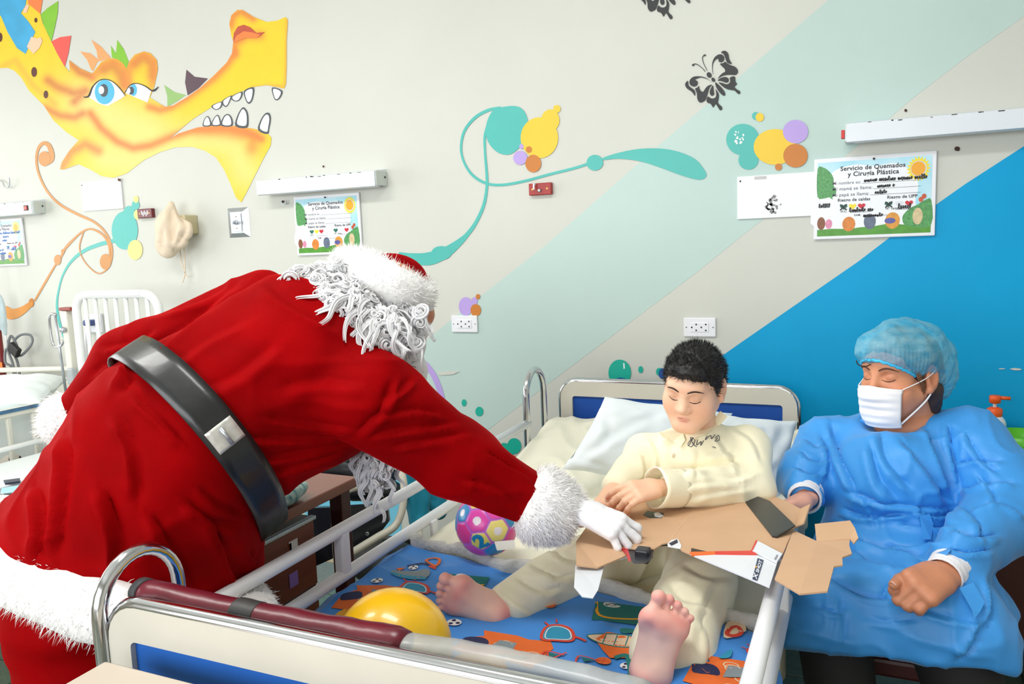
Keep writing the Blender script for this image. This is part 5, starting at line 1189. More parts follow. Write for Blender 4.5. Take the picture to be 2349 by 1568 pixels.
c0, c1 = D(185, 930, 2.06), D(125, 1000, 2.07)
fur_tube('fur_cuff', np.array([c0+(c1-c0)*t for t in np.linspace(0, 1, 8)]), np.array([.05, .064, .068, .07, .068, .062, .055, .045]), False, 2500, .018, santa, nrm(c1-c0), .5)
V, Fq = blob(gl, .0022); V = V+vnormals(V, Fq)*(.0012*vnoise(V, 90, 3))[:, None]; obj('glove', V, Fq, m_glove, santa, True)
lw = D(150, 1010, 2.07); g2, _ = hand_prims(lw, CR*.5-CU*.8, CR*-.3+CF*.9, 1.05, False, (.4, .45, .5, .5)); V, Fq = blob(g2, .005); obj('glove', V, Fq, m_glove, santa, True)
# belt follows the waist of the jacket
BCt = D(447, 990, 1.745); BU = (D(592, 1152, 1.745)-D(302, 832, 1.745))/2; BU = nrm(BU); bw = nrm(-CF*.90+axis*.46); BW = nrm(bw-BU*(bw@BU)); BA = np.cross(BU, BW); BA = BA if BA@axis > 0 else -BA
def surf_r(o, d, r0=.05, r1=.5):
    ts_ = np.linspace(r0, r1, 160); v = sdf(jac[:5]+jac[10:11], o+ts_[:, None]*d); i = np.where(v < 0)[0]; return ts_[i[-1]] if len(i) else .2
def belt_strip(a0, a1, n, hw, lift, thick):
    ins, out = [], []
    for t in np.linspace(a0, a1, n):
        d = BU*math.cos(t)+BW*math.sin(t); row = []
        for e in (-1, -.5, 0, .5, 1): row.append(surf_r(BCt+BA*hw*e, d))
        r = max(row[1:4]); 
        for e in (-1, -.5, 0, .5, 1):
            rr_ = .7*r+.3*max(row)+lift; out.append(BCt+BA*hw*e+d*(rr_+thick*(1-.15*e*e))); ins.append(BCt+BA*hw*e+d*rr_)
    return np.array(out), np.array(ins)
nb = 72; O_, I_ = belt_strip(0, 2*np.pi*(nb-1)/nb, nb, .039, .013, .004)
V = np.concatenate([O_, I_]); f = []; M = nb*5
for i in range(nb):
    j = (i+1) % nb
    for k_ in range(4): f += [[i*5+k_, i*5+k_+1, j*5+k_+1, j*5+k_], [M+i*5+k_, M+j*5+k_, M+j*5+k_+1, M+i*5+k_+1]]
    f += [[i*5, j*5, M+j*5, M+i*5], [i*5+4, M+i*5+4, M+j*5+4, j*5+4]]
belt = obj('belt', V, f, m_belt, santa, True)
best = min(np.linspace(0, 2*np.pi, 180), key=lambda t: np.linalg.norm(proj(BCt+(BU*math.cos(t)+BW*math.sin(t))*(surf_r(BCt, BU*math.cos(t)+BW*math.sin(t))+.01))[0]-[517, 988])+(1000 if (BU*math.cos(t)+BW*math.sin(t))@CF > 0 else 0))
O2, I2 = belt_strip(best-.105, best+.105, 9, .030, .018, .004); V = np.concatenate([O2, I2]); f = []; M = 45
for i in range(8):
    for k_ in range(4): f += [[i*5+k_, i*5+k_+1, (i+1)*5+k_+1, (i+1)*5+k_], [M+i*5+k_, M+(i+1)*5+k_, M+(i+1)*5+k_+1, M+i*5+k_+1]]
    f += [[i*5, (i+1)*5, M+(i+1)*5, M+i*5], [i*5+4, M+i*5+4, M+(i+1)*5+4, (i+1)*5+4]]
obj('buckle', V, f+[[0, M, M+1, M+2, M+3, M+4, 4, 3, 2, 1], [40, 41, 42, 43, 44, M+44, M+43, M+42, M+41, M+40]], mat('silver_buckle', rgb(214, 212, 206), .35, metal=.35, var=.3, vscale=40), belt, True)
bq = BU*math.cos(best)+BW*math.sin(best); bt = -BU*math.sin(best)+BW*math.cos(best); bo = BCt+bq*(surf_r(BCt, bq)+.026)
obj('buckle_pin', *tube([bo-bt*.022, bo+bt*.018], .004, 8), m_steel, belt, True)
# hat: red crown drooping away, thick fur brim round the head
hat = [c_(D(850, 660, 1.96), D(905, 658, 1.98), .085, .080, .04), c_(D(905, 665, 1.99), D(915, 720, 2.08), .068, .05, .04), c_(D(915, 720, 2.08), D(930, 800, 2.12), .05, .035, .03)]
V, Fq = blob(hat, .007); obj('hat', V+vnormals(V, Fq)*(.004*vnoise(V, 18, 7))[:, None], Fq, m_velvet, santa, True)
bp = smooth_path([D(800, 612, 2.02), D(812, 618, 1.90), D(862, 634, 1.81), D(918, 664, 1.82), D(948, 680, 1.92), D(950, 668, 2.04), D(900, 640, 2.12), D(840, 615, 2.1)], 48, True)
fur_tube('fur_brim', bp, .046, True, 7000, .018, santa, nrm(SU*.2-CF*.2), .2)
# wig and beard: tapered coiled locks
def ringlet(c, nor, R, turns, rng, strands=7, rs=.0017):
    """a flat coil of fine strands lying on the wig, its tail running up to the root"""
    w_ = nrm(nor); e1 = nrm(np.cross(w_, rng.normal(0, 1, 3))); e2 = np.cross(w_, e1); sg = rng.choice([-1, 1]); n = 30; t = np.linspace(0, 1, n); out = []
    for q in range(strands):
        of = (q-(strands-1)/2)*R*.085; a = sg*2*np.pi*turns*t+rng.uniform(-.15, .15); r = R*(.22+.78*t**.8)+of*np.minimum(1, .3+t)
        P = np.asarray(c)+r[:, None]*(np.cos(a)[:, None]*e1+np.sin(a)[:, None]*e2)+w_*(.012*(1-t)[:, None]+rng.uniform(-.0025, .0025)+.004*np.sin(q))
        out.append(tube(P, rs*rng.uniform(.8, 1.2)*np.minimum(1, .35+2*t), 4))
    return join(out)
def lock(root, d0, length, amp, waves, r, rng, nor=None, strands=7):
    """a wavy lock of fine strands"""
    d = nrm(d0); nor = -CF if nor is None else nor; sd = nrm(np.cross(d, nor)+rng.normal(0, .2, 3)); n = 30; t = np.linspace(0, 1, n); ph = rng.uniform(0, 6.28); out = []
    for q in range(strands):
        of = (q-(strands-1)/2)*.0022; a = ph+2*np.pi*waves*t
        P = np.asarray(root)+d*(length*t)[:, None]+sd*(amp*np.minimum(1, t*2.5)*np.sin(a)+of*(1-.4*t))[:, None]+np.asarray(nor)*(amp*.8*np.minimum(1, t*2.5)*np.cos(a)+rng.uniform(-.002, .002))[:, None]+np.array([0, 0, -1])*(length*.25*t**2)[:, None]
        out.append(tube(P, r*rng.uniform(.8, 1.2)*np.minimum(1, 1.6-1.3*t), 4))
    return join(out)
rngw = np.random.default_rng(17)
def poly_sample(poly, n):
    poly = np.array(poly, float); lo, hi = poly.min(0), poly.max(0); out = np.zeros((0, 2))
    while len(out) < n: g = rngw.uniform(lo, hi, (n, 2)); out = np.concatenate([out, g[inside(g, poly)]])
    return out[:n]
wig_surf = [e_(HD, (.105, .12, .12), HR, .03), cp((830, 690, 1.88, 95), (705, 658, 1.86, 42), .05), cp((700, 662, 1.80, 34), (785, 712, 1.76, 42), .03), cp((785, 712, 1.76, 44), (880, 772, 1.76, 46), .03), cp((880, 772, 1.77, 46), (935, 838, 1.80, 34), .03), cp((930, 740, 1.84, 44), (940, 830, 1.84, 34), .03)]
V, Fq = blob(wig_surf, .008); wig = obj('wig', V+vnormals(V, Fq)*(.008*vnoise(V, 30, 9))[:, None], Fq, m_wig, santa, True)
parts = []
WPOLY = [(650, 645), (690, 618), (760, 590), (830, 600), (900, 655), (955, 700), (968, 740), (958, 800), (945, 860), (905, 815), (850, 780), (800, 755), (750, 725), (700, 690)]
def wig_hit(px_, py_, dflt=1.80):
    rd = ray(px_, py_); ts_ = np.linspace(1.5, 2.15, 90); v = sdf(wig_surf, CP+ts_[:, None]*rd); i = np.where(v < .006)[0]; p = CP+rd*(ts_[i[0]] if len(i) else dflt)
    e = .004; g = np.array([sdf(wig_surf, (p+e*np.eye(3)[k])[None])[0]-sdf(wig_surf, (p-e*np.eye(3)[k])[None])[0] for k in range(3)]); return p, (nrm(g) if np.linalg.norm(g) > 1e-6 else -CF)
for px_, py_ in poly_sample(WPOLY, 110):
    p, nn = wig_hit(px_, py_); nn = nrm(nn+rngw.normal(0, .35, 3)-CF*.3); parts.append(ringlet(p+nn*.004, nn, rngw.uniform(.010, .021), rngw.uniform(1.0, 1.7), rngw, 7, rngw.uniform(.0014, .0022)))
for px_, py_ in poly_sample([(700, 640), (760, 600), (830, 610), (900, 670), (950, 715), (930, 800), (860, 760), (780, 720)], 75):
    p, nn = wig_hit(px_, py_); away = nrm(np.array([px_-860, py_-640, 0])+1e-6); d0 = CR*(away[0]*.7)-CU*(.3+.5*away[1]); parts.append(lock(p+nn*.006, d0-nn*(d0@nn), rngw.uniform(.06, .11), rngw.uniform(.006, .012), rngw.uniform(.8, 1.7), rngw.uniform(.0015, .0022), rngw, nn))
for (px_, py_) in ((655, 655), (675, 668), (668, 640), (715, 705), (735, 715), (762, 738), (785, 748), (820, 770), (862, 795), (900, 815), (935, 845), (955, 790), (962, 740), (968, 715), (950, 870), (956, 892), (952, 905)):
    parts.append(ringlet(D(px_, py_, 1.745 if py_ < 800 else 1.80), nrm(-CF+rngw.normal(0, .3, 3)), rngw.uniform(.013, .019), rngw.uniform(1.2, 1.7), rngw, 8, .0018))
for p in parts[:0]: pass
V, f = join(parts); o = obj('curls', V, f, m_wig, wig, True); o['kind'] = 'stuff'
bsurf = [cp((930, 850, 1.93, 55), (880, 1000, 1.94, 55), .05), cp((880, 1000, 1.94, 50), (855, 1080, 1.94, 40), .04)]
V, Fq = blob(bsurf, .009); beard = obj('beard', V+vnormals(V, Fq)*(.008*vnoise(V, 30, 4))[:, None], Fq, m_wig, santa, True)
parts = []
for px_, py_ in poly_sample([(795, 1030), (870, 1000), (920, 1060), (905, 1110), (880, 1120), (860, 1130), (835, 1110), (820, 1075)], 46):
    if rngw.random() < .6: parts.append(ringlet(D(px_, py_, rngw.uniform(1.86, 1.92)), nrm(-CF+rngw.normal(0, .45, 3)), rngw.uniform(.011, .019), rngw.uniform(1.1, 1.8), rngw, 7, .0017))
    else: parts.append(lock(D(px_, py_-25, rngw.uniform(1.86, 1.92)), -CU+CR*rngw.uniform(-.3, .3), rngw.uniform(.06, .09), .009, rngw.uniform(1, 1.8), .0018, rngw))
V, f = join(parts); o = obj('curls', V, f, m_wig, beard, True); o['kind'] = 'stuff'

# ================================================================== the boy in yellow pyjamas
m_pyj = mat('pale_yellow_cotton', rgb(252, 246, 216), .85, var=.05, vscale=9, sheen=.25, bump=.05, bscale=200)
m_hair = mat('black_hair', rgb(22, 20, 22), .5, var=.3, vscale=60, sheen=.2)
boy = thing('person', 'boy with short black hair in pale yellow pyjamas sitting on the bed', 'person', (-.45, 2.1, .65))
CS = .885; CHD = D(1591, 886, 2.05); CFd = nrm(-CF*.76-CR*.47-CU*.42); CUp = nrm(CU*.95+CR*.10-CF*.1)
chp, cq, CHR = head_prims(CHD, CFd, CUp, CS, child=True)
J = dict(neck=(1604, 990, 2.10), sl=(1712, 1030, 2.14), sr=(1480, 1045, 2.18), el=(1722, 1122, 2.06), wl=(1516, 1118, 1.93), er=(1445, 1092, 2.10), wr=(1410, 1120, 2.0), pel=(1600, 1222, 2.16), kl=(1602, 1338, 1.86), al=(1540, 1500, 1.635), kr=(1345, 1300, 1.98), ar=(1168, 1392, 1.86))
JP = {k: D(*v) for k, v in J.items()}
skin_parts = []; skin_cols = []
def add_skin(prims, h, colf):
    V, Fq = blob(prims, h); skin_parts.append((V, Fq.tolist())); skin_cols.append(colf(V))
base = np.array(SKIN[:3])
add_skin(chp+[c_(cq(0, -.03, -.08), JP['neck']+[0, .03, -.03], .036, .04, .02)], .0032, lambda V: face_paint(V, cq, CS, SKIN, rgb(206, 110, 110), .35))
def flat_col(V): return np.tile(base, (len(V), 1))
add_skin([c_(JP['neck']+[0, .05, -.10], JP['pel']+[0, .03, 0], .045, .07, .04), c_(JP['sl'], JP['el'], .035, .03, .02), c_(JP['el'], JP['wl'], .03, .022, .02), c_(JP['sr'], JP['er'], .03, .024, .02), c_(JP['er'], JP['wr'], .024, .022, .02), c_(JP['pel'], JP['kl'], .05, .04, .03), c_(JP['kl'], JP['al'], .04, .03, .02), c_(JP['pel'], JP['kr'], .05, .04, .03), c_(JP['kr'], JP['ar'], .045, .03, .02), c_(JP['sl'], JP['sr'], .03, .03, .03)], .012, flat_col)
hs = .82
h1, t1 = hand_prims(JP['wl']+nrm(D(1480, 1122, 1.90)-JP['wl'])*.012, D(1462, 1128, 1.90)-JP['wl'], CU*.75-CF*.55+CR*.25, hs, False, ((.45, .5, .3), (.6, .5, .35), (.6, .55, .35), (.5, .5, .3)), (-CR*.55-CU*.75-CF*.1, .2), spread=.16)
h2, t2 = hand_prims(JP['wr']+nrm(JP['wr']-JP['er'])*.012, nrm(JP['wr']-JP['er'])*1.0-CU*.35, CU*.35-CR*.55-CF*.75, hs, True, (1.15, 1.2, 1.25, 1.3), (CR*.35-CU*.55-CF*.6, .25), spread=.05)
def hand_col(tips):
    def f(V):
        c = np.tile(base, (len(V), 1))
        for p, d, n, r in tips: w_ = (.5*np.exp(-(np.linalg.norm(V-p, axis=1)/.016)**2))[:, None]; c = c*(1-w_)+np.array(rgb(224, 130, 112)[:3])*w_
        return c
    return f
add_skin(h1, .0024, hand_col(t1)); add_skin(h2, .0024, hand_col(t2))
# feet, soles to the viewer
fh1, ft1 = D(1496, 1592, 1.50), D(1546, 1362, 1.535); fh2, ft2 = D(1160, 1432, 1.80), D(996, 1345, 1.80)
def sole_col(heel, toe):
    L = np.linalg.norm(toe-heel); f = (toe-heel)/L
    def g(V):
        t = ((V-heel)@f)/L; c = np.tile(np.array(rgb(255, 210, 192)[:3]), (len(V), 1)); pk = np.array(rgb(240, 128, 124)[:3])
        w_ = np.clip(.75*np.exp(-((t-.02)/.16)**2)+.7*np.exp(-((t-.72)/.14)**2)+.6*np.exp(-((t-.95)/.08)**2), 0, .85)[:, None]; w_ = w_*(.75+.25*vnoise(V, 60, 4))[:, None]
        return c*(1-w_)+pk*w_
    return g
add_skin(foot_prims(fh1, ft1, -CF*.93+CU*.12+CR*.1, np.linalg.norm(ft1-fh1)/.2*1.0, -CR), .0026, sole_col(fh1, ft1))
add_skin(foot_prims(fh2, ft2, -CF*.85-CU*.05+CR*-.2, np.linalg.norm(ft2-fh2)/.2*1.0, CU), .0026, sole_col(fh2, ft2))
V, f = join(skin_parts); obj('body', V, f, m_skin, boy, True, colors=np.concatenate(skin_cols))
for t_ in t1+t2: obj('finger_nail', *nails([t_]), m_nail, boy, True)
# brows and lowered lashes
m_brow = mat('dark_brow', rgb(52, 36, 30), .8, var=.2)
def on_face(prims, q, x, z, lift=.0006):
    ys = np.linspace(.15, .02, 400); P = np.array([q(x, y, z) for y in ys]); i = np.where(sdf(prims, P) < 0)[0]; y = ys[i[0]] if len(i) else .09
    return q(x, y+lift, z)
def brow(q, S, mt, par, prims, z=.036, droop=0, mouth=None):
    for s in (1, -1):
        P = smooth_path([on_face(prims, q, s*x, zz) for x, zz in ((.013, z-.003), (.022, z+.002), (.033, z+.004), (.044, z+.001), (.053, z-.006))], 16); n = len(P)
        obj('eyebrow', *tube(P, np.interp(np.linspace(0, 1, n), [0, .3, .7, 1], [.0016, .0026, .0022, .0006])*S, 6, flat=1.5), mt, par, True)
        P = smooth_path([on_face(prims, q, s*x, zz+droop) for x, zz in ((.0165, .004), (.023, .0005), (.031, -.001), (.039, .0005), (.046, .0045))], 16); n = len(P)
        obj('eyelashes', *tube(P, np.interp(np.linspace(0, 1, n), [0, .5, 1], [.0006, .0014, .0011])*S, 6), mt, par, True)
    if mouth is not None:
        P = smooth_path([on_face(prims, q, x, -.0560-.035*abs(x)) for x in np.linspace(-.019, .019, 7)], 18); n = len(P)
        obj('mouth_line', *tube(P, np.interp(np.linspace(0, 1, n), [0, .5, 1], [.0004, .0011, .0004])*S, 6), mouth, par, True)
brow(cq, CS, m_brow, boy, chp, mouth=mat('lip_shadow', rgb(150, 70, 66), .7, var=.05))
# hair: close cap with short tufts
hc = [e_(cq(0, -.012, .047), np.array((.081, .098, .080))*CS, CHR, .02), e_(cq(0, -.045, .012), np.array((.078, .064, .070))*CS, CHR, .02), e_(cq(.070, .004, .018), np.array((.011, .026, .034))*CS, CHR, .012), e_(cq(-.070, .004, .018), np.array((.011, .026, .034))*CS, CHR, .012), e_(cq(0, .07, .088), np.array((.05, .028, .022))*CS, CHR, .02),
      e_(cq(0, .115, .005), np.array((.064, .064, .062))*CS, CHR, .012, '-'), e_(cq(.083, -.014, -.002), np.array((.022, .027, .040))*CS, CHR, .006, '-'), e_(cq(-.083, -.014, -.002), np.array((.022, .027, .040))*CS, CHR, .006, '-')]
V, Fq = blob(hc, .004); Nn = vnormals(V, Fq); V = V+Nn*(.0035*vnoise(V, 60, 3)+.002*vnoise(V, 130, 4))[:, None]; hair = obj('hair', V, Fq, m_hair, boy, True)
rngh = np.random.default_rng(3); P, Nn = sample_surface(V, Fq, 9000, rngh); o = obj('hair_strands', *fur(P, Nn, .013, .0006, rngh, CUp*.5+CFd*.3, .7, .4), m_hair, hair); o['kind'] = 'stuff'
# pyjama jacket
pj = [c_(JP['neck']+[0, .02, -.055], JP['pel'], .074, .10, .04), c_(JP['sl'], JP['sr'], .058, .054, .05), e_(D(1600, 1090, 2.16), (.125, .10, .13), k=.05), c_(JP['sl'], JP['el'], .060, .058, .03), c_(JP['el'], JP['wl']+nrm(JP['el']-JP['wl'])*.05, .060, .043, .02), c_(JP['sr'], JP['er'], .055, .048, .03), c_(JP['er'], JP['wr']+nrm(JP['er']-JP['wr'])*.022, .047, .038, .02)]
V, Fq = blob(pj, .0055); V = relax(V, Fq, 1)
V = folds(V, Fq, [([(1540, 1000), (1530, 1060), (1545, 1110)], 12, .005), ([(1640, 1000), (1680, 1060), (1700, 1090)], 14, .006), ([(1560, 1085), (1620, 1075), (1700, 1060)], 12, .007), ([(1470, 1040), (1480, 1090), (1460, 1110)], 12, .005), ([(1600, 1090), (1680, 1100), (1740, 1080)], 14, .006), ([(1560, 1120), (1640, 1110), (1720, 1115)], 12, .004), ([(1580, 1145), (1660, 1130), (1730, 1120)], 10, .004), ([(1680, 985), (1720, 1010), (1745, 1060)], 14, .005), ([(1490, 1010), (1510, 1050), (1500, 1090)], 10, .005), ([(1600, 1030), (1590, 1070), (1590, 1100)], 10, .004), ([(1620, 1050), (1650, 1040), (1690, 1045)], 10, .005)], sharp=True)
V = V+vnormals(V, Fq)*(.003*vnoise(V, 24, 6)+.004*(1-np.abs(vnoise(V, 9, 7)))**5)[:, None]
top = obj('pyjama_jacket', V, Fq, m_pyj, boy, True); TV, TF = V, Fq
def on_top(px, py, lift=.002, prims=pj):
    r = ray(px, py); ts_ = np.linspace(1.6, 2.5, 700); v = sdf(prims, CP+ts_[:, None]*r); i = np.where(v < 0)[0]; return CP+r*((ts_[i[0]] if len(i) else 2.1)-lift)
# collar flaps
for P in ([(1566, 992), (1545, 985), (1512, 990), (1520, 1003), (1545, 1010), (1560, 1025), (1571, 1008)], [(1585, 1015), (1600, 996), (1632, 968), (1652, 942), (1668, 955), (1650, 975), (1618, 995), (1596, 1002)]):
    Q = np.array([on_top(a, b, .010) for a, b in P]); obj('collar', *poly_extrude(Q, -CF*.004), m_pyj, top)
m_btn = mat('cream_button', rgb(226, 212, 186), .35, var=.05)
for p in ((1546, 1044), (1552, 1085)): obj('button', *knob([(.006, 0), (.0065, .002), (.004, .003)], on_top(*p, .001), -CF, 14), m_btn, top)
m_pen = mat('felt_pen_grey', rgb(66, 68, 84), .7, var=.1)
for P in ([(1586, 1006), (1578, 1018), (1586, 1024), (1594, 1010), (1584, 1003), (1590, 1018), (1598, 1024)], [(1600, 1008), (1598, 1020), (1608, 1012), (1607, 1021), (1614, 1010)], [(1622, 999), (1618, 1008), (1630, 998), (1632, 1006), (1640, 996)], [(1646, 1004), (1640, 1012), (1650, 1008), (1648, 998), (1641, 1004)], [(1577, 1023), (1582, 1018), (1590, 1003)], [(1634, 1024), (1642, 1027)]):
    Q = smooth_path(np.c_[np.array(P, float), np.zeros(len(P))], 5*len(P))[:, :2]; obj('pen_lettering', *tube([on_top(a, b, .0035) for a, b in Q], .0009, 5), m_pen, top)
for a_, b_, r0, r1 in ((JP['wl']+nrm(JP['el']-JP['wl'])*.06, JP['wl']+nrm(JP['wl']-JP['el'])*.018, .046, .050),):
    P = np.array([a_+(b_-a_)*q_ for q_ in np.linspace(0, 1, 8)]); V, f = tube(P, np.linspace(r0, r1, 8), 26, cap=False); V = V+np.stack([vnoise(V, 30, 3)]*3, 1)*.003
    o = obj('sleeve_cuff', V, f, m_pyj, top, True); so = o.modifiers.new('t', 'SOLIDIFY'); so.thickness = .003
# pyjama trousers
pk_ = [c_(JP['pel'], JP['kl'], .075, .075, .04), c_(JP['kl'], JP['al'], .082, .078, .03), c_(JP['pel'], JP['kr'], .075, .07, .04), c_(JP['kr'], JP['ar'], .075, .056, .03), c_(JP['al'], D(1560, 1570, 1.64), .078, .078, .03), c_(D(1492, 1620, 1.50), D(1532, 1440, 1.52), .056, .05, .012, '-'),
       e_(D(1120, 1410, 1.80), (.05, .05, .05), k=.01, op='-'), e_(D(1165, 1445, 1.78), (.035, .035, .035), k=.01, op='-')]
V, Fq = blob(pk_, .006); V = relax(V, Fq, 1)
V = folds(V, Fq, [([(1530, 1340), (1560, 1380), (1640, 1400)], 16, .006), ([(1560, 1300), (1620, 1330), (1680, 1330)], 18, .006), ([(1500, 1400), (1520, 1440), (1530, 1500)], 14, .005), ([(1600, 1420), (1620, 1480), (1610, 1540)], 14, .006), ([(1180, 1330), (1240, 1360), (1290, 1350)], 12, .005), ([(1200, 1290), (1270, 1330), (1320, 1320)], 14, .006), ([(1150, 1360), (1190, 1390), (1220, 1410)], 9, .005), ([(1250, 1260), (1300, 1290), (1330, 1290)], 12, .005), ([(1640, 1330), (1600, 1420), (1590, 1500)], 20, .005)], sharp=True)
V = V+vnormals(V, Fq)*(.004*vnoise(V, 16, 8)+.007*(1-np.abs(vnoise(V, 8, 9)))**5)[:, None]
obj('pyjama_trousers', V, Fq, m_pyj, boy, True)

# ================================================================== opened toy carton across the lap
m_card = mat('brown_card', rgb(212, 172, 136), .75, var=.07, vscale=12, bump=.04, bscale=120)
m_card_w = mat('white_coated_card', rgb(232, 236, 244), .3, var=.03, vscale=12)
m_card_b = mat('black_coated_card', rgb(44, 42, 42), .32, var=.12, vscale=14)
m_card_r = mat('red_printed_card', rgb(222, 52, 40), .35, var=.06); m_card_o = mat('orange_printed_card', rgb(240, 110, 40), .35, var=.06)
box_ = thing('toy_carton', 'torn open brown cardboard toy carton lying across the boy lap', 'box', atZ(1600, 1200, .8))
ZC0 = .838
def card(name, P, m, th=.003, n=None, z=ZC0, sub=None):
    """P = [(px, py)] on the carton plane, or [(px, py, depth)]"""
    Q = np.array([D(*p) if len(p) == 3 else atZ(*p, z) for p in P]); nn = nrm(sum(np.cross(Q[i]-Q[0], Q[(i+1) % len(Q)]-Q[0]) for i in range(1, len(Q)-1))); nn = nn if nn@(CP-Q[0]) < 0 else -nn
    return obj(name, *poly_extrude(Q, nn*th), m, sub or box_)
dz = lambda px, py, e=0: (px, py, float((atZ(px, py, ZC0)-CP)@CF)+e)
main = card('main_panel', [(1384, 1153), (1419, 1105), (1430, 1092), (1454, 1093), (1480, 1125), (1520, 1128), (1704, 1128), (1751, 1127), (1800, 1147), (1836, 1166), (1822, 1204), (1820, 1215), (1796, 1269), (1768, 1254), (1733, 1240), (1723, 1262), (1581, 1269), (1563, 1261), (1556, 1252), (1532, 1244), (1519, 1247), (1501, 1258), (1460, 1258), (1408, 1253), (1397, 1249), (1322, 1241)], m_card)
card('flap', [dz(1322, 1241), dz(1397, 1249), dz(1410, 1254), dz(1439, 1268, .01), dz(1437, 1273, .012), dz(1370, 1301, .0), dz(1322, 1295, -.03)], m_card)
card('white_flap', [dz(1320, 1296, .0), dz(1386, 1297, .03), dz(1372, 1352, .0), dz(1360, 1371, -.02), dz(1336, 1368, -.03), dz(1317, 1345, -.03)], m_card_w, .0015)
card('printed_flap', [dz(1583, 1270), dz(1733, 1271), dz(1768, 1285), dz(1783, 1289), dz(1765, 1345, -.02), dz(1700, 1318, -.015), dz(1620, 1285, -.005)], m_card_w)
card('printed_edge', [dz(1582, 1265, -.004), dz(1640, 1263.5, -.004), dz(1640, 1270, -.004), dz(1586, 1273.5, -.004)], m_card_o, .002); card('printed_edge', [dz(1640, 1263.5, -.004), dz(1733, 1262, -.004), dz(1736, 1271.5, -.004), dz(1640, 1270, -.004)], m_card_r, .002)
card('dark_slot', [dz(1586, 1256, -.003), dz(1630, 1266, -.003), dz(1585, 1266, -.003)], m_card_b, .001)
wf = card('white_tuck_flap', [dz(1737, 1239, -.004), dz(1795, 1269, -.01), dz(1782, 1289, -.012), dz(1725, 1262, -.006)], m_card_w)
card('printed_edge', [dz(1734, 1238, -.006), dz(1738, 1239, -.006), dz(1727, 1261, -.008), dz(1723, 1261, -.008)], m_card_r, .001)
card('side_panel', [dz(1820, 1215), dz(1873, 1240, -.03), dz(1834, 1361, -.10), dz(1777, 1327, -.07)], m_card)
card('side_panel', [dz(1873, 1240, -.03), dz(1950, 1234, -.035), dz(1948, 1249, -.045), dz(1954, 1269, -.05), dz(1932, 1277, -.055), dz(1933, 1295, -.065), dz(1913, 1298, -.068), dz(1898, 1355, -.10), dz(1834, 1361, -.10)], m_card)
card('end_flap', [dz(1873, 1240, -.03), dz(1869, 1201, -.06), dz(1950, 1193, -.07), dz(1961, 1210, -.06), dz(1969, 1233, -.05), dz(1959, 1245, -.045), dz(1950, 1235, -.04)], m_card)
card('end_flap', [dz(1836, 1166), dz(1858, 1155, -.07), dz(1843, 1199, -.06), dz(1820, 1210, -.005)], m_card)
card('black_flap', [dz(1703, 1136, -.004), dz(1736, 1137, -.03), dz(1766, 1148, -.045), dz(1824, 1204, -.05), dz(1781, 1230, -.012), dz(1771, 1229, -.008), dz(1712, 1155, -.004)], m_card_b)
card('printed_edge', [dz(1712, 1131, -.01), dz(1751, 1127, -.02), dz(1750, 1131, -.02), dz(1714, 1134, -.012)], m_card_r, .002)
card('cut_out', [dz(1475, 1180, -.002), dz(1485, 1171, -.002), dz(1500, 1173, -.002), dz(1523, 1176, -.002), dz(1518, 1187, -.002), dz(1490, 1187, -.002)], mat('dark_teal_print', rgb(16, 62, 66), .4, var=.2, vscale=60), .0008)
card('clear_tab', [dz(1500, 1176, -.004), dz(1510, 1174, -.004), dz(1523, 1182, -.005), dz(1515, 1186, -.004), dz(1502, 1184, -.004)], mat('clear_plastic', rgb(226, 230, 236), .1, var=.05), .0008)
card('torn_edge', [dz(1531, 1247, -.003), dz(1540, 1238, -.006), dz(1555, 1235, -.006), dz(1563, 1250, -.004), dz(1561, 1258, -.002), dz(1532, 1253, -.002)], m_card_w, .001); card('torn_print', [dz(1535, 1245, -.006), dz(1553, 1236, -.008), dz(1555, 1243, -.008), dz(1540, 1250, -.006)], mat('navy_print', rgb(24, 40, 66), .4, var=.2, vscale=80), .001)
card('fold_line', [dz(1540, 1232, -.0012), dz(1543, 1232, -.0012), dz(1600, 1158, -.0012), dz(1598, 1158, -.0012)], mat('pale_card_crease', rgb(222, 184, 148), .7, var=.04), .0004)
for P in ([(1812, 1232), (1815, 1233), (1806, 1252), (1803, 1251)], [(1862, 1264, ), (1864, 1265), (1858, 1283), (1856, 1282)]): card('fold_line', [dz(a, b, -.045 if a > 1850 else -.004) for a, b in P], mat('dark_card_crease', rgb(122, 84, 58), .7, var=.1), .0004)
# lettering block on the white side
def on_plane(Qa, px, py, lift):
    n = nrm(np.cross(Qa[1]-Qa[0], Qa[2]-Qa[0])); r = ray(px, py); t_ = ((Qa[0]-CP)@n)/(r@n); return CP+r*(t_-lift)
QF = [D(*dz(1583, 1270)), D(*dz(1783, 1289)), D(*dz(1765, 1345, -.02))]
LB = [on_plane(QF, *p, .004) for p in ((1726, 1327), (1737, 1331), (1752, 1284), (1738, 1279))]
obj('logo_plate', *poly_extrude(LB, CF*.0005), mat('logo_navy', rgb(22, 44, 88), .35, var=.04), box_)
o0 = on_plane(QF, 1736, 1329, .006); uA = on_plane(QF, 1749.5, 1285, .006)-o0; vA = on_plane(QF, 1728, 1326, .006)-o0
for s, a0, ln, hh in (('X', 0, .30, 1.15), ('SHOT', .33, .66, .95)):
    V, f = text_mesh(s, 1.0, bold=.03, shear=.15); V = V[:, :2]-V[:, :2].min(0); V = V/V.max(0); obj('lettering', *place2d(V*[ln, hh], f, o0+uA*a0+vA*.06, uA, vA), mat('logo_white', rgb(240, 244, 250), .35, var=.02), box_)
obj('lettering', *poly_extrude([on_plane(QF, *p, .0062) for p in ((1732, 1303), (1736, 1301), (1737, 1297), (1733, 1298))], CF*.0003), mat('logo_gold', rgb(214, 160, 50), .4, var=.1), box_)
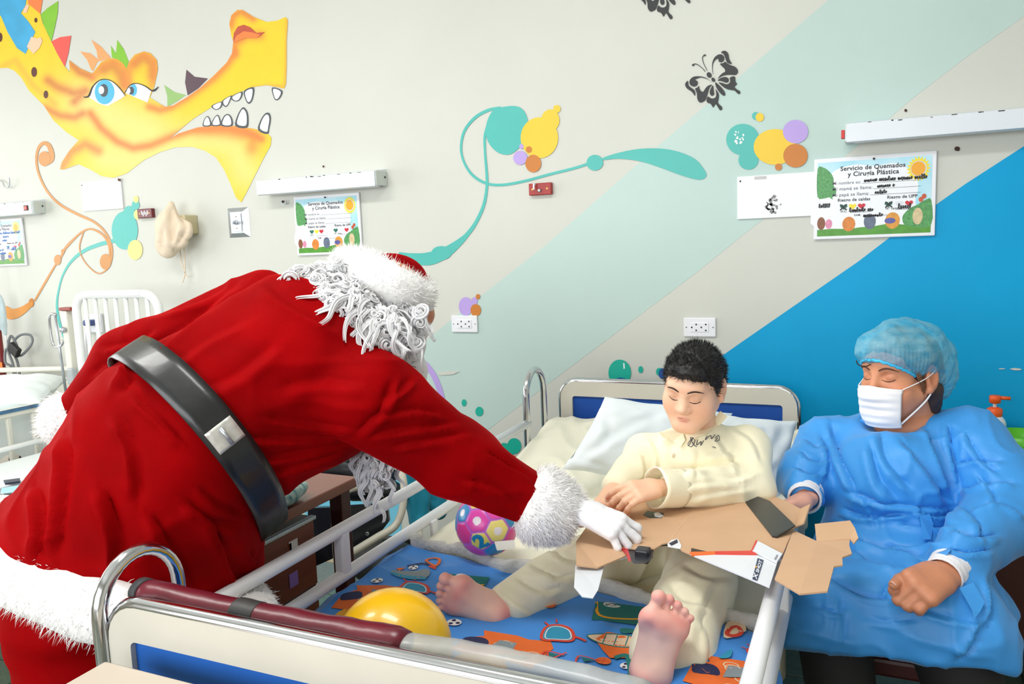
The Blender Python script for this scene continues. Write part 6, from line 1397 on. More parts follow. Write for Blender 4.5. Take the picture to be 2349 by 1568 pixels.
for i in range(5):
    obj('lettering', *poly_extrude([on_plane([D(*dz(1737, 1239, -.004)), D(*dz(1795, 1269, -.01)), D(*dz(1782, 1289, -.012))], *p, .003) for p in ((1776+i*1.2, 1281-i*2.2), (1780+i*1.2, 1283-i*2.2), (1780.5+i*1.2, 1282-i*2.2), (1776.5+i*1.2, 1280-i*2.2))], CF*.0002), m_ink2, box_)
# toy blaster still tied inside, its grip showing under the carton
toy = thing('toy_blaster', 'black and red toy blaster poking out under the cardboard carton', 'toy', atZ(1465, 1290, .74))
m_tb = mat('black_toy_plastic', rgb(38, 38, 46), .35, var=.1, vscale=30); m_tr = mat('red_toy_plastic', rgb(196, 26, 30), .35, var=.05)
dt = lambda px, py, e: D(px, py, float((atZ(px, py, ZC0)-CP)@CF)+e)
obj('grip', *poly_extrude([dt(1440, 1258, .012), dt(1500, 1258, .012), dt(1497, 1280, .0), dt(1480, 1292, -.01), dt(1455, 1293, -.01), dt(1447, 1285, -.005)], CF*.035), m_tb, toy)
obj('trim', *poly_extrude([dt(1420, 1255, .004), dt(1440, 1257, .004), dt(1448, 1285, -.008), dt(1443, 1288, -.010), dt(1438, 1272, .0)], CF*.02), m_tr, toy)
obj('magazine', *box(dt(1475, 1272, .01), (.03, .03, .03), bev=.004), m_tb, toy)
obj('barrel', *tube([atZ(1500, 1240, ZC0-.04), atZ(1640, 1225, ZC0-.04)], .014, 12), m_tb, toy, True)

# ================================================================== the woman in the blue gown
m_gown = mat('blue_nonwoven_gown', rgb(58, 150, 226), .5, var=.08, vscale=6, sheen=.15, bump=.05, bscale=220)
m_knit = mat('white_knit_cuff', rgb(236, 236, 242), .8, var=.04, vscale=40, bump=.15, bscale=180)
m_cap = mat('blue_bouffant_film', rgb(70, 182, 224), .5, var=.35, vscale=26, var2=rgb(150, 214, 236), alpha=.55, stretch=(1, 1, 2.2), detail=6)
m_capedge = mat('blue_cap_elastic', rgb(64, 190, 236), .5, var=.1, vscale=30)
m_bhair = mat('dark_brown_hair', rgb(64, 46, 40), .5, var=.4, vscale=40)
m_maskf = mat('white_mask_fabric', rgb(244, 244, 246), .7, var=.03, vscale=20)
m_trous = mat('black_trousers', rgb(26, 24, 26), .8, var=.15)
woman = thing('person', 'woman in blue gown, bouffant cap and white face mask seated beside the bed', 'person', (.25, 2.1, 0))
WS = 1.03; WHD = D(2064, 862, 2.15); WF = nrm(-CR*.85-CF*.46-CU*.13); WU = nrm(CU*.95+CR*.02-CF*.05)
whp, wq, WHR = head_prims(WHD, WF, WU, WS, cheek=1.12)
wbase = np.array(rgb(206, 138, 104)[:3]); parts, cols = [], []
V, Fq = blob(whp+[c_(wq(0, -.03, -.08), D(2080, 985, 2.2), .056, .075, .03)], .0034); parts.append((V, Fq.tolist())); cols.append(face_paint(V, wq, WS, rgb(214, 146, 110), rgb(170, 90, 80), .4))
G = dict(sr=(1893, 1020, 2.26), sl=(2222, 1020, 2.12), er=(1852, 1092, 2.17), wr=(1846, 1142, 2.06), el=(2318, 1165, 1.95), wl=(2180, 1300, 1.735), pel=(2060, 1310, 2.18), kr=(1905, 1405, 1.86), kl=(2170, 1420, 1.76))
GP = {k: D(*v) for k, v in G.items()}
V, Fq = blob([c_(D(2080, 990, 2.2), GP['pel'], .10, .15, .05), c_(GP['sr'], GP['sl'], .05, .05, .03), c_(GP['sr'], GP['er'], .045, .035, .02), c_(GP['er'], GP['wr'], .035, .026, .02), c_(GP['sl'], GP['el'], .045, .04, .02), c_(GP['el'], GP['wl'], .04, .03, .02), c_(GP['pel'], GP['kr'], .07, .055, .03), c_(GP['pel'], GP['kl'], .07, .055, .03)], .014); parts.append((V, Fq.tolist())); cols.append(np.tile(wbase, (len(V), 1)))
h1, t1 = hand_prims(D(2160, 1322, 1.70), D(2085, 1362, 1.64)-D(2160, 1322, 1.70), CU*.65-CF*.7-CR*.1, 1.05, False, (1.25, 1.25, 1.2, 1.1), (-CR*.9-CU*.1-CF*.2, .25), spread=.04, thick=1.22)
wkr = GP['wr']+nrm(GP['wr']-GP['er'])*.012; h2, t2 = hand_prims(wkr, nrm(GP['wr']-GP['er'])*.55-CR*.75-CU*.05, CU*.75+CF*.2-CR*.1, .95, True, (.5, .6, .6, .6), (-CR*.75-CF*.5-CU*.35, .3), spread=.05, thick=1.1, stub=.012)
for h_p, tt in ((h1, t1), (h2, t2)):
    V, Fq = blob(h_p, .0028); c = np.tile(wbase if h_p is h1 else np.array(rgb(226, 168, 148)[:3]), (len(V), 1)); parts.append((V, Fq.tolist())); cols.append(c)
V, f = join(parts); obj('body', V, f, m_skin, woman, True, colors=np.concatenate(cols))
for t_ in t2+t1[-1:]: obj('finger_nail', *nails([t_]), m_nail, woman, True)
# smiling eyes and brows
m_browb = mat('brown_brow', rgb(96, 62, 46), .8, var=.2)
brow(wq, WS, m_browb, woman, whp, z=.033, droop=.003)
# gown
gw = [c_(D(2062, 1055, 2.22), D(2060, 1160, 2.20), .155, .165, .05), c_(GP['sr']+[0, .0, -.012], GP['sl']+[0, 0, -.012], .078, .085, .06), c_(D(2060, 1160, 2.18), D(2050, 1290, 2.12), .175, .195, .05), e_(D(2030, 1100, 2.1), (.15, .12, .13), k=.06),
      c_(GP['sr'], GP['er'], .078, .072, .035), c_(GP['er'], GP['wr']+nrm(GP['er']-GP['wr'])*.05, .074, .052, .025), c_(GP['sl'], GP['el'], .095, .092, .04), c_(GP['el'], GP['wl']+nrm(GP['el']-GP['wl'])*.035, .092, .056, .03),
      c_(D(2050, 1300, 2.12), GP['kr'], .15, .095, .05), c_(D(2060, 1300, 2.12), GP['kl'], .16, .105, .05), c_(GP['kr'], GP['kl'], .09, .10, .06), c_(D(1880, 1440, 1.84), D(2220, 1465, 1.74), .075, .085, .06), c_(D(1860, 1500, 1.85), D(2235, 1530, 1.74), .07, .08, .05), c_(D(2150, 1350, 1.95), D(2235, 1400, 1.85), .07, .085, .05),
      e_(wq(0, -.02, -.15), (.062, .062, .05), k=.02, op='-')]
hA, hB, hC = D(1795, 1478, 1.80), D(2290, 1537, 1.70), D(2050, 1490, 2.2); hnrm = nrm(np.cross(hB-hA, hC-hA)); hnrm = hnrm if hnrm[2] < 0 else -hnrm
gw.append(h_(hA, hnrm, .004)); gn = nrm(WU*.75-CF*.45-CR*.12)
gw.append(e_(D(2046, 946, 2.12), (.092, .10, .062), np.stack([CR, CF, CU], 1), .012, '-'))
V, Fq = blob(gw, .0062); V = relax(V, Fq, 1)
GF = [([(1900, 970), (1925, 1060), (1960, 1130)], 16, .010), ([(1880, 1000), (1900, 1060), (1890, 1100)], 14, .008), ([(2010, 990), (2030, 1060), (2090, 1130)], 22, .008), ([(2060, 1010), (2120, 1080), (2170, 1160)], 22, .010), ([(2120, 980), (2150, 1060), (2180, 1130)], 16, .010), ([(2170, 970), (2180, 1050), (2200, 1120)], 14, .010), ([(1940, 1130), (2040, 1160), (2180, 1170)], 14, .012), ([(1930, 1170), (1990, 1190), (2080, 1180)], 14, .012), ([(1980, 1140), (2000, 1180), (2010, 1210)], 10, .008), ([(2090, 1175), (2150, 1185), (2200, 1180)], 10, .010), ([(2060, 1200), (2130, 1215), (2190, 1210)], 14, .010), ([(1960, 1240), (2050, 1270), (2150, 1285)], 18, .012), ([(1970, 1290), (2060, 1310), (2130, 1310)], 14, .010), ([(1900, 1330), (1980, 1370), (2060, 1380)], 16, .010), ([(1940, 1240), (1960, 1270), (1990, 1290)], 10, .008), ([(2020, 1250), (2100, 1255), (2160, 1240)], 10, .010),
      ([(2210, 1000), (2250, 1060), (2290, 1090)], 14, .008), ([(2190, 1070), (2230, 1060), (2300, 1060)], 14, .010), ([(2200, 1130), (2260, 1115), (2330, 1110)], 13, .012), ([(2230, 1170), (2290, 1160), (2345, 1190)], 13, .010), ([(2190, 1160), (2230, 1190), (2250, 1250)], 12, .010), ([(2180, 1220), (2230, 1240), (2290, 1230)], 14, .010), ([(2170, 1260), (2220, 1270), (2270, 1265)], 10, .010), ([(2240, 1090), (2270, 1130), (2280, 1170)], 10, .008), ([(1830, 1040), (1860, 1060), (1900, 1060)], 9, .008), ([(1820, 1080), (1860, 1090), (1900, 1080)], 9, .008), ([(1840, 1010), (1870, 1030), (1890, 1030)], 9, .007), ([(1880, 1110), (1890, 1140), (1880, 1180)], 10, .008),
      ([(1920, 1360), (1930, 1420), (1925, 1470)], 16, .008), ([(1870, 1390), (1920, 1410), (1940, 1390)], 10, .008), ([(2110, 1400), (2180, 1420), (2250, 1430)], 18, .006), ([(2250, 1420), (2230, 1470), (2190, 1510)], 16, .010), ([(2260, 1330), (2270, 1400), (2250, 1450)], 14, .010), ([(1980, 1420), (2040, 1430), (2100, 1425)], 14, .005), ([(2030, 1380), (2040, 1350), (2080, 1330)], 14, .008), ([(1990, 1020), (2010, 1100), (2060, 1160)], 26, .008)]
GF = [(a_, b_*.75, c_h*1.35) for a_, b_, c_h in GF]
V = folds(V, Fq, GF, sharp=True); V = V+vnormals(V, Fq)*(.004*vnoise(V, 9, 12)+.002*vnoise(V, 24, 13)+.007*((1-np.abs(vnoise(V*[1, 1, 2.2], 4.5, 21)))**8)+.006*((1-np.abs(vnoise(V*[2.0, 1, 1], 8, 22)))**8))[:, None]; V = relax(V, Fq, 1, .4)
gown = obj('gown', V, Fq, m_gown, woman, True)
def on_g(px, py, lift=.004):
    r = ray(px, py); ts_ = np.linspace(1.5, 2.6, 800); v = sdf(gw, CP+ts_[:, None]*r); i = np.where(v < 0)[0]; return CP+r*((ts_[i[0]] if len(i) else 2.0)-lift)
for P in ([(2110, 1183), (2132, 1178), (2140, 1200), (2135, 1236), (2118, 1236)], [(2200, 1348), (2232, 1335), (2258, 1380), (2248, 1400), (2232, 1420), (2230, 1400)], [(2150, 1222), (2160, 1215), (2180, 1260), (2160, 1285), (2148, 1270)]):
    Q = np.array([on_g(a_, b_, .016) for a_, b_ in P]); obj('tie_strap', *poly_extrude(Q, -CF*.002), m_gown, gown)
np_ = smooth_path([on_g(a_, b_, .004) for a_, b_ in ((1975, 962), (2000, 978), (2030, 985), (2060, 984), (2090, 976), (2120, 965))], 24); obj('neck_binding', *tube(np_, .005, 8), m_gown, gown, True)
for a_, b_, r0, r1 in ((GP['wl']+nrm(GP['el']-GP['wl'])*.045, D(2163, 1320, 1.71), .047, .040), (GP['wr']+nrm(GP['er']-GP['wr'])*.05, GP['wr']-nrm(GP['er']-GP['wr'])*.008, .046, .041)):
    P = np.array([a_+(b_-a_)*t_ for t_ in np.linspace(0, 1, 12)]); V, f = tube(P, np.linspace(r0, r1, 12)+.0018*np.sin(np.arange(12)*2.4), 20, cap=False); obj('knit_cuff', V, f, m_knit, woman, True).modifiers.new('t', 'SOLIDIFY').thickness = .004
# trousers and shoes under the gown
V, Fq = blob([c_(GP['kr']+[0, .02, -.02], A(.02, 1.72, .12), .085, .06, .03), c_(GP['kl']+[0, .02, -.02], A(.32, 1.74, .12), .09, .06, .03), c_(GP['pel'], GP['kr']+[0, .03, -.02], .11, .08, .03), c_(GP['pel'], GP['kl']+[0, .03, -.02], .11, .08, .03)], .014); obj('trousers', V, Fq, m_trous, woman, True)
for x in (.02, .32):
    V, Fq = blob([c_((x, 1.74, .05), (x, 1.58, .04), .045, .04, .02), c_((x, 1.73, .12), (x, 1.74, .05), .045, .045, .02), h_((x, 1.7, .003), (0, 0, -1))], .008); obj('shoe', V, Fq, m_dark, woman, True)
# hair, cap, mask
V, Fq = blob([e_(wq(0, -.015, .05), np.array((.083, .10, .082))*WS, WHR, .02), e_(wq(0, -.075, -.01), np.array((.068, .06, .075))*WS, WHR, .03), e_(wq(.066, .012, .022), np.array((.012, .030, .030))*WS, WHR, .012), c_(wq(.055, -.045, -.04), wq(.045, -.06, -.10), .030*WS, .022*WS, .02), e_(wq(0, .118, -.006), np.array((.075, .075, .060))*WS, WHR, .012, '-'), e_(wq(.084, -.012, -.004), np.array((.02, .024, .034))*WS, WHR, .006, '-')], .0045)
hairw = obj('hair', V+vnormals(V, Fq)*(.003*vnoise(V*[1, 1, .4], 90, 3))[:, None], Fq, m_bhair, woman, True)
for i in range(14):
    z0 = rg.uniform(.0, .05); obj('hair_wisp', *tube(smooth_path([wq(.074, .02+rg.uniform(-.015, .02), z0+.01), wq(.079, .025+rg.uniform(-.01, .015), z0-.02), wq(.076, .012+rg.uniform(-.02, .01), z0-.06)], 10), .0009, 5), mat('brown_hair_wisp', rgb(140, 92, 60), .5, var=.2), hairw, True)
obj('hair_wisp', *tube(smooth_path([wq(-.01, .10, .045), wq(-.01, .125, .043), wq(-.01, .148, .052), wq(-.01, .155, .064)], 12), .0016, 5), m_bhair, hairw, True)
capp = [e_(wq(0, -.02, .062), np.array((.101, .121, .086))*WS, WHR, .02), e_(wq(.0, -.10, .0), np.array((.082, .068, .085))*WS, WHR, .05), c_(wq(0, -.09, .0), wq(0, -.135, -.052), .066*WS, .034*WS, .04), e_(wq(0, .06, .085), np.array((.06, .055, .045))*WS, WHR, .03)]
cn = nrm(-WU*.86+WF*.42); capp.append(h_(wq(0, .10, .052), cn, .006)); capp.append(e_(wq(.08, .0, -.04), np.array((.06, .03, .055))*WS, WHR, .01, '-'))
V, Fq = blob(capp, .0045); N = vnormals(V, Fq)
loc = (V-WHD)@WHR; ang_ = np.arctan2(loc[:, 0], loc[:, 1]); hgt = -((V-wq(0, .10, .052))@cn); pl_ = np.exp(-(hgt/.045)**2)*np.sin(ang_*64)*.0022
V = V+N*(pl_+.005*vnoise(V, 26, 5)+.0035*(1-np.abs(vnoise(V, 44, 8)))**2)[:, None]
capo = obj('bouffant_cap', V, Fq, m_cap, woman, True)
ed = []
for t_ in np.linspace(-2.55, 2.55, 90):
    d_ = WHR@A(math.sin(t_), math.cos(t_), 0); d_ = nrm(d_-cn*(d_@cn)); o_ = wq(0, -.01, 0); o_ = o_-cn*((o_-wq(0, .10, .052))@cn)
    r_ = np.linspace(.02, .2, 120); v = sdf(capp[:4], o_+r_[:, None]*d_); i = np.where(v < 0)[0]; ed.append(o_+d_*(r_[i[-1]]+.002 if len(i) else .1)+cn*.0015*(-1)**len(ed))
obj('elastic_edge', *tube(ed, .0042, 8), m_capedge, capo, True)
# pleated mask: a shell over nose, mouth and chin
mV = []; nu, nv = 34, 30
for i in range(nu):
    u_ = -1+2*i/(nu-1); th = u_*1.02
    for j in range(nv):
        v_ = j/(nv-1); z_ = -.006-.112*v_+.018*abs(u_)*(1-v_)*-.6
        bulge = .122+.016*math.exp(-((v_-.22)/.22)**2)*math.exp(-(u_*2.2)**2)-.030*max(0, v_-.75)*2.2-.006*(v_ < .08)
        rx = .075*(1-.12*v_-.22*max(0, v_-.7)); pl = .0022*math.sin(v_*5*2*math.pi)*(1-abs(u_)**3)
        mV.append(wq(rx*math.sin(th)*1.0, -.0+(bulge+pl)*math.cos(th*.80), z_))
mF = [[i*nv+j, (i+1)*nv+j, (i+1)*nv+j+1, i*nv+j+1] for i in range(nu-1) for j in range(nv-1)]
mask = obj('face_mask', mV, mF, m_maskf, woman, True); mask.modifiers.new('t', 'SOLIDIFY').thickness = .0015
for s in (1, -1):
    i = (nu-1 if s > 0 else 0)*nv
    obj('ear_loop', *tube(smooth_path([mV[i], wq(s*.083, .02, .002), wq(s*.088, -.02, .02)], 10), .0014, 6), m_maskf, mask, True)
    obj('ear_loop', *tube(smooth_path([mV[i+nv-4], wq(s*.079, .02, -.06), wq(s*.084, -.012, -.03), wq(s*.088, -.03, -.004)], 12), .0026, 6, flat=.5), m_maskf, mask, True)
# the chair she sits on
t = thing('stool', 'dark stool mostly hidden under the woman in the blue gown', 'stool', (.28, 2.2, 0))
sz = float(GP['pel'][2])-.17
obj('seat', *box((GP['pel'][0]+.02, GP['pel'][1]+.02, sz-.025), (.4, .4, .05), bev=.01), mat('dark_red_vinyl', rgb(70, 22, 22), .45, var=.1), t)
for a_ in (-1, 1):
    for b_ in (-1, 1): obj('leg', *tube([(GP['pel'][0]+.02+a_*.17, GP['pel'][1]+.02+b_*.17, sz-.05), (GP['pel'][0]+.02+a_*.19, GP['pel'][1]+.02+b_*.19, .0)], .014, 8), m_dark, t, True)

# ================================================================== around the bed
m_wood = mat('reddish_wood', rgb(128, 62, 40), .35, var=.35, vscale=5, stretch=(1, .25, 6), coat=.25, detail=6)
m_wood2 = mat('dark_reddish_wood', rgb(74, 30, 22), .4, var=.3, vscale=5, stretch=(1, 1, .3))
t = thing('bedside_table', 'brown wooden bedside table with drawer unit behind the red suit', 'table', (-1.8, 1.85, 0))
obj('table_top', *box((-1.80, 1.845, .735), (.52, .57, .034), bev=.004), m_wood, t)
for x, y in ((-1.585, 2.085), (-1.585, 1.60), (-2.02, 2.085), (-2.02, 1.60)): obj('leg', *box((x, y, .36), (.05, .05, .715), bev=.004), m_wood2, t)
dr = obj('drawer_unit', *box((-1.80, 1.80, .38), (.36, .36, .56), bev=.005), m_wood2, t)
for z in (.55, .30): d_ = obj('drawer', *box((-1.612, 1.80, z), (.02, .33, .22), bev=.003), m_wood, t); obj('finger_rail', *box((-1.60, 1.80, z+.112), (.02, .33, .012), bev=.002), m_steel, d_)
for y, z, c in ((1.86, .60, rgb(236, 226, 222)), (1.845, .595, rgb(240, 120, 50)), (1.85, .5, rgb(150, 110, 190))): obj('sticker', *box((-1.6005, y, z), (.001, .04 if c[2] > .5 else .012, .045)), mat('sticker_%d' % int(c[2]*99), c, .5, var=.1, vscale=50), t)
t2_ = D(612, 1140, 2.05)
V, Fq = blob([e_((-1.60, 1.80, .785), (.07, .12, .036), k=.01), h_((0, 0, .7525), (0, 0, -1))], .005); V = V+vnormals(V, Fq)*(.003*vnoise(V, 40, 2))[:, None]
o = obj('pouch', V, Fq, mat('teal_patterned_cloth', rgb(22, 110, 116), .7, var=.7, vscale=45, var2=rgb(190, 200, 190)), smooth=True); tag(o, 'teal patterned pouch on the brown bedside table', 'pouch')

# visitor chair: cream tubes, black vinyl pads
m_vinyl = mat('black_vinyl', rgb(34, 36, 44), .3, var=.15, vscale=14); m_tubec = mat('cream_tube', rgb(214, 210, 196), .35, var=.06)
t = thing('visitor_chair', 'black padded chair with cream tube frame below the hanging white beard', 'chair', atZ(830, 1330, 0))
gp = lambda px, py, d: D(px, py, d+.28)
def down(p): return np.array([p[0], p[1], 0.0])
L0 = [gp(850, 1112, 2.72), gp(800, 1122, 2.66), gp(775, 1150, 2.62), gp(769, 1200, 2.60)]; L1 = gp(769, 1200, 2.60)
obj('frame_tube', *tube(smooth_path(L0+[L1*.5+down(L1)*.5, down(L1)], 30), .015, 10), m_tubec, t, True)
R0 = [gp(905, 1060, 2.82), gp(922, 1088, 2.80), gp(927, 1125, 2.78), gp(922, 1170, 2.76), gp(905, 1207, 2.74), gp(863, 1233, 2.70), gp(801, 1271, 2.64), gp(770, 1288, 2.61)]
obj('frame_tube', *tube(smooth_path(R0, 40), .015, 10), m_tubec, t, True)
for p in (gp(962, 1215, 2.86), gp(700, 1290, 2.66)): obj('leg', *tube([p, down(p)], .014, 10), m_tubec, t, True)
obj('back_pad', *poly_extrude([gp(706, 1165, 2.66), gp(772, 1163, 2.66), gp(850, 1158, 2.72), gp(888, 1160, 2.76), gp(893, 1195, 2.76), gp(875, 1218, 2.75), gp(800, 1262, 2.68), gp(760, 1282, 2.66), gp(706, 1306, 2.64)], CF*.03), m_vinyl, t)
V, Fq = blob([c_(gp(740, 1075, 2.85), gp(890, 1095, 2.92), .035, .035, .03), c_(gp(800, 1050, 3.0), gp(900, 1070, 3.05), .035, .035, .03), c_(gp(810, 1125, 2.78), gp(900, 1125, 2.84), .04, .04, .05), c_(gp(740, 1075, 2.85), gp(800, 1050, 3.0), .04, .04, .04)], .01); obj('seat_pad', V, Fq, m_vinyl, t, True)
obj('bolt', *knob([(.008, 0), (.006, .003)], gp(842, 1224, 2.70), -CF, 10), m_steel, t)
# teal jacket hung over it
m_jk = mat('teal_fleece', rgb(18, 142, 172), .8, var=.12, vscale=14, sheen=.2)
V, Fq = blob([c_(gp(945, 1075, 2.92), gp(962, 1190, 2.88), .055, .04, .02), c_(gp(985, 1080, 2.95), gp(1008, 1170, 2.93), .05, .035, .02), c_(gp(950, 1060, 2.95), gp(1000, 1080, 2.97), .06, .06, .03)], .007); V = folds(V, Fq, [([(935, 1090), (950, 1140), (955, 1195)], 10, .01), ([(975, 1090), (985, 1130), (990, 1160)], 9, .01)])
V = V+vnormals(V, Fq)*(.006*vnoise(V, 22, 3))[:, None]
o = obj('jacket', V, Fq, m_jk, smooth=True); tag(o, 'teal jacket hanging on the chair behind the bed rail', 'jacket')
# dark bag on the floor
bc_ = atZ(945, 1290, .12); V, Fq = blob([c_(bc_+A(-.2, 0, -.02), bc_+A(.2, 0, -.02), .10, .10, .03), h_((0, 0, .004), (0, 0, -1))], .012); t = thing('duffel_bag', 'black duffel bag on the floor between chair and bed', 'bag', (bc_[0], bc_[1], 0))
obj('bag', V+vnormals(V, Fq)*(.01*vnoise(V, 14, 3))[:, None], Fq, mat('black_nylon', rgb(20, 20, 22), .6, var=.2), t, True); obj('strap', *tube(smooth_path([bc_+A(-.12, -.06, .06), bc_+A(-.06, -.1, .14), bc_+A(.06, -.1, .14), bc_+A(.12, -.06, .06)], 20), .01, 8), m_dark, t, True)

# the toy ball on the bed
bcen = D(1117, 1200, 2.14); BR = .086
ico = []; ph_ = (1+5**.5)/2
for a_ in (-1, 1):
    for b_ in (-ph_, ph_): ico += [(0, a_, b_), (a_, b_, 0), (b_, 0, a_)]
ico = np.array(ico, float); ico /= np.linalg.norm(ico[0])
dod = []
for i in range(12):
    for j in range(i+1, 12):
        for k_ in range(j+1, 12):
            if ico[i]@ico[j] > .4 and ico[i]@ico[k_] > .4 and ico[j]@ico[k_] > .4: dod.append(nrm(ico[i]+ico[j]+ico[k_]))
cen = np.concatenate([ico, dod]); 
dn = nrm(D(1105, 1222, 2.14)-bcen-CF*.07); Rz = np.array(Vector(ico[0]).rotation_difference(Vector(dn)).to_matrix()); cen = cen@Rz.T
V, f = lathe([(math.sin(a_)+1e-5, -math.cos(a_)) for a_ in np.linspace(.01, 3.13, 110)], (0, 0, 0), 200); V = V/np.linalg.norm(V, axis=1)[:, None]
dd_ = np.arccos(np.clip(V@cen.T, -1, 1)); dd_[:, :12] *= 1.14; so_ = np.sort(dd_, axis=1); idn = dd_.argmin(1); gap = so_[:, 1]-so_[:, 0]
pal = [rgb(246, 232, 120), rgb(240, 84, 184), rgb(44, 160, 216), rgb(240, 84, 184), rgb(250, 236, 140), rgb(236, 70, 160), rgb(50, 150, 210)]
cols = np.array([pal[0 if i == 0 else (i*5+1) % 7][:3] for i in range(32)])[idn]; seam = np.array(rgb(196, 110, 214)[:3]); w_ = np.clip((.085-gap)/.03, 0, 1)[:, None]; cols = cols*(1-w_)+seam*w_
dt_ = dd_[np.arange(len(V)), idn]; wht = ((dt_ < .13) & (idn % 3 == 1))[:, None]; cols = np.where(wht, np.array(rgb(246, 240, 246)[:3]), cols)
t = thing('toy_ball', 'pink, yellow and blue toy football with a 2 on the bed beside the rail', 'ball', bcen-A(0, 0, BR))
obj('shell', V*BR*(1-.012*w_)+bcen, f, mat('glossy_ball_print', (1, 1, 1), .28, attr=True, var=.03, vscale=20), t, True, colors=cols)
V, f = text_mesh('2', 1.0, bold=.045); V = V[:, :2]; V = (V-(V.min(0)+V.max(0))/2)/(V.max(0)-V.min(0)); u_ = nrm(CR*.55+CU*-.83); v_ = nrm(CR*.83+CU*.55)
bm = bmesh.new(); vs = [bm.verts.new((a_, b_, 0)) for a_, b_ in V]; [bm.faces.new([vs[i] for i in q]) for q in f]; bmesh.ops.triangulate(bm, faces=bm.faces[:]); bmesh.ops.subdivide_edges(bm, edges=bm.edges[:], cuts=2, use_grid_fill=True)
bm.verts.index_update(); V2 = np.array([v.co[:] for v in bm.verts]); f2 = [[v.index for v in q.verts] for q in bm.faces]; bm.free()
P = bcen+dn*BR+V2[:, :1]*v_*.036+V2[:, 1:2]*(-u_)*.044; P = bcen+BR*1.012*(P-bcen)/np.linalg.norm(P-bcen, axis=1)[:, None]
obj('numeral', P, f2, mat('ball_blue_print', rgb(34, 142, 196), .3, var=.03), t, True)
# folded white paper beside it
o = obj('paper_scrap', *poly_extrude([D(1134, 1242, 2.02), D(1180, 1238, 2.02), D(1182, 1258, 2.0), D(1140, 1262, 2.0)], CF*.002), mat('grey_white_paper', rgb(214, 214, 208), .7, var=.05)); tag(o, 'small torn paper scrap beside the toy ball', 'paper')

# ------------------------------------------------------------------ cabinet on the far right with bottle and bowl
t = thing('cabinet', 'dark red wooden cabinet behind the woman at the right edge', 'cabinet', (.75, 2.95, 0))
obj('top_board', *box((.72, 2.95, .690), (.90, .54, .024), bev=.003), m_wood2, t); obj('carcass', *box((.72, 2.96, .45), (.86, .50, .455), bev=.004), mat('dark_red_lacquer', rgb(84, 26, 18), .35, var=.25, vscale=6, stretch=(1, 1, .3)), t)
for x in (.51, .93): d_ = obj('door', *box((x, 2.702, .45), (.40, .018, .42), bev=.003), m_wood2, t); obj('knob', *knob([(.006, 0), (.01, .012), (.006, .018)], (x+(.15 if x < .7 else -.15), 2.693, .5), (0, -1, 0)), m_steel, d_)
for x in (.33, 1.11):
    for y in (2.76, 3.16): obj('leg', *box((x, y, .112), (.04, .04, .225), bev=.003), m_wood2, t)
bx_, by_ = D(2281, 960, 2.75)[:2]; zb_ = .7025; zt_ = float(D(2281, 905, 2.75)[2]); hB_ = zt_-zb_
t = thing('pump_bottle', 'white antiseptic bottle with orange pump behind the woman shoulder', 'bottle', (bx_, by_, zb_))
obj('flask', *lathe([(.033, 0), (.036, .004), (.036, hB_*.55), (.033, hB_*.60), (.024, hB_*.66), (.019, hB_*.68)], (bx_, by_, zb_), 28), mat('white_hdpe', rgb(232, 236, 244), .35, var=.02), t, True)
m_pump = mat('orange_pump', rgb(246, 96, 30), .35, var=.04)
obj('collar', *lathe([(.022, hB_*.66), (.024, hB_*.68), (.024, hB_*.78), (.014, hB_*.81)], (bx_, by_, zb_), 24), m_pump, t, True); obj('stem', *lathe([(.006, hB_*.79), (.006, hB_*.90)], (bx_, by_, zb_), 12), m_plast, t, True)
obj('pump_head', *lathe([(.010, hB_*.87), (.018, hB_*.885), (.018, hB_*.985), (.015, hB_)], (bx_, by_, zb_), 24), m_pump, t, True); obj('spout', *tube([(bx_+.01, by_-.002, zb_+hB_*.965), (bx_+.045, by_-.004, zb_+hB_*.962)], .0065, 10), m_pump, t, True)
def cyl_text(s, z, size, ang0, m):
    V, f = text_mesh(s, size, bold=size*.03); th = ang0+V[:, 0]/.0365; return obj('lettering', np.stack([bx_+.0368*np.sin(th), by_-.0368*np.cos(th), zb_+z+V[:, 1]], 1), f, m, t)
cyl_text("ANINET'", hB_*.36, .0165, -.95, mat('label_red', rgb(206, 60, 40), .5, var=.05)); cyl_text('1', hB_*.18, .022, .30, mat('label_navy', rgb(40, 40, 80), .5, var=.05))
bw_ = D(2345, 1020, 2.66); z_ = .7025; hb = .105
t = thing('bowl', 'green plastic bowl with black print at the right picture edge', 'bowl', (bw_[0], bw_[1], z_))
obj('shell', *lathe([(.05, 0), (.062, .006), (.076, hb*.6), (.084, hb), (.0815, hb), (.073, hb*.6), (.058, .010), (.001, .008)], (bw_[0], bw_[1], z_), 40, cap=False), mat('green_plastic', rgb(92, 196, 40), .35, var=.04), t, True)
for i in range(9):
    th = -2.4+i*.28; r_ = .0775; P = np.array([[bw_[0]+(r_+.002)*math.sin(th+q*.05)*1.0, bw_[1]-(r_+.002)*math.cos(th+q*.05), z_+hb*.55+.018*math.sin(i*2.1+q)] for q in np.linspace(-1.5, 1.5, 9)]); obj('printed_leaf', *tube(P, .003*np.sin(np.linspace(.15, 3.0, 9)), 6), m_dark, t, True)

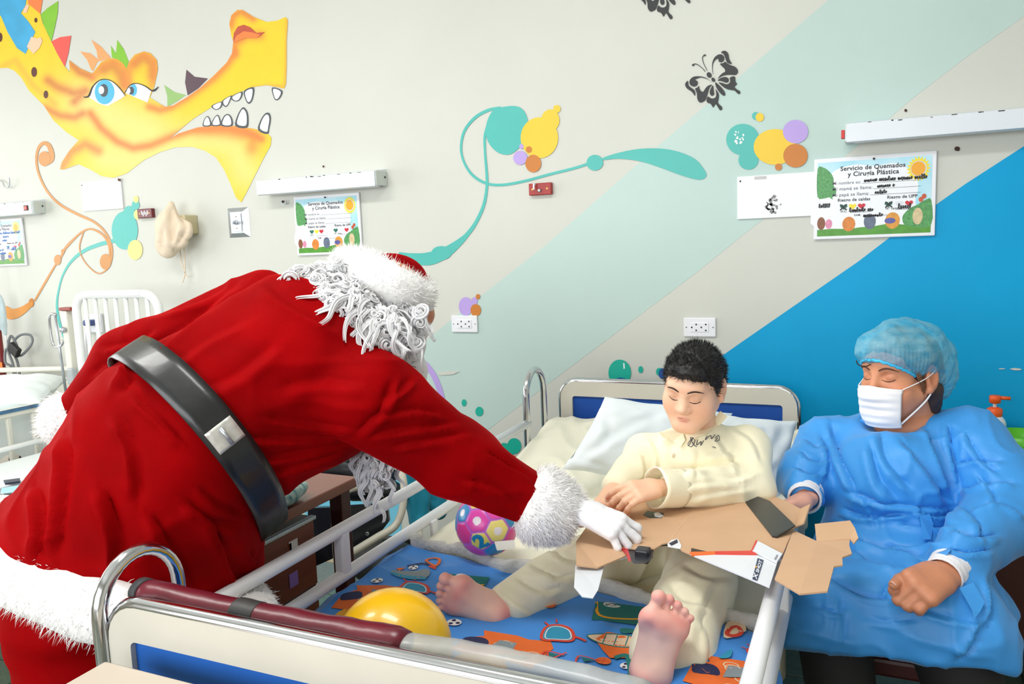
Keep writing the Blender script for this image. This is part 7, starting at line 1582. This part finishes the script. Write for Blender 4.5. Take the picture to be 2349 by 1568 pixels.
# ------------------------------------------------------------------ the neighbouring beds at the left
m_bedA = mat('ivory_enamel', rgb(226, 224, 212), .4, var=.06, vscale=10); m_white_sheet = mat('white_cotton', rgb(236, 244, 244), .85, var=.03, sheen=.2)
XA = -3.96
t = thing('side_bed', 'white hospital bed with barred side rail at the far left', 'bed', (-4.3, 2.1, 0))
r_ = bpy.data.objects.new('side_rail', None); COL.objects.link(r_); r_.parent = t; r_.location = -t.location
obj('top_bar', *box((XA, 2.1, .75), (.03, 1.9, .045), bev=.006), m_bedA, r_); obj('blue_strip', *box((XA+.016, 2.1, .762), (.006, 1.88, .018)), mat('blue_tape', rgb(70, 160, 220), .4, var=.4, vscale=5, var2=rgb(70, 78, 90)), r_); obj('lower_bar', *box((XA, 2.1, .42), (.03, 1.9, .035), bev=.006), m_bedA, r_)
for i in range(14): obj('slat', *box((XA, 1.22+i*.133, .58), (.022, .022, .33), bev=.004), m_bedA, r_)
obj('frame', *box((-4.44, 2.1, .40), (.9, 1.95, .06), bev=.005), m_bedA, t)
obj('head_rail', *tube([(-4.91, 3.06, .30), (-4.91, 3.06, .86), (-4.02, 3.06, .90), (-3.96, 3.06, .3)], .018, 10), m_bedA, t, True); obj('head_panel', *box((-4.44, 3.08, .62), (.86, .02, .42), bev=.004), m_bedA, t)
for x in (-4.86, -4.02):
    for y in (1.2, 3.0): obj('leg', *box((x, y, .19), (.04, .04, .38), bev=.004), m_bedA, t)
V, f = heightmesh(np.linspace(-4.88, -4.0, 16), np.linspace(1.18, 3.0, 30), lambda X, Y: .72+.006*vnoise(np.stack([X*9, Y*9, 0*X], -1), 1., 3), .26); o = obj('side_mattress', V, f, m_white_sheet, smooth=False); tag(o, 'thick mattress in white sheet on the far left bed', 'mattress')
pillow('pillow', D(20, 902, 4.22)+A(-.06, 0, 0), CR*.95+CU*.05+CF*.25, CU*.35+CF*.9-CR*.05, .26, .17, .07, 'plump white pillow on the far left bed', 9, m_white_sheet)
# crib head with vertical bars
YC, xa, xb, zt2 = 2.9, -3.835, -3.235, 1.325
t = thing('crib', 'white crib end with rounded top and vertical bars left of the red sleeve', 'crib', (-3.53, 2.5, 0))
a_ = np.linspace(0, np.pi/2, 7); rC = .09
P = [(xa, YC, .1), (xa, YC, zt2-rC)]+[(xa+rC-rC*math.cos(q), YC, zt2-rC+rC*math.sin(q)) for q in a_[1:]]+[(xb-rC+rC*math.sin(q), YC, zt2-rC+rC*math.cos(q)) for q in a_]+[(xb, YC, .1)]
cr_ = mat('white_crib_enamel', rgb(244, 246, 246), .35, var=.03)
obj('head_frame', *tube(P, .022, 12), cr_, t, True)
for i in range(7): xx = xa+.075+(xb-xa-.15)*i/6; obj('bar', *tube([(xx, YC, .5), (xx, YC, zt2-.01)], .011, 8), cr_, t, True)
obj('cross_rail', *tube([(xa, YC, .5), (xb, YC, .5)], .015, 8), cr_, t, True); obj('label_plate', *box(((xa+xb)/2, YC-.02, zt2+.002), (.4, .012, .02), bev=.003), m_plast, t)
obj('post', *box((xa-.075, YC, .62), (.045, .045, 1.24), bev=.006), m_bedA, t); obj('post_cap', *box((xa-.06, YC, 1.25), (.09, .05, .018), bev=.004), mat('red_brown_cap', rgb(150, 60, 46), .4, var=.1), t)
obj('lock_bracket', *tube(smooth_path([(xa-.135, YC-.02, 1.22), (xa-.19, YC-.02, 1.21), (xa-.185, YC-.02, 1.06), (xa-.13, YC-.02, 1.05), (xa-.10, YC-.02, 1.08)], 26), .007, 8), m_chrome, t, True); obj('rod', *tube([(xa-.145, YC-.02, 1.23), (xa-.125, YC-.02, .80)], .007, 8), m_steel, t, True); obj('clamp_knob', *knob([(.014, 0), (.018, .01), (.012, .02)], (xa-.07, YC-.03, 1.14), (0, -1, 0), 14), m_steel, t, True); obj('latch', *box((xa-.04, YC-.035, .89), (.05, .03, .09), bev=.008), mat('grey_latch', rgb(170, 176, 178), .4, var=.1), t)
for x in (xa, xb): obj('side_frame', *tube([(x, YC, .6), (x, 1.75, .6)], .014, 8), cr_, t, True); obj('foot_post', *tube([(x, 1.75, .1), (x, 1.75, .62)], .018, 10), cr_, t, True)
obj('deck', *box(((xa+xb)/2, 2.33, .5), (xb-xa-.03, 1.12, .09), bev=.01), m_white_sheet, t)
# wall gadget behind the crib bars
q_ = atY(222, 738, WY); t = thing('wall_valve', 'small white wall valve with blue cap behind the crib bars', 'valve', q_)
obj('plate', *box(q_+A(-.01, -.012, -.005), (.14, .02, .11), bev=.004), m_plast, t); obj('cap', *box(q_+A(0, -.045, .0), (.07, .05, .035), bev=.01), mat('blue_cap', rgb(70, 84, 140), .4, var=.1), t); obj('hose', *tube(smooth_path([q_+A(-.05, -.03, -.02), q_+A(-.07, -.04, -.2), q_+A(-.06, -.03, -.5)], 16), .01, 8), m_plast, t, True)
# round patterned cushion on the shelf under the far left bed
cc = atX(-4, 1062, -4.10); V, f = lathe([(.12*math.sin(a)+1e-4, -.10*math.cos(a)) for a in np.linspace(.02, 3.12, 24)], cc, 36)
mp_ = mat('patterned_cushion', rgb(226, 218, 206), .7, var=.01); nt = mp_.node_tree; vo = nt.nodes.new('ShaderNodeTexVoronoi'); vo.inputs['Scale'].default_value = 38; cr2 = nt.nodes.new('ShaderNodeValToRGB'); tcn = nt.nodes.new('ShaderNodeTexCoord')
nt.links.new(tcn.outputs['Object'], vo.inputs['Vector']); nt.links.new(vo.outputs['Color'], cr2.inputs['Fac']); cr2.color_ramp.interpolation = 'CONSTANT'
cr2.color_ramp.elements[0].color = rgb(40, 36, 36); cr2.color_ramp.elements[1].position = .36; cr2.color_ramp.elements[1].color = rgb(226, 218, 206); e3 = cr2.color_ramp.elements.new(.62); e3.color = rgb(160, 40, 44); e4 = cr2.color_ramp.elements.new(.72); e4.color = rgb(226, 218, 206)
nt.links.new(cr2.outputs['Color'], nt.nodes['Principled BSDF'].inputs['Base Color'])
t = thing('round_cushion', 'round cushion with red and black pattern under the far left bed', 'cushion', cc-A(0, 0, .10)); obj('cover', V, f, mp_, t, True); obj('button', *knob([(.012, 0), (.008, .006)], cc+A(.118, -.02, 0), (1, -.2, 0), 12), m_dark, t)
o = obj('under_shelf', *box((-4.44, 2.1, float(cc[2])-.115), (.86, 1.8, .02), bev=.003), m_bedA, bpy.data.objects['side_bed'])
V, f = heightmesh(np.linspace(-4.36, -4.02, 20), np.linspace(2.58, 2.98, 20), lambda X, Y: .50+.02*vnoise(np.stack([X*14, Y*14, 0*X], -1), 1., 5), .10); o = obj('folded_blanket', V, f, mat('pale_yellow_blanket', rgb(232, 226, 190), .9, var=.08), smooth=False); tag(o, 'folded pale yellow blanket under the far left bed', 'blanket')
# small white table with papers at the left edge
zt3 = .79; t = thing('side_table', 'white topped side table with papers at the left picture edge', 'table', (-2.85, 1.55, 0))
obj('table_top', *box((-2.86, 1.46, zt3-.015), (.66, .44, .03), bev=.004), m_plast, t)
for x in (-3.13, -2.58):
    for y in (1.30, 1.62): obj('leg', *tube([(x, y, 0), (x, y, zt3-.03)], .012, 8), m_steel, t, True)
def on_t(px, py): return atZ(px, py, zt3)
for P, c, nm, lb, ct in (([(4, 1120), (48, 1112), (44, 1130), (0, 1136)], rgb(160, 208, 226), 'card', 'pale blue card on the small white side table', 'card'), ([(8, 1105), (46, 1100), (47, 1107), (12, 1112)], rgb(40, 46, 66), 'flat_case', 'dark flat case at the far edge of the small white side table', 'case'), ([(0, 1137), (28, 1134), (20, 1142), (0, 1144)], rgb(34, 36, 44), 'pen_case', 'black case at the near edge of the small white side table', 'case')):
    o = obj(nm, *poly_extrude([on_t(*p)+A(0, 0, .0006) for p in P], (0, 0, .006 if nm != 'card' else .001)), mat('tabletop_%s' % nm, c, .4, var=.1)); tag(o, lb, ct)
# drip stand, drip bag and coiled cable at the left edge
dS = 4.86
t = thing('drip_stand', 'dark red drip stand post at the left picture edge', 'stand', down(D(0, 820, dS)))
px_ = D(2, 820, dS); obj('post', *tube([down(px_)+A(0, 0, .05), (px_[0], px_[1], 1.16)], .02, 12), mat('dark_red_enamel', rgb(126, 28, 30), .4, var=.1), t, True); obj('base', *lathe([(.085, 0), (.085, .03), (.03, .06)], down(px_), 20), m_dark, t, True); obj('upper_rod', *tube([(px_[0], px_[1], 1.14), (px_[0]-.02, px_[1], 1.6)], .008, 8), m_steel, t, True)
obj('tag_label', *box(D(3, 840, dS-.03), (.02, .004, .05)), mat('orange_tag', rgb(246, 130, 50), .5, var=.05), t)
ivb = [e_(D(0, 715, dS-.05), (.048, .024, .115), k=.02), c_(D(6, 745, dS-.05), D(12, 765, dS-.05), .024, .011, .01)]; V, Fq = blob(ivb, .004)
t = thing('drip_bag', 'pale clear drip bag hanging at the left picture edge', 'bag', D(0, 765, dS)); obj('bag', V, Fq, mat('clear_pvc', rgb(206, 226, 232), .12, var=.05, alpha=.7), t, True); obj('port', *tube([D(11, 762, dS-.05), D(16, 785, dS-.05)], .004, 8), m_plast, t, True)
t = thing('cable_bundle', 'coiled grey cable with black strap hanging at the left picture edge', 'cable', D(35, 860, dS))
obj('cable', *tube(smooth_path([D(x, y, dS-.04+.01*math.sin(i)) for i, (x, y) in enumerate([(16, 780), (25, 800), (35, 778), (50, 767), (70, 769), (74, 785), (60, 805), (45, 815), (38, 790), (25, 770), (18, 800), (28, 830), (36, 858), (45, 862), (40, 830), (30, 810), (14, 800), (12, 830), (25, 840), (34, 862)])], 120), .0075, 7), mat('grey_cable', rgb(120, 124, 128), .5, var=.1), t, True)
obj('strap', *box(D(33, 802, dS-.06), (.085, .03, .06), Matrix.Rotation(.6, 3, 'Y'), bev=.005), m_dark, t)
